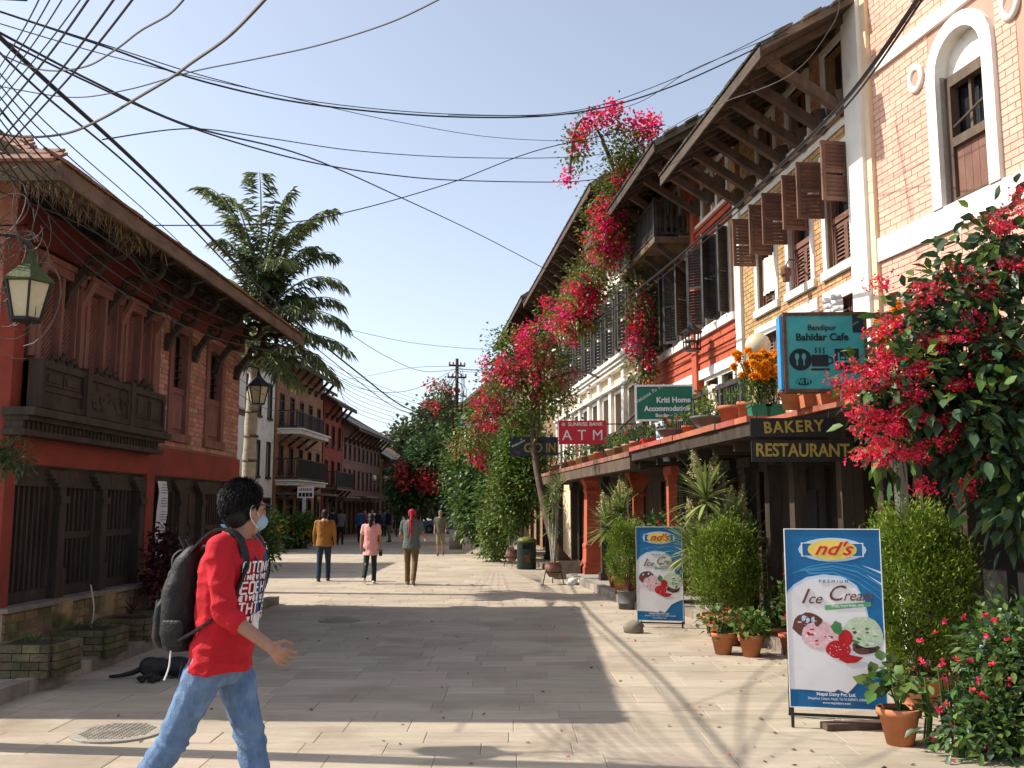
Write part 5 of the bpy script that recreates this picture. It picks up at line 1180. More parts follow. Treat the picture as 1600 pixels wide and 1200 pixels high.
# --- pots along the red edged terrace
for px, kind, s, m, plant, lab in (
    (1045,'bowl',.20,'greypot',pl_leafy(90,.2,.16,.07,.05,'leaf',5,'bract_red',.06),'grey bowl with a red flowered plant beside the green guest house sign'),
    (1072,'classic',.09,'terra',pl_leafy(60,.12,.15,.06,.045),'small clay pot with a seedling between two grey bowls'),
    (1102,'bowl',.22,'greypot',pl_leafy(160,.24,.2,.07,.055,'leaf_yellow'),'grey bowl of pale green leaves on the terrace edge'),
    (1137,'classic',.145,'terra',pl_leafy(40,.1,.12,.07,.05),'orange clay pot with one small sprout on the terrace'),
    (1161,'classic',.13,'terra',pl_leafy(50,.12,.3,.05,.03,'leaf_dark'),'tilted orange clay pot left of the green boxes'),
    (1234,'classic',.125,'terra',pl_leafy(40,.1,.2,.05,.04,'leaf_dark'),'orange clay pot directly under the teal cafe sign'),
    (1264,'square',.11,'terra',pl_leafy(40,.1,.2,.05,.04,'leaf_dark'),'square orange pot second under the teal cafe sign'),
    (1290,'square',.105,'terra',pl_leafy(40,.1,.2,.05,.04,'leaf_dark'),'square orange pot third under the teal cafe sign, by the red blooms')):
    if px < 1180: loc = wst(d_at(px)); loc = (loc[0], loc[1], 2.70)
    else: d_ = 9.75-(px-1234)*.006; xx = (px-800)/1500*d_; loc = (xx+.03, d_, 2.665)
    potted(lab, loc, kind, s, m, plant, 'pots on the terrace edge', tilt=R(9) if 'tilted' in lab else 0)
def pl_marigold(t, z, s):
    b = MB()
    for k in range(16): a = rnd()*6.3; r_ = .28*rnd(); b.tube([(0,0,z),(r_*.5*math.cos(a),r_*.5*math.sin(a),z+.25),(r_*math.cos(a),r_*math.sin(a),z+.52+.1*rnd())], .006, 4)
    b.build('stem', 'leaf', t)
    C, D = clumps([((0,0,z+.3),(.26,.22,.3))], 700, .05, 10, .2); leaves('foliage', C, D, .05, .016, 'leaf', t)
    n = 30; C, D = in_ell(n, (0,0,z+.50), (.33,.26,.22), .8); C[:,2] = np.maximum(C[:,2], z+.3)
    CC = np.repeat(C, 60, 0); leaves('blossom', CC, unit(np.random.normal(size=(len(CC),3))*[1,1,.7]+[0,0,.3]), .062, .042, 'marigold', t, .2)
for px, lab in ((1186,'green plastic box of orange marigolds, left one'),(1209,'green plastic box of orange marigolds, right one')):
    p = P(px, 642, 11.2); potted(lab, (p.x, p.y, 2.70), 'box', .16, 'greenpot', pl_marigold, 'marigold boxes')
p = P(1418, 480, 8.9); potted('clay pot of orange marigolds behind the red blooms of the big shrub', (p.x, p.y, 2.66), 'classic', .14, 'terra', pl_marigold)
p = P(1588, 592, 7.9); potted('clay bowl among the leaves of the big shrub at right edge', (p.x, p.y, 2.66), 'bowl', .24, 'terra', pl_leafy(60,.2,.2))
# --- the row of small pots on the far terrace
px_list = [825, 838, 852, 868, 882, 893, 905, 915, 925, 935, 953, 966, 979, 992, 1012]
for i, px in enumerate(px_list):
    d_ = d_at(px, .2); m = ('terra_pale','terra','terra_pale','clay')[i % 4] if px < 1000 else 'sign_red'; p = wst(d_, .2, 2.645)
    potted(('first','second','third','fourth','fifth','sixth','seventh','eighth','ninth','tenth','eleventh','twelfth','thirteenth','fourteenth','last')[i] + ' small flowerpot from the left in the row on the brick edged terrace', p, 'classic' if px < 1000 else 'square', .115+.02*rnd(), m, pl_leafy(70+int(60*rnd()), .14, .14+.1*rnd(), .07, .045, random.choice(('leaf','leaf_yellow','leaf_dark')), 3 if i % 3 == 0 else 0, 'bract_red', .05), 'small pots on the far terrace')
# --- pots on the ground at right
def gp(px, py, z=0.): g = G(px, py, z); return (g.x, g.y, z)
geran = lambda n=150, fl=5, fm='bract_red': pl_leafy(n, .2, .17, .075, .07, 'leaf', fl, fm, .05, big=True)
x, y, z = gp(1130, 1022); potted('geranium in orange pot, left of the pair before the thuja', (x, y, 0), 'classic', .145, 'terra', geran(130, 3), 'geranium pots by the arcade')
x, y, z = gp(1174, 1026); potted('geranium in orange pot, right of the pair before the thuja', (x, y, 0), 'classic', .145, 'terra', geran(190, 0), 'geranium pots by the arcade')
for px, py, lab, pl in ((1216,1012,'orange pot with white flowered plant beside the arcade step',pl_leafy(200,.2,.36,.08,.05,'leaf',6,'sign_white',.03)),(1236,1024,'orange pot with pink blooms just left of the big ice cream board',pl_leafy(160,.17,.38,.08,.05,'leaf',9,'pinkflower',.05)),(1252,1030,'orange pot half hidden behind the big ice cream board',pl_leafy(120,.15,.3,.08,.05,'leaf',6,'pinkflower',.05))):
    x, y, z = gp(px, py, 0); potted(lab, (x+.02, y+.05, 0), 'classic', .14, 'terra', pl, 'flower pots beside the ice cream board')
x, y, z = gp(1407, 1163); potted('nearest orange pot with young geranium right of the big ice cream board', (x, y, 0), 'classic', .15, 'terra', pl_leafy(90,.16,.24,.09,.085,'leaf',0,big=True))
x, y, z = gp(1449, 1112); potted('large rounded thuja in a clay bowl, right of the big ice cream board', (x, y+.12, 0), 'bowl', .30, 'terra', pl_thuja(1.30, .50, 28000), 'thuja bushes', sc=(1,1,1.1))
x, y, z = gp(1125, 988, .05); potted('rounded thuja in a clay bowl between the two ice cream boards', (2.66, 12.2, 0), 'bowl', .30, 'terra', pl_thuja(1.08, .45, 21000), 'thuja bushes', sc=(1,1,1.35))
x, y, z = gp(988, 955); potted('dark slender thuja in a black bucket behind the smaller ice cream board', (x-.02, y+.35, 0), 'bucket', .19, 'greypot', pl_thuja(1.16, .33, 12000, .9), 'thuja bushes')
x, y, z = gp(943, 905, .13); potted('red square planter with a small yellow plant by the red column', (x+.05, y-2.2, .13), 'square', .17, 'redR', pl_leafy(40,.12,.16,.09,.05,'leaf_yellow'))
x, y, z = gp(957, 912, .13); tag(MB().box(-.17,.17,-.13,.13,0,.16).build('brick_block', 'redR', loc=(x+.05, y-2.2, .13), rot=(0,0,R(10))), 'red painted block on the arcade step beside the square planter', 'block')
# dracaenas
x, y, z = gp(1112, 965, .13); potted('tall plumed dracaena rising behind the middle thuja', (2.80, 12.9, 0), 'classic', .2, 'terra', pl_dracaena(((-.22,0,1.42),(.1,-.1,.95),(-.35,.12,.75),(.32,-.1,.7)), 95, .62, .06, 'leaf_stripe', 8))
p = rframe(18.0, 1.55); potted('plumed dracaena beside the slim red column', (p.x-.1, p.y, .13), 'classic', .19, 'terra', pl_dracaena(((0,0,1.12),(-.22,.1,.85)), 85, .62, .055, 'leaf_stripe', 6))
p = rframe(16.6, 1.3); potted('leafy shrub with one red flower beside the plumed dracaena', (p.x, p.y, .13), 'classic', .17, 'terra', pl_leafy(420,.34,.72,.09,.07,'leaf',3,'bract_red',.06,big=True))
def jar_stand(label, foot, stems, n, L, m='leaf_stripe'):
    t = potted(label, (foot.x, foot.y, .16), 'jar', .20, 'clay', pl_dracaena(stems, n, L, .04, m))
    b = MB()
    for k in range(3): a = R(90+120*k); b.tube([(.12*math.cos(a),.12*math.sin(a),.2),(.2*math.cos(a),.2*math.sin(a),.12),(.27*math.cos(a),.27*math.sin(a),-.16)], .012, 6)
    b.lathe([(.17,.1),(.17,.12)], 14); b.build('stand', 'iron', t); return t
jar_stand('thin stemmed dracaena in a brown jar on iron stand, nearer one', G(865, 914)+Vector((0,.2,0)), ((0,0,1.5),(-.1,.05,1.1),(.08,-.05,1.25),(-.02,.1,.7),(.15,.1,1.62)), 46, .40)
jar_stand('short leafy plant in a brown jar on iron stand beside the bin', G(800, 886)+Vector((0,.2,0)), ((0,0,.35),(.1,.1,.5),(-.1,0,.45)), 40, .55, 'leaf')
# trough holding the bougainvillea trunk
g = G(885, 905); TR = thing('stone_trough', 'square stone trough round the bougainvillea trunk', 'planter', (g.x+.02, g.y+.3, 0)); MB().box(-.32,.32,-.3,.3,0,.42).build('wall', 'stone', TR); MB().box(-.27,.27,-.25,.25,.42,.435).build('soil', 'soil', TR)

# ---- bougainvillea
def spray(ells, n, clump, k=24): return clumps(ells, n, clump, k, .2)
def E_(px, py, d, rx, ry, rz): p = P(px, py, d); return ((p.x, p.y, p.z), (rx/1500*d, ry, rz/1500*d))
BG = thing('bougainvillea', 'big bougainvillea with magenta blooms on a leaning trunk over the arcade', 'shrub', (g.x+.02, g.y+.3, .4))
def rel(o, t): o.location = -Vector(t.location); return o
tr = smooth_path([Vector((g.x+.02, g.y+.3, .40)), P(870,858,23.5), P(858,820,23.9), P(846,770,24.2), P(836,715,24.4), P(832,660,24.5), P(838,620,24.5)], 5)
rel(MB().tube(tr, [.13-.075*i/(len(tr)-1) for i in range(len(tr))], 9).build('trunk', 'bark', BG, True), BG)
b = MB()
for pts in ([(838,625,24.5),(850,600,24.3),(880,585,24),(910,580,23.6),(935,590,23.2)], [(836,640,24.5),(815,590,24.6),(790,560,25),(760,570,25.3)], [(838,620,24.5),(850,560,24.3),(870,510,24),(905,450,23.6),(930,380,23)], [(832,680,24.5),(800,650,25),(760,650,26),(730,670,26.5)], [(838,690,24.4),(842,650,24.4),(842,600,24.4)]): b.tube(smooth_path([P(*q) for q in pts], 5), .035, 6)
rel(b.build('branch', 'bark', BG), BG)
ells = [E_(800,590,24.8,55,.9,45), E_(850,560,24.4,45,.8,50), E_(760,640,25.5,40,.8,40), E_(860,620,24.2,50,.7,35), E_(790,540,24.8,30,.6,30), E_(870,500,23.9,35,.6,32), E_(740,690,26,32,.8,35), E_(820,650,24.6,45,.7,30), E_(905,455,23.5,25,.5,30)]
C, D = spray(ells, 5200, .15, 16); rel(leaves('foliage', C, D, .10, .065, 'leaf_yellow', BG), BG); C, D = spray(ells, 3800, .15, 16); rel(leaves('foliage', C, D, .10, .065, 'leaf', BG), BG)
fl = [E_(850,520,24.2,40,.7,25), E_(875,495,23.8,35,.6,30), E_(790,580,24.6,50,.8,35), E_(830,545,24.3,40,.7,30), E_(775,640,25.2,40,.7,40), E_(850,590,24.2,50,.6,35), E_(905,450,23.4,25,.5,30), E_(745,690,26,30,.7,35), E_(920,400,23.2,18,.4,40)]
C, D = clumps(fl, 4600, .085, 46, .5); rel(leaves('blossom', C, D, .075, .065, 'bract', BG), BG); C, D = clumps(fl[2:6], 1000, .085, 36, .6); rel(leaves('blossom', C, D, .07, .06, 'bract_red', BG), BG)
BG2 = thing('bougainvillea', 'bougainvillea climbing the cream house up to its roof with long arching sprays', 'shrub', rframe(22.6, 1.6)+Vector((0,0,2.6)))
b = MB(); base = rframe(22.6, 1.6)+Vector((0,0,2.6))
for pts in ([(1000,640,20.6),(1003,560,20.4),(1010,500,20.2),(985,400,20.2),(965,330,20),(960,270,19.8),(940,220,19.6)], [(965,300,20),(990,240,19.4),(1015,205,19)], [(960,260,19.8),(925,190,19.4),(900,200,19.2),(890,270,19)]):
    q = smooth_path([P(*k) for k in pts], 5); b.tube(q if pts[0][1] != 640 else [base]+q, .03, 6)
rel(b.build('stem', 'bark', BG2), BG2)
ells = [E_(965,300,20,40,.7,60), E_(985,235,19.4,45,.6,28), E_(940,200,19.4,45,.4,25), E_(945,370,20.2,35,.6,60), E_(1000,470,20.3,24,.5,55), E_(1005,560,20.5,22,.4,50), E_(925,440,20.8,40,.6,45), E_(905,490,21.4,45,.6,40), E_(900,230,19.2,14,.3,40)]
C, D = spray(ells[:2]+ells[3:], 6400, .15, 16); rel(leaves('foliage', C, D, .09, .055, 'leaf_yellow', BG2), BG2); C, D = spray(ells, 2800, .13, 14); rel(leaves('foliage', C, D, .09, .055, 'leaf', BG2), BG2)
fl = [E_(1005,200,19.1,32,.4,22), E_(960,185,19.3,40,.3,18), E_(955,350,20,28,.5,40), E_(950,390,20.1,25,.4,25), E_(910,225,19.2,14,.3,20), E_(890,275,19,8,.2,14), E_(985,270,19.6,25,.4,30), E_(910,460,21,35,.5,40), E_(890,500,21.6,35,.5,30), E_(1000,520,20.4,22,.4,70), E_(915,205,19.3,15,.2,14)]
C, D = clumps(fl, 7600, .09, 42, .5); rel(leaves('blossom', C, D, .075, .065, 'bract', BG2), BG2)
# ---- climber and shrubs along the right side, middle distance
def shrub(name, label, base, ells, n, leaf, L, W, trunk=None, fl=None, cat='shrub', clump=.2, big=False, droop=.15, m2=None, bark='bark', k=24, group=None):
    t = thing(name, label, cat, base, group=group); b = MB()
    for pts, r in (trunk or []): b.tube(smooth_path(pts, 5), [r*(1-.6*i/(len(pts)*5)) for i in range((len(pts)-1)*5+1)], 7)
    if b.v: rel(b.build('trunk', bark, t, True), t)
    C, D = clumps(ells, n, clump, k, .45); rel(leaves('crown', C, D, L*(.7+.6*np.random.random(len(C))), W, leaf, t, droop, big), t)
    if m2: C, D = clumps(ells, n//3, clump, k, .6); rel(leaves('crown', C, D, L, W, m2, t, droop, big), t)
    if fl: C, D = clumps(fl[0], fl[1], fl[2], 30, .8); rel(leaves('blossom', C, D, fl[3], fl[3]*.85, fl[4], t), t)
    return t
g = G(765, 868)
shrub('climbing_plant', 'leafy green climber wrapping the arcade posts behind the bin', g, [E_(815,700,29,36,.8,55), E_(800,770,29,34,.7,55), E_(780,810,30,28,.6,45), E_(830,740,28.5,25,.6,50), E_(770,850,31,18,.5,22)], 13000, 'leaf', .11, .075, [([G(822,862), P(824,800,29), P(822,720,29), P(812,680,29)], .09), ([G(812,864), P(816,780,29), P(826,700,29)], .06)], m2='leaf_yellow', clump=.17)
g = G(745, 853)
shrub('broadleaf_tree', 'dense broadleaf tree with shiny leaves right of the power pole', g, [E_(752,765,37,32,1.1,45), E_(768,725,36,30,1.1,35), E_(755,800,36,34,1.,32), E_(778,770,35,22,.9,42), E_(738,735,37,20,.8,25)], 9000, 'leaf', .22, .15, [([g, P(745,815,37), P(742,770,37)], .12), ([P(743,800,37), P(765,750,36.5)], .06)], cat='tree', clump=.3, m2='leaf_blue', fl=([E_(740,690,36.5,30,.8,22), E_(765,660,36,25,.7,25)], 500, .16, .12, 'bract_red'))
g = G(640, 846)
shrub('flowering_tree', 'bushy dark tree dotted with red blooms beyond the power pole', g, [E_(650,755,48,38,1.6,35), E_(665,722,48,30,1.4,28), E_(684,712,47,24,1.2,24), E_(640,770,48,26,1.2,22)], 9000, 'leaf_dark', .26, .16, [([g, P(645,800,48), P(652,750,48)], .12)], cat='tree', clump=.35, fl=([E_(660,738,46.6,42,.4,20), E_(690,745,46.4,30,.4,20), E_(632,752,47,16,.4,10)], 900, .18, .16, 'bract_red'))
shrub('climbing_plant', 'creeper covering the power pole with a few red blooms at its top', G(714, 858), [E_(708,720,40,14,.4,50), E_(702,660,40,12,.4,20), E_(716,770,40,14,.4,40), E_(690,608,40,10,.3,9)], 2300, 'leaf', .14, .08, [([G(716,858), P(716,760,40), P(708,660,40), P(690,605,40)], .05)], clump=.2, m2='leaf_dark', fl=([E_(680,598,40,12,.3,6), E_(695,612,40,11,.3,6), E_(675,635,40,14,.3,8)], 330, .12, .11, 'bract_red'))
# far trees closing the street
for i, (px, py, d_, rx, rz, lab) in enumerate(((682,662,95,28,26,'round topped green tree behind the power pole'),(650,700,100,36,28,'dark spreading tree at the end of the street'),(612,712,110,30,12,'low dark trees left of street end, nearest the left row'),(742,712,80,34,30,'tall leafy tree behind the gabled house'),(690,752,70,40,30,'broad dark tree low at the street end'))):
    p = P(px, py, d_); shrub('far_tree', lab, (p.x, p.y, 0), [E_(px+rx*(rnd()-.5)*1.1, py+rz*(rnd()-.5), d_+2*rnd(), rx*.62, rx*.5/1500*d_, rz*.62) for k in range(7)], 5500, 'leaf_far', .55, .4, [([Vector((p.x,p.y,0)), Vector((p.x+.2,p.y,p.z*.6)), Vector((p.x,p.y,p.z))], .3)], cat='tree', clump=.7)
rs = np.random.RandomState(4)
hc, hd = [], []
for k in range(420): a = rs.rand()*6.28; q = rs.rand()**.5; hc.append((40+60*q*math.cos(a), 330+76*q*math.sin(a), -2+82*max(0,1-q*q)**.8)); 
hc = np.array(hc); C = np.repeat(hc, 40, 0)+rs.normal(size=(len(hc)*40,3))*[1.8,1.8,1.6]+[0,0,1.5]; o = leaves('hill_wood', C, rs.normal(size=C.shape), 2.2, 1.6, 'leaf_far'); tag(o, 'distant wood covering the green hill above the roofs', 'wood', kind='stuff')
# ---- the palm beyond the left house
pb = P(386, 760, 19.6); base = Vector((pb.x, 19.6, 0)); PM = thing('palm_tree', 'feathery palm with pale ringed trunk rising behind the left house', 'tree', base)
topz = 6.2; tk = [Vector((0,0,0)), Vector((.02,0,2)), Vector((.05,0,4)), Vector((.15,0,5.2)), Vector((.2,0,topz))]; sp = smooth_path(tk, 9)
MB().tube(sp, [.17-.11*i/(len(sp)-1)+(.012 if i % 3 == 0 else 0) for i in range(len(sp))], 12).build('trunk', 'bark_pale', PM, True)
for k in range(11): z = .6+.5*k; MB().lathe([(.165-.004*k,0),(.178-.004*k,.02),(.165-.004*k,.05)], 12, (.02+.002*k*k*.6,0,z)).build('trunk_ring', 'bark', PM)
V = []; F = []
MBf = MB(); LC = []; LD = []
def frond_to(z, tip, nl=24, lw=.34):
    a = Vector((.05+.2*max(0,(z-4)/3.6), 0, z)); b_ = Vector(tip); c_ = a.lerp(b_, .5) + Vector((0,0,.25+.30*(b_-a).length)) ; pts = [a*(1-u)*(1-u)+c_*2*u*(1-u)+b_*u*u for u in [k/12 for k in range(13)]]
    MBf.tube(pts, [.026-.02*i/12 for i in range(13)], 5)
    for k in range(nl*2):
        u = .10+.9*(k//2)/nl; i = min(int(u*12), 11); q = pts[i].lerp(pts[i+1], u*12-i); dd = (pts[i+1]-pts[i]).normalized(); sd = dd.cross(Vector((0,0,1))).normalized()*(1 if k % 2 else -1)
        tw = (dd*.85+sd*(.75+.3*rnd())+Vector((0,0,-.15-.45*u+.5*(rnd()-.5)))).normalized(); tl = lw*(1.2-.75*abs(u-.45))*(.7+.6*rnd())
        for j in range(4): LC.append(tuple(q+tw*tl*(j+.3)/5)); LD.append(tuple((tw*1.1+Vector((rnd()-.5,rnd()-.5,rnd()-.85))*.9).normalized()))
for z_, tips in ((5.9,((405,268),(318,292),(352,305),(452,300),(518,328),(480,345),(430,320),(365,340))),(5.5,((522,395),(535,440),(490,385),(345,372),(335,440),(440,410),(400,400))),(5.0,((540,505),(532,470),(480,470),(338,480),(318,440),(425,480))),(4.5,((530,592),(505,565),(545,545),(468,600),(440,585),(395,560),(360,520)))):
    for px, py in tips: frond_to(z_, P(px, py, 19.6+(rnd()-.5)*2.2)-base)
for k in range(9): frond_to(4.4+1.6*rnd(), P(350+165*rnd(), 340+225*rnd(), 19.6+(rnd()-.5)*2.4)-base, 18, .36)
MBf.build('frond_stalk', 'leaf_yellow', PM); leaves('frond', np.array(LC), np.array(LD), .25, .046, 'leaf_palm', PM, .25)
# ---- big red flowering shrub at right (growing up from the ground and over the awning)
CB = thing('flowering_shrub', 'big shrub with glossy leaves and clusters of red flowers covering the right edge', 'shrub', (4.35, 8.0, .13))
b = MB()
for pts in ([(4.35,8.0,.13),(4.3,7.9,1.2),(4.2,7.8,2.4),(4.0,7.7,3.2)], [(4.3,7.9,1.2),(4.4,7.5,2.2),(4.5,7.3,3.4)], [(4.2,7.8,2.4),(3.7,7.8,2.9),(3.3,7.8,2.8)]): b.tube(smooth_path(pts, 5), .035, 7)
rel(b.build('stem', 'bark', CB), CB)
ells = [E_(1440,520,7.9,55,.35,60), E_(1500,460,7.9,60,.35,60), E_(1570,400,7.9,60,.35,70), E_(1400,600,7.8,55,.35,60), E_(1480,620,7.7,70,.4,70), E_(1560,560,7.7,70,.4,80), E_(1400,670,7.8,40,.3,45), E_(1540,690,7.5,55,.35,60), E_(1590,770,7.4,45,.3,70), E_(1600,640,7.5,50,.3,80)]
C, D = clumps(ells, 2600, .10, 7, .35); D[:,2] -= .25; D[:,1] -= .25; rel(leaves('foliage', C, D, .11+.08*np.random.random(len(C)), .075, 'leaf_blue', CB, .25, True), CB)
C, D = clumps(ells, 1100, .12, 7, .3); rel(leaves('foliage', C, D, .10+.08*np.random.random(len(C)), .07, 'leaf', CB, .2, True), CB)
heads = [(1360,590),(1340,570),(1345,610),(1330,600),(1380,640),(1400,660),(1360,660),(1340,720),(1375,705),(1395,690),(1430,640),(1460,655),(1420,600),(1395,560),(1380,520),(1430,560),(1450,590),(1470,540),(1480,610),(1510,590),(1500,520),(1440,480),(1410,500),(1455,440),(1390,440),(1500,430),(1540,500),(1545,450),(1580,350),(1590,310),(1565,330),(1590,420),(1530,550),(1560,600),(1590,540),(1590,590),(1550,640),(1500,660),(1450,700),(1420,720),(1475,690),(1350,640),(1390,610),(1415,665),(1440,625),(1375,575),(1590,690),(1510,770),(1450,770),(1540,720),(1370,690),(1430,530)]
HC = []
for px, py in heads:
    for k in range(2): c = P(px+40*(rnd()-.5), py+30*(rnd()-.5), 7.36+.25*rnd()); HC += [(c.x+random.gauss(0,.055), c.y+random.gauss(0,.035), c.z+random.gauss(0,.028)) for q in range(36)]
HC = np.array(HC); rel(leaves('blossom', np.repeat(HC,3,0), unit(np.random.normal(size=(len(HC)*3,3))+[0,-.3,.3]), .026, .018, 'floret', CB), CB)
# ---- impatiens border at lower right
IM = thing('flower_border', 'leafy border with small pink flowers at lower right corner', 'plant', (3.6, 6.9, 0))
ells = [E_(1535,1100,6.9,30,.22,40), E_(1560,1030,7.1,42,.28,58), E_(1590,1060,7.0,60,.35,90), E_(1505,1140,6.75,34,.22,30), E_(1585,985,7.3,36,.28,45), E_(1560,1150,6.7,50,.3,40)]
C, D = clumps(ells, 2300, .08, 7, .3); D[:,2] += .1; rel(leaves('foliage', C, D, .06+.05*np.random.random(len(C)), .04, 'leaf', IM, .3, True), IM); C, D = clumps(ells, 900, .08, 7, .3); rel(leaves('foliage', C, D, .08, .045, 'leaf_blue', IM, .3, True), IM)
b = MB()
for k in range(40): c = P(1440+160*rnd(), 1040+80*rnd(), 6.9+.3*rnd()); b.tube([(c.x+.04,c.y+.1,0),(c.x+.02,c.y,c.z*.5),(c.x,c.y,c.z)], .008, 5)
rel(b.build('stem', 'leaf', IM), IM)
HC = np.array([tuple(P(1430+170*rnd(), 960+210*rnd(), 6.62+.2*rnd())) for k in range(34)]); rel(flowers(IM, HC, .032, 'pinkflower'), IM)
V, F = blades(60, .5, .02, .0, (10,80), 'leaf_yellow'); g = G(1585, 1180); V = V+np.array([g.x-.0, g.y+.15, .02]); o = np_mesh('grass_tuft', V, F, 'leaf_yellow'); tag(o, 'pale tuft of strappy grass at the lower right corner', 'grass')
# ---- plants in the brick planters
for i, (t_, p) in enumerate(PLN):
    if i == 3: shrub('leafy_shrub', 'dark red leaved shrub in the farthest brick planter', p, [((p.x,p.y,p.z+.45),(.22,.22,.35)), ((p.x+.05,p.y,p.z+.8),(.16,.16,.2))], 900, 'plum_leaf', .09, .06, [([p, p+Vector((.03,0,.5)), p+Vector((0,0,.9))], .015)], clump=.08)
    if i == 2: o = np_mesh('leafy_plant', *[(a+np.array(p) if j == 0 else a) for j, a in enumerate(blades(18, .22, .035, 0., (10,70)))], 'plum_leaf'); tag(o, 'small purple leaved plant in the third brick planter', 'plant')
    if i < 2: C, D = in_ell(60, (p.x,p.y,p.z+.01), (.22,.2,.05)); D[:,2] = abs(D[:,2])+.3; tag(leaves('small_weed', C, D, .05, .02, 'leaf_dark'), ('tuft of weeds growing in the largest nearest brick planter','tuft of weeds growing in the second brick planter')[i], 'plant', kind='stuff')
b = MB(); p = PLN[1][1]; b.tube(smooth_path([p, p+Vector((.02,0,.2)), p+Vector((-.03,0,.45))], 4), .008, 5); tag(b.build('bare_twig', 'bark_pale'), 'bare dry twig standing in the second brick planter', 'twig')
p = P(12, 715, 9.0); shrub('conifer_branch', 'dark conifer branch poking in at the left edge', P(-40, 740, 9.0), [E_(12,715,9.0,35,.2,22)], 700, 'leaf_dark', .06, .02, [([P(-40,740,9.0), P(0,722,9.0), P(30,712,9.0)], .012)], cat='branch', clump=.05, k=10)
# green bits by the arcade steps and far left planting
for px, py, d_, lab in ((470,790,41,'green foliage with orange flowers before the orange brick house, right clump'),(450,800,40.5,'green foliage with orange flowers before the orange brick house, left clump'),(418,790,38,'tall green potted foliage beside the white house')):
    p = P(px, py, d_); shrub('leafy_shrub', lab, (p.x, p.y, 0), [((p.x,p.y,.7),(.6,.5,.7)), ((p.x+.3,p.y,.9),(.4,.4,.5))], 1500, 'leaf', .16, .1, [([Vector((p.x,p.y,0)), Vector((p.x,p.y,.8))], .04)], clump=.14, fl=([((p.x,p.y-.3,.9),(.6,.3,.4))], 150, .07, .09, 'marigold'))
p = G(430, 866); shrub('leafy_shrub', 'green shrub showing just right of the walking man in red', P(408,880,16.8)*1 - Vector((0,0,P(408,880,16.8).z)), [E_(408,850,16.8,22,.25,40), E_(412,815,16.8,16,.2,25)], 900, 'leaf', .10, .06, [([Vector((P(405,880,16.8).x,16.8,0)), P(408,830,16.8)], .02)], clump=.09)

# ================================================================== PEOPLE, DOG, CAR
dm('skin', (.36,.19,.12), (.30,.155,.10), rough=.55, scale=14, spec=.4, bump=.12, bscale=60); dm('hair', (.012,.010,.009), (.008,.007,.006), rough=.62, isl=.1)
dm('denim', (.135,.22,.36), (.085,.145,.26), rough=.85, scale=26, bump=.35, bscale=140, stretch=(1,1,.45), dirt=((.185,.275,.405),9,.5,.8)); dm('red_shirt', (.52,.012,.022), (.42,.009,.018), rough=.85, scale=8, bump=.25, bscale=120)
dm('black_cloth', (.016,.016,.018), (.010,.010,.011), rough=.6, bump=.3, bscale=60); dm('mask_blue', (.30,.45,.56), (.25,.40,.50), rough=.8); dm('lanyard_blue', (.05,.10,.20), (.04,.08,.16), rough=.7); dm('shoe', (.10,.05,.035), (.06,.03,.02), rough=.6)
dm('mustard', (.30,.14,.028), (.23,.10,.02), rough=.85, bump=.2); dm('pink_cloth', (.72,.36,.34), (.62,.29,.28), rough=.85, bump=.2); dm('sage', (.11,.135,.12), (.075,.10,.09), rough=.85); dm('khaki', (.16,.105,.05), (.12,.075,.035), rough=.85); dm('navy_jean', (.018,.04,.075), (.012,.028,.05), rough=.85); dm('teal_legging', (.014,.028,.027), (.01,.02,.02), rough=.8); dm('scarf_red', (.45,.025,.06), (.34,.015,.045), rough=.9); dm('camo', (.13,.14,.10), (.06,.07,.05), scale=22, rough=.85); dm('sand', (.26,.22,.13), (.2,.17,.1), rough=.85); dm('white_cloth', (.72,.72,.72), (.62,.62,.62), rough=.8); dm('grey_cloth', (.16,.16,.165), (.11,.11,.115), rough=.85); dm('blue_cloth', (.03,.09,.22), (.02,.06,.15), rough=.8); dm('navy', (.012,.016,.03), (.008,.01,.02), rough=.8)
tex_crease = bpy.data.textures.new('crease', 'CLOUDS'); tex_crease.noise_scale = .045; tex_crease.noise_depth = 1
tex_fold = bpy.data.textures.new('fold', 'CLOUDS'); tex_fold.noise_scale = .11; tex_fold.noise_depth = 2
def fuse(o, vox, smooth=6, fold=0.):
    m = o.modifiers.new('fuse', 'REMESH'); m.mode = 'VOXEL'; m.voxel_size = vox; m.use_smooth_shade = True
    s = o.modifiers.new('relax', 'SMOOTH'); s.iterations = smooth; s.factor = .5
    if fold: d = o.modifiers.new('folds', 'DISPLACE'); d.texture = tex_fold; d.texture_coords = 'LOCAL'; d.strength = fold; d.mid_level = .5; d2 = o.modifiers.new('creases', 'DISPLACE'); d2.texture = tex_crease; d2.texture_coords = 'LOCAL'; d2.strength = fold*.4; d2.mid_level = .5
    return o
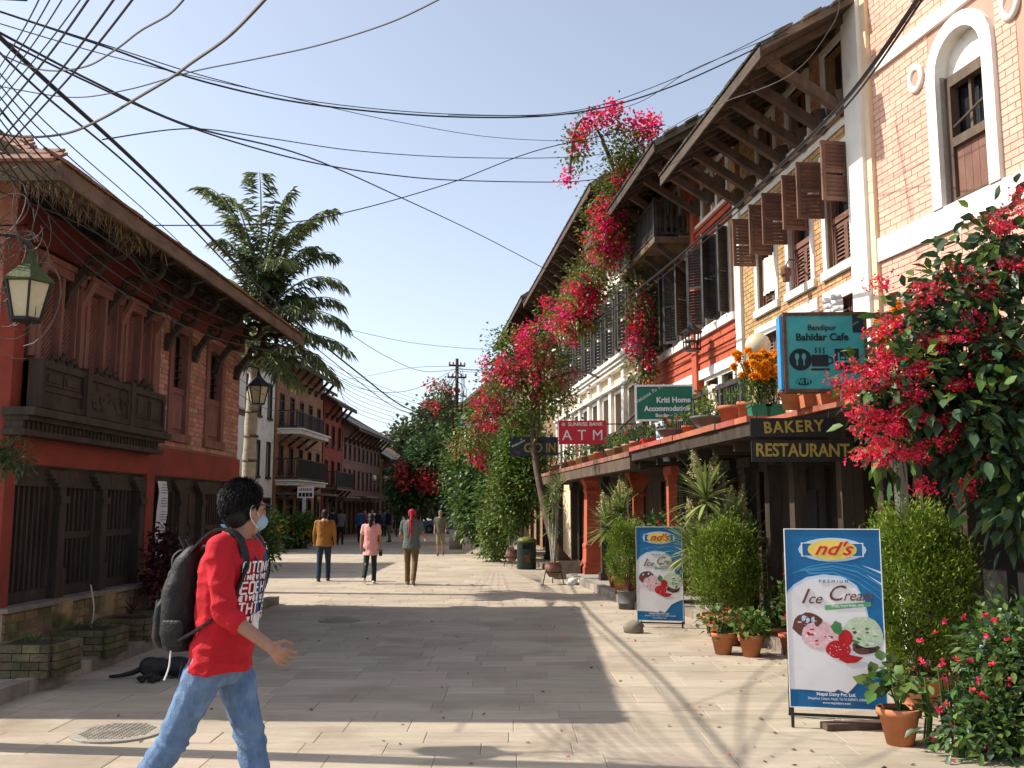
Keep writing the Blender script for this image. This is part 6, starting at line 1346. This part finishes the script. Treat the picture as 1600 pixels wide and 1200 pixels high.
def person(label, loc, heading, height=1.7, legs=((16,6),(-18,14)), arms=((-16,18),(14,22)), top='grey_cloth', bottom='navy_jean', sleeve='long', hem=.86, leg_cut=1.0, shoe='shoe', hair='short', head_yaw=0., lean=3., vox=.016, build=1., skirt=0., group=None, abd=8., fold=.0, cap=None, eyes=True, bvox=None):
    """local +x is forward, +y the left side; legs and arms given as (swing, bend) for right, left"""
    t = thing('person', label, 'person', loc, heading, group); S_ = height/1.75; q = lambda x, y, z: Vector((x, y, z))
    B = MB(); T = MB(); Bo = MB(); Sh = MB(); J = {}
    hipz = .93; ln = math.tan(R(lean)); J['lean'] = ln; wy = build
    low = []; Lg = []
    for i, (sw, bd) in enumerate(legs):
        y = (-1 if i == 0 else 1)*.088*wy; h = q(0, y, hipz); a = R(sw); k = h + q(math.sin(a), 0, -math.cos(a))*.43; a2 = R(sw-bd); an = k + q(math.sin(a2), 0, -math.cos(a2))*.42
        Lg.append((h, k, an, R(sw-bd*1.0))); low.append(an.z)
    dz = .085 - min(low)
    up = q(0, 0, dz)
    for h, k, an, fa in Lg:
        h, k, an = h+up, k+up, an+up
        B.cap(h, k, .075*wy, .05); B.cap(k, an, .05, .036); B.ell(k.lerp(an, .3)+q(-.006,0,0), (.042,.042,.10), 9, 6)
        fw = q(math.cos(fa*.7), 0, math.sin(fa*.7)); 
        Sh.cap(an+q(-.04,0,-.045), an+fw*.07+q(0,0,-.05), .04, .042, 9); Sh.cap(an+fw*.07+q(0,0,-.052), an+fw*.165+q(0,0,-.058), .042, .03, 9); Sh.cap(an+q(0,0,.01), an+q(-.01,0,-.04), .04, .042, 9)
        kk = h.lerp(k, 1); Bo.cap(h, k, .094*wy, .07)
        e = k.lerp(an, max(0., min(1., leg_cut*2-1.))) if leg_cut > .5 else h.lerp(k, leg_cut*2)
        if leg_cut > .5: Bo.cap(k, e, .07, .062 if leg_cut > .9 else .072)
    z0 = hipz+dz; L_ = lambda z: ln*(z-hipz)         # forward lean of the trunk
    tors = [(-.10,.105,.15),(0.0,.115,.168),(.12,.105,.15),(.25,.112,.158),(.38,.122,.178),(.47,.108,.182),(.535,.075,.13),(.565,.05,.07)]
    B.loft([(q(L_(hipz+z), 0, z0+z), rx*.9, ry*.9*wy) for z, rx, ry in tors])
    st = [(hem-hipz,.150+skirt*.3,.192+skirt*.2)]+[(z, rx*1.0+.022, ry*wy+.02) for z, rx, ry in tors if z > hem-hipz+.05][:-1]
    T.loft([(q(L_(hipz+z), 0, z0+z), rx, ry*(wy if i == 0 else 1)) for i, (z, rx, ry) in enumerate(st)])
    Bo.loft([(q(-.0,0,z0-.13), .09, .11*wy), (q(0,0,z0-.05), .125, .172*wy), (q(L_(hipz+.06),0,z0+.06), .122, .166*wy), (q(L_(hipz+.14),0,z0+.14), .11, .152*wy)])
    hands = []
    for i, (sw, bd) in enumerate(arms):
        sd = -1 if i == 0 else 1; z = .49; s = q(L_(hipz+z), sd*.178*wy, z0+z); a = R(sw); ab = math.sin(R(abd))*sd
        v1 = q(math.sin(a), ab, -math.cos(a)).normalized(); e = s+v1*.285; a2 = R(sw+bd); v2 = q(math.sin(a2), ab*.3, -math.cos(a2)).normalized(); w = e+v2*.245
        B.cap(s, e, .05, .038); B.cap(e, w, .038, .026); B.ell(e.lerp(w,.28), (.041,.041,.05), 9, 6)
        T.cap(s+q(0,-sd*.03,.005), s+v1*.06, .066, .064)
        if sleeve == 'long': T.cap(s, e, .066, .052); T.cap(e, e+v2*.215, .052, .04)
        elif sleeve == 'pushed': T.cap(s, e, .068, .054); T.cap(e, e+v2*.075, .055, .05)
        else: T.cap(s, s+v1*.17, .067, .062)
        u = (q(1,0,0)-v2*v2.x); u = u.normalized() if u.length > .3 else q(0,0,1); u = (u if u.z > -.2 else u); n = v2.cross(u).normalized(); n = n if n.y*sd < 0 else -n
        B.cap(w, w+v2*.03, .026, .027, 8); B.ell(w+v2*.055, .03, 8, 6, Matrix((v2*1.35, u*1.2, n*.52)).transposed()); B.cap(w+v2*.03+u*.012, w+v2*.085+u*.022, .015, .014, 8); B.cap(w+v2*.03-u*.012, w+v2*.08-u*.026, .015, .013, 8)
        for f_, (off, fl_) in enumerate(((.034,.072),(.0115,.08),(-.0115,.074),(-.034,.058))):
            p0 = w+v2*.082+u*off; dr_ = v2.copy(); pr = p0; curl = .95
            for sgm in range(3):
                dr_ = (dr_+n*curl).normalized(); p1 = pr+dr_*fl_*(.44,.32,.24)[sgm]; B.cap(pr, p1, .009-.0008*sgm, .0083-.0008*sgm, 7); pr = p1; curl = 1.15
        p0 = w+v2*.03+u*.026; p1 = p0+(v2*.6+u*.62+n*.35).normalized()*.042; p2 = p1+(v2*.9+u*.15+n*.5).normalized()*.032; B.cap(p0, p1, .0125, .0105, 7); B.cap(p1, p2, .0105, .009, 7)
        hands.append((w, v2, u, n, e))
    # neck and head
    nz = z0+.52; hx = L_(hipz+.6)+.015; c0 = q(hx, 0, z0+.555)
    B.cap(q(L_(hipz+.5),0,nz), q(hx+.01,0,z0+.60), .056, .05)
    Rm = Matrix.Rotation(head_yaw, 3, 'Z'); hc = q(hx+.01, 0, z0+.605)
    H = lambda x, y, z: hc + Rm @ q(x, y, z)
    B.ell(H(-.008,0,.095), (.098,.077,.105), 14, 10, Rm); B.ell(H(.030,0,.035), (.070,.061,.078), 12, 9, Rm); B.cap(H(.045,0,-.022), H(.05,0,-.012), .036, .036); B.ell(H(.102,0,.05), (.020,.014,.026), 8, 6, Rm)
    for s in (-1, 1): B.ell(H(-.004,s*.078,.058), (.020,.011,.033), 8, 6, Rm); B.ell(H(.062,s*.034,.085), (.035,.026,.018), 8, 6, Rm)
    body = fuse(B.build('body', 'skin', t, True), bvox or vox*.72, 3)
    fuse(T.build('shirt' if sleeve != 'coat' else 'jacket', top, t, True), vox, 8, fold); fuse(Bo.build('trousers' if leg_cut > .8 else 'shorts', bottom, t, True), vox, 8, fold); fuse(Sh.build('shoes', shoe, t, True), min(vox, .011), 4)
    hb = MB()
    if hair != 'none':
        hb.ell(H(-.022,0,.115), (.098,.084,.097), 16, 11, Rm); hb.ell(H(-.045,0,.06), (.068,.078,.085), 12, 9, Rm); hb.ell(H(.03,0,.155), (.062,.068,.042), 12, 8, Rm)
        if hair == 'long': hb.cap(H(-.09,0,.05), H(-.115,0,-.10), .055, .05); hb.cap(H(-.115,0,-.10), H(-.13,0,-.36), .05, .022)
        if hair == 'bun': hb.ell(H(-.11,0,.12), .05, 10, 8)
        fuse(hb.build('hair', 'hair', t, True), min(vox, .012), 4)
    if cap:
        cb = MB(); cb.ell(H(-.01,0,.13), (.108,.092,.085), 14, 9, Rm); cb.ell(H(.10,0,.115), (.075,.07,.012), 12, 6, Rm); fuse(cb.build('cap', cap, t, True), .012, 3)
    if eyes:
        for s in (-1, 1): MB().ell(H(.088,s*.031,.078), (.010,.015,.007), 8, 6, Rm).build('eye', 'dark', t)
        MB().ell(H(.088,0,.005), (.010,.024,.005), 8, 5, Rm).build('mouth', 'clay', t)
    t.scale = (S_, S_, S_)
    return t, dict(H=H, Rm=Rm, hands=hands, z0=z0, L=L_, hipz=hipz, tors=tors, S=S_)
def creased(o, fn):
    """bake the fused cloth and press directional folds into it"""
    bpy.context.view_layer.update(); dg = bpy.context.evaluated_depsgraph_get(); me = bpy.data.meshes.new_from_object(o.evaluated_get(dg)); o.modifiers.clear(); o.data = me
    n = len(me.vertices); co = np.empty(n*3, np.float32); no = np.empty(n*3, np.float32); me.vertices.foreach_get('co', co); me.vertices.foreach_get('normal', no); co = co.reshape(-1,3); no = no.reshape(-1,3)
    dsp = np.array([fn(Vector(c)) for c in co.tolist()], np.float32); me.vertices.foreach_set('co', (co+no*dsp[:,None]).ravel()); me.update()
    me.polygons.foreach_set('use_smooth', [True]*len(me.polygons)); return o
def ridge(v): return (1-abs(noise.noise(v)))**3
def shirt_fold(c):
    d1 = ridge(Vector((c.x*4+c.z*5.5, c.y*3.5, c.z*9-c.x*5))); d2 = ridge(Vector((c.x*7-c.z*6+9, c.y*6, c.z*13+c.x*4)))
    return .013*(d1-.55)+.006*(d2-.55)
def jean_fold(c):
    k = max(0, 1-abs(c.z-.52)/.16)+max(0, 1-abs(c.z-.86)/.12)*.9+max(0, 1-abs(c.z-.15)/.2)*1.1
    d1 = ridge(Vector((c.x*5+c.z*3, c.y*5, c.z*15+c.x*7))); d2 = ridge(Vector((c.x*9, c.y*9, c.z*5)))
    return (.004+.012*k)*(d1-.5)+.004*(d2-.5)
# ---- man in red walking past, close to the camera
man_loc = (P(350, 900, 4.85).x, 4.85, 0); man_h = R(-7)
man, k_ = person('man in red long sleeved shirt and jeans striding right, wearing a mask and glasses', man_loc, man_h, 1.835, legs=((-25,10),(17,6)), arms=((11,46),(-20,14)), top='red_shirt', bottom='denim', sleeve='pushed', hem=.86, head_yaw=R(56), lean=6, bvox=.004, vox=.0075, fold=.0, build=1.05, abd=7)
H, z0 = k_['H'], k_['z0']; q3 = lambda x, y, z: Vector((x, y, z)); Lz = lambda z: k_['L'](k_['hipz']+z)
for ch in list(man.children):
    if ch.name.startswith('shirt'): creased(ch, shirt_fold)
    if ch.name.startswith('trousers'): creased(ch, jean_fold)
# hair strands over the cap of hair
hp = unit(np.random.normal(size=(9000,3))); hp = hp[(hp[:,2] > -.75) & (hp[:,0] < .62 + .5*hp[:,2])]; Rn = np.array(k_['Rm']); cen = np.array(H(-.022,0,.105)); pos = cen + (hp*[.099,.086,.103]) @ Rn.T
flow = np.cross(hp, np.cross(np.array([-.55,0,-.8]), hp)) + hp*.10 + np.random.normal(size=hp.shape)*.12; leaves('hair_strands', pos, flow @ Rn.T, .036, .004, 'hair', man, .1)['kind'] = 'stuff'
# mask with ear loop, glasses
mk = MB(); mk.ell(H(.062,0,.008), (.062,.06,.047), 14, 10, k_['Rm']); mk.build('face_mask', 'mask_blue', man, True)
for s in (-1, 1):
    MB().tube(smooth_path([H(.05,s*.052,.03), H(.02,s*.072,.06), H(-.012,s*.089,.085), H(-.026,s*.09,.055), H(-.012,s*.084,.018), H(.04,s*.056,-.02)], 5), .0022, 5).build('mask_loop', 'sign_white', man)
    MB().tube([H(.106,s*.055,.085), H(.06,s*.078,.088), H(-.015,s*.088,.088)], .003, 5).build('glasses_temple', 'black_cloth', man)
    MB().tube([H(.106,s*.034+.022*math.cos(a*PI/6),.078+.016*math.sin(a*PI/6)) for a in range(13)], .0025, 5).build('glasses_rim', 'black_cloth', man)
# collar and white chest print
MB().tube([q3(Lz(.55)+.062*math.cos(a*PI/9), .068*math.sin(a*PI/9), z0+.545-.018*math.cos(a*PI/9)) for a in range(19)], .010, 6).build('collar', 'red_shirt', man)
pr = MB()
def stroke(y0, za, y1, zb, w=.0045):          # thin white strokes of the printed lettering, lying on the curved chest
    X = lambda yy, zz: Lz(zz-z0) + .150*math.sqrt(max(.05, 1-(yy/.20)**2)) + .004
    if abs(y1-y0) > abs(zb-za): pr.quad((X(y0,za),y0,za-w),(X(y1,zb),y1,zb-w),(X(y1,zb),y1,zb+w),(X(y0,za),y0,za+w))
    else: pr.quad((X(y0-w,za),y0-w,za),(X(y0+w,za),y0+w,za),(X(y1+w,zb),y1+w,zb),(X(y1-w,zb),y1-w,zb))
for r_ in range(6):
    hgt = (.046,.022,.05,.02,.05,.022)[r_]; z = z0+.43-sum((.046,.022,.05,.02,.05,.022)[:r_])-.012*r_; y = -.14
    while y < .13:
        wd = hgt*.62; g_ = random.choice('HOEVNT'); a, c, t_, b_ = y, y+wd, z, z-hgt
        if g_ in 'HNOE': stroke(a, b_, a, t_)
        if g_ in 'HNO': stroke(c, b_, c, t_)
        if g_ in 'OET': stroke(a, t_, c, t_)
        if g_ in 'OE': stroke(a, b_, c, b_)
        if g_ in 'HE': stroke(a, (t_+b_)/2, c, (t_+b_)/2)
        if g_ == 'V': stroke(a, t_, (a+c)/2, b_); stroke(c, t_, (a+c)/2, b_)
        if g_ == 'N': stroke(a, t_, c, b_)
        if g_ == 'T': stroke((a+c)/2, b_, (a+c)/2, t_)
        y += wd+.012
pr.build('chest_print', 'sign_white', man)
bt = MB(); bt.loft([(q3(Lz(-.06)-.006,0,z0-.065), .142,.188),(q3(Lz(-.06)-.006,0,z0-.035), .142,.188)]); 
# backpack
BP = thing('backpack', 'black backpack with front pocket worn by the man in red', 'backpack', man_loc, man_h); BP.scale = man.scale
b = MB(); bx = -.185
b.loft([(q3(bx+.0,0,z0+.02), .085,.13),(q3(bx-.01,0,z0+.10), .10,.148),(q3(bx-.005,0,z0+.30), .095,.148),(q3(bx+.035,0,z0+.44), .075,.13),(q3(bx+.06,0,z0+.50), .04,.09)], 16)
fuse(b.build('main_compartment', 'black_cloth', BP, True), .010, 7, .012)
b = MB(); b.loft([(q3(bx-.07,0,z0+.03), .045,.10),(q3(bx-.085,0,z0+.08), .05,.122),(q3(bx-.08,0,z0+.22), .045,.12),(q3(bx-.055,0,z0+.275), .03,.105)], 14); fuse(b.build('front_pocket', 'black_cloth', BP, True), .010, 5, .008)
for zz_, w_ in ((.40,.118),(.47,.085)): MB().tube(smooth_path([q3(bx+.02,-w_,z0+zz_-.3), q3(bx-.035,-w_*.98,z0+zz_-.06), q3(bx-.03,-w_*.55,z0+zz_), q3(bx-.03,w_*.55,z0+zz_), q3(bx-.035,w_*.98,z0+zz_-.06)], 5), .0045, 5).build('zip', 'grey_cloth', BP)
b = MB(); b.loft([(q3(bx+.01,-.135,z0+.05), .055,.018),(q3(bx+.01,-.142,z0+.11), .06,.022),(q3(bx+.01,-.142,z0+.17), .055,.016)], 12); fuse(b.build('side_pocket', 'black_cloth', BP, True), .008, 4)
for s in (-1, 1):
    b = MB(); pts = smooth_path([q3(bx+.06,s*.09,z0+.47), q3(Lz(.53)-.06,s*.105,z0+.575), q3(Lz(.53)+.05,s*.115,z0+.555), q3(Lz(.45)+.105,s*.13,z0+.43), q3(Lz(.3)+.085,s*.155,z0+.27), q3(Lz(.2)+.0,s*.178,z0+.17), q3(bx+.05,s*.15,z0+.08)], 6)
    for i in range(len(pts)-1): b.bar(pts[i], pts[i+1]+(pts[i+1]-pts[i])*.15, .048 if i < 24 else .025, .012)
    b.build('shoulder_strap', 'black_cloth', BP)
MB().tube([q3(bx+.0,-.03,z0+.49), q3(bx-.03,-.03,z0+.54), q3(bx-.03,.03,z0+.54), q3(bx+.0,.03,z0+.49)], .008, 6).build('carry_handle', 'black_cloth', BP)
MB().tube(smooth_path([q3(bx-.09,-.10,z0+.20), q3(bx-.118,-.05,z0+.245), q3(bx-.12,.05,z0+.245)], 4), .004, 5).build('zip', 'iron', BP)
MB().tube(smooth_path([q3(bx-.0,-.13,z0+.03), q3(bx-.0,-.14,z0-.04), q3(bx-.02,-.14,z0-.10)], 4), .004, 5).build('dangling_cord', 'sign_white', BP)
# lanyard
LY = thing('lanyard', 'blue lanyard round the neck of the man in red', 'lanyard', man_loc, man_h); LY.scale = man.scale
for s in (-1, 1):
    pts = smooth_path([q3(Lz(.55)-.075,0,z0+.60), q3(Lz(.55)-.02,s*.082,z0+.585), q3(Lz(.5)+.075,s*.075,z0+.535), q3(Lz(.42)+.140,s*.05,z0+.42), q3(Lz(.25)+.145,s*.015,z0+.2)], 6); b = MB()
    for i in range(len(pts)-1): b.bar(pts[i], pts[i+1]+(pts[i+1]-pts[i])*.12, .018, .004)
    b.build('strap', 'lanyard_blue', LY)
MB().box(Lz(.15)+.142, Lz(.15)+.148, -.035, .035, z0+.08, z0+.19).build('badge', 'paper', LY)
# ---- walkers in mid street (seen from behind)
UPS = R(90)
def at(px, py): g = G(px, py); return (g.x, g.y, 0)
oj, ko = person('man in mustard hooded jacket and dark jeans walking away', at(505, 908), UPS+R(2), 1.66, legs=((9,4),(-8,8)), arms=((-6,10),(8,12)), top='mustard', bottom='navy_jean', hem=.84, vox=.013, abd=12, build=1.06, fold=.012)
z0 = ko['z0']; b = MB(); b.cap(q3(-.10,-.08,z0+.50), q3(-.10,.08,z0+.50), .05, .05); b.cap(q3(-.11,0,z0+.50), q3(-.13,0,z0+.40), .06, .03); fuse(b.build('hood', 'mustard', oj, True), .012, 5); MB().lathe([(.066,z0+.535),(.068,z0+.575)], 14, (.0,0,0)).build('collar', 'white_cloth', oj)
pw, kw_ = person('woman in long pink top with ponytail walking away', at(578, 912), UPS+R(-2), 1.56, legs=((4,3),(-12,26)), arms=((4,12),(-6,10)), top='pink_cloth', bottom='teal_legging', sleeve='short', hem=.70, hair='long', vox=.012, shoe='white_cloth', skirt=.06, abd=11, fold=.012)
w, v2, u, n, e = kw_['hands'][0]; hw = pw.matrix_basis @ (w+v2*.11+n*.02); ph_ = thing('mobile_phone', 'dark phone in right hand of the woman in pink', 'phone', hw, UPS); MB().box(-.006,.006,-.038,.038,-.11,.04).build('case', 'black_cloth', ph_); MB().box(-.0075,-.006,-.033,.033,-.10,.03).build('screen', 'glass', ph_)
rs_, kr = person('man with red scarf round his head in grey green shirt and khaki trousers', at(642, 914), UPS+R(-4), 1.67, legs=((-9,20),(8,4)), arms=((8,62),(4,66)), top='sage', bottom='khaki', sleeve='short', hem=.82, vox=.012, build=1.1, shoe='sand', abd=14, fold=.012)
b = MB(); Hh = kr['H']; b.ell(Hh(-.02,0,.12), (.112,.096,.085), 14, 9); b.cap(Hh(-.10,-.01,.08), Hh(-.14,.0,-.10), .045, .04); b.cap(Hh(-.14,0,-.10), Hh(-.165,-.02,-.42), .04, .028); b.cap(Hh(-.13,.03,-.05), Hh(-.165,.035,-.30), .03, .022); fuse(b.build('head_scarf', 'scarf_red', rs_, True), .010, 4, .01)
person('man in cap, patterned shirt and shorts walking towards the camera', at(688, 868), R(-92), 1.62, legs=((8,4),(-10,18)), arms=((-6,30),(6,24)), top='camo', bottom='sand', sleeve='short', leg_cut=.56, vox=.016, cap='grey_cloth', hem=.84)
# ---- people farther off in the shade
crowd = ((522,832,'navy','navy_jean','person in dark clothes standing left in the shaded far group',90,1.72),(535,826,'grey_cloth','navy','person in grey jacket beside the left dark figure far off',80,1.66),(566,848,'blue_cloth','navy','person in dark clothes with blue bag in the far shade',100,1.68),(583,836,'white_cloth','blue_cloth','person in pale top and blue jeans deep in the far shade',-80,1.66),(594,846,'black_cloth','navy','person in black looking down, middle of the far group',-60,1.66),(610,847,'navy','grey_cloth','person in navy top and grey trousers, right of the far group',150,1.7),(624,838,'black_cloth','black_cloth','person in black behind the man with red scarf',-100,1.68),(572,829,'bract_red','navy','person in red top at the back of the far shade',-90,1.64),(650,834,'sign_red','navy','person in red vest beyond the man with red scarf',-95,1.72),(633,830,'white_cloth','grey_cloth','person in white shirt at the far end near the trees',90,1.66),(602,828,'blue_cloth','navy','person in blue far down the street by the awning',70,1.66))
for px, py, a, b_, lab, hd_, ht in crowd:
    gg = G(px, py); lim = 11.0/(-(px-800)/1500+.045); dd_ = min(gg.y, lim*(.9+.06*rnd())); person(lab, ((px-800)/1500*dd_, dd_, 0), R(hd_), ht, legs=((7*rnd(),4),(-8*rnd(),6)), arms=((10*rnd()-5,20+30*rnd()),(10*rnd()-5,14+20*rnd())), top=a, bottom=b_, vox=.024, group='people in the far shade')
# ---- sleeping dog
g0 = G(236, 1062); DG = thing('dog', 'black dog lying asleep on its side behind the man in red', 'dog', (g0.x, g0.y+.12, 0), R(2)); dm('dog_fur', (.016,.013,.011), (.009,.008,.007), rough=.5, bump=.5, bscale=90)
b = MB(); b.ell((.02,0,.10), (.16,.11,.095), 14, 9); b.ell((.22,.0,.105), (.17,.105,.10), 14, 9); b.ell((.42,0,.10), (.16,.11,.105), 14, 9); b.ell((-.05,-.02,.12), (.11,.09,.085), 12, 8)
b.cap((.54,0,.10), (.66,-.05,.07), .07, .06); b.ell((.74,-.08,.07), (.085,.06,.06), 12, 8); b.cap((.79,-.10,.05), (.87,-.13,.045), .035, .026); b.cap((.71,-.04,.12), (.70,.02,.09), .025, .01)
b.cap((-.08,-.06,.09), (.02,-.20,.05), .06, .035); b.cap((.02,-.20,.05), (-.08,-.25,.035), .03, .022); b.cap((-.08,-.25,.035), (-.02,-.32,.025), .022, .024)
b.cap((-.03,-.04,.05), (.10,-.22,.03), .05, .03); b.cap((.10,-.22,.03), (.03,-.29,.024), .024, .02); b.cap((.03,-.29,.024), (.09,-.34,.022), .02, .022)
b.cap((.44,-.06,.06), (.36,-.22,.035), .045, .028); b.cap((.36,-.22,.035), (.44,-.32,.025), .026, .022); b.cap((.50,-.06,.05), (.52,-.24,.03), .042, .026); b.cap((.52,-.24,.03), (.58,-.34,.024), .024, .022)
tl = [(-.13,.0,.09),(-.22,-.02,.05),(-.32,-.06,.03),(-.42,-.07,.024)]
for i in range(3): b.cap(tl[i], tl[i+1], .032-.005*i, .027-.005*i)
fuse(b.build('body', 'dog_fur', DG, True), .009, 4)
# ---- parked car far off by the trees
cg = G(700, 833); CAR = thing('parked_car', 'slate blue parked car half hidden by trees at the end of the street', 'car', (cg.x, cg.y, 0), R(172)); dm('car_paint', (.10,.13,.19), (.085,.11,.16), rough=.25, spec=.6, scale=1); dm('tyre', (.015,.015,.015), rough=.8); dm('chrome', (.6,.6,.6), rough=.2, metal=1.)
b = MB(); b.prism([(-1.75,.28),(1.7,.28),(1.78,.55),(1.7,.82),(.85,.92),(.35,1.42),(-1.2,1.45),(-1.72,.98)], -.78, .78); o = b.build('body', 'car_paint', CAR); bv = o.modifiers.new('bevel', 'BEVEL'); bv.width = .06; bv.segments = 3
for s in (-1, 1):
    b = MB(); b.prism([(.72,.95),(.30,1.36),(-.35,1.38),(-.35,.95)], s*.785, s*.79); b.build('side_window', 'glass', CAR); b = MB(); b.prism([(-.42,.95),(-.42,1.38),(-1.12,1.38),(-1.45,1.0)], s*.785, s*.79); b.build('side_window', 'glass', CAR)
    for x in (-1.1, 1.12):
        wh = MB().lathe([(.14,-.09),(.29,-.09),(.30,-.05),(.30,.05),(.29,.09),(.14,.09)], 20).build('wheel', 'tyre', CAR, loc=(x, s*.74, .30), rot=(PI/2,0,0)); MB().lathe([(.16,-.095),(.16,.095)], 14).build('rim', 'chrome', wh)
    MB().ell((1.72,s*.55,.66), (.06,.16,.09), 10, 7).build('headlight', 'lampglass', CAR); MB().ell((-1.72,s*.6,.8), (.05,.1,.12), 10, 7).build('tail_light', 'sign_red', CAR)
    MB().box(-.2,-.05,s*.79,s*.80,.80,.83).build('door_handle', 'chrome', CAR)
b = MB(); b.prism([(.86,.95),(.40,1.38),(.42,1.39),(.88,.96)], -.66, .66); b.build('windscreen', 'glass', CAR)
# white and blue cloths drying on the terrace
def drape(label, loc, w, h, m, rz):
    b = MB(); n = 8
    for i in range(n):
        for j in range(5):
            f = lambda i, j: ((i/n-.5)*w*(1-.1*j/5), .05*math.sin(i*1.7+j*.6)+.02*j, h*(1-j/5)); b.quad(f(i,j), f(i+1,j), f(i+1,j+1), f(i,j+1))
    o = b.build('hanging_cloth', m, loc=loc, rot=(0,0,rz), smooth=True); so = o.modifiers.new('thick', 'SOLIDIFY'); so.thickness = .006; tag(o, label, 'cloth')
p = wst(d_at(1035), .12, 2.69); drape('pale blue cloth hanging below the green guest house sign', (p[0], p[1], 2.40), .42, .62, 'ice_pale', RT)
p = rframe(14.6, .99); drape('beige cloth hung over the end of the black terrace railing', (p.x, p.y, 2.86), .35, .66, 'curtain', RT)
p = rframe(12.3, .1); drape('white cloth bundled over a lower window of the brick house', (p.x-.02, p.y, 4.05), .5, .35, 'white_cloth', RT)

# ---- fallen leaves and petals on the paving
n = 420; xs_l = np.random.random(n); dl = 6.2+30*np.random.random(n)**1.6; xl = np.where(xs_l < .55, 3.4-1.9*np.random.random(n)**1.5-.06*(dl-6), -4+7.5*np.random.random(n))
C = np.stack([xl, dl, np.full(n, .006)], 1); D = np.random.normal(size=(n,3))*[1,1,.06]
tag(leaves('fallen_leaves', C[:300], D[:300], .045, .025, 'wood_eave', None, -.02), 'dry fallen leaves scattered over the paving', 'litter', kind='stuff'); tag(leaves('fallen_petals', C[300:], D[300:], .035, .028, 'bract', None, -.02), 'fallen pink petals scattered over the paving', 'litter', kind='stuff')
# jeans seams and back pocket
z0 = k_['z0']
for pts in ([(-.11,-.10,z0-.02),(-.13,-.075,z0-.10),(-.13,-.13,z0-.10),(-.11,-.14,z0-.02),(-.11,-.10,z0-.02)],): MB().tube([Vector(q)+Vector((-.012,0,0)) for q in pts], .003, 4).build('pocket_seam', 'navy_jean', man)
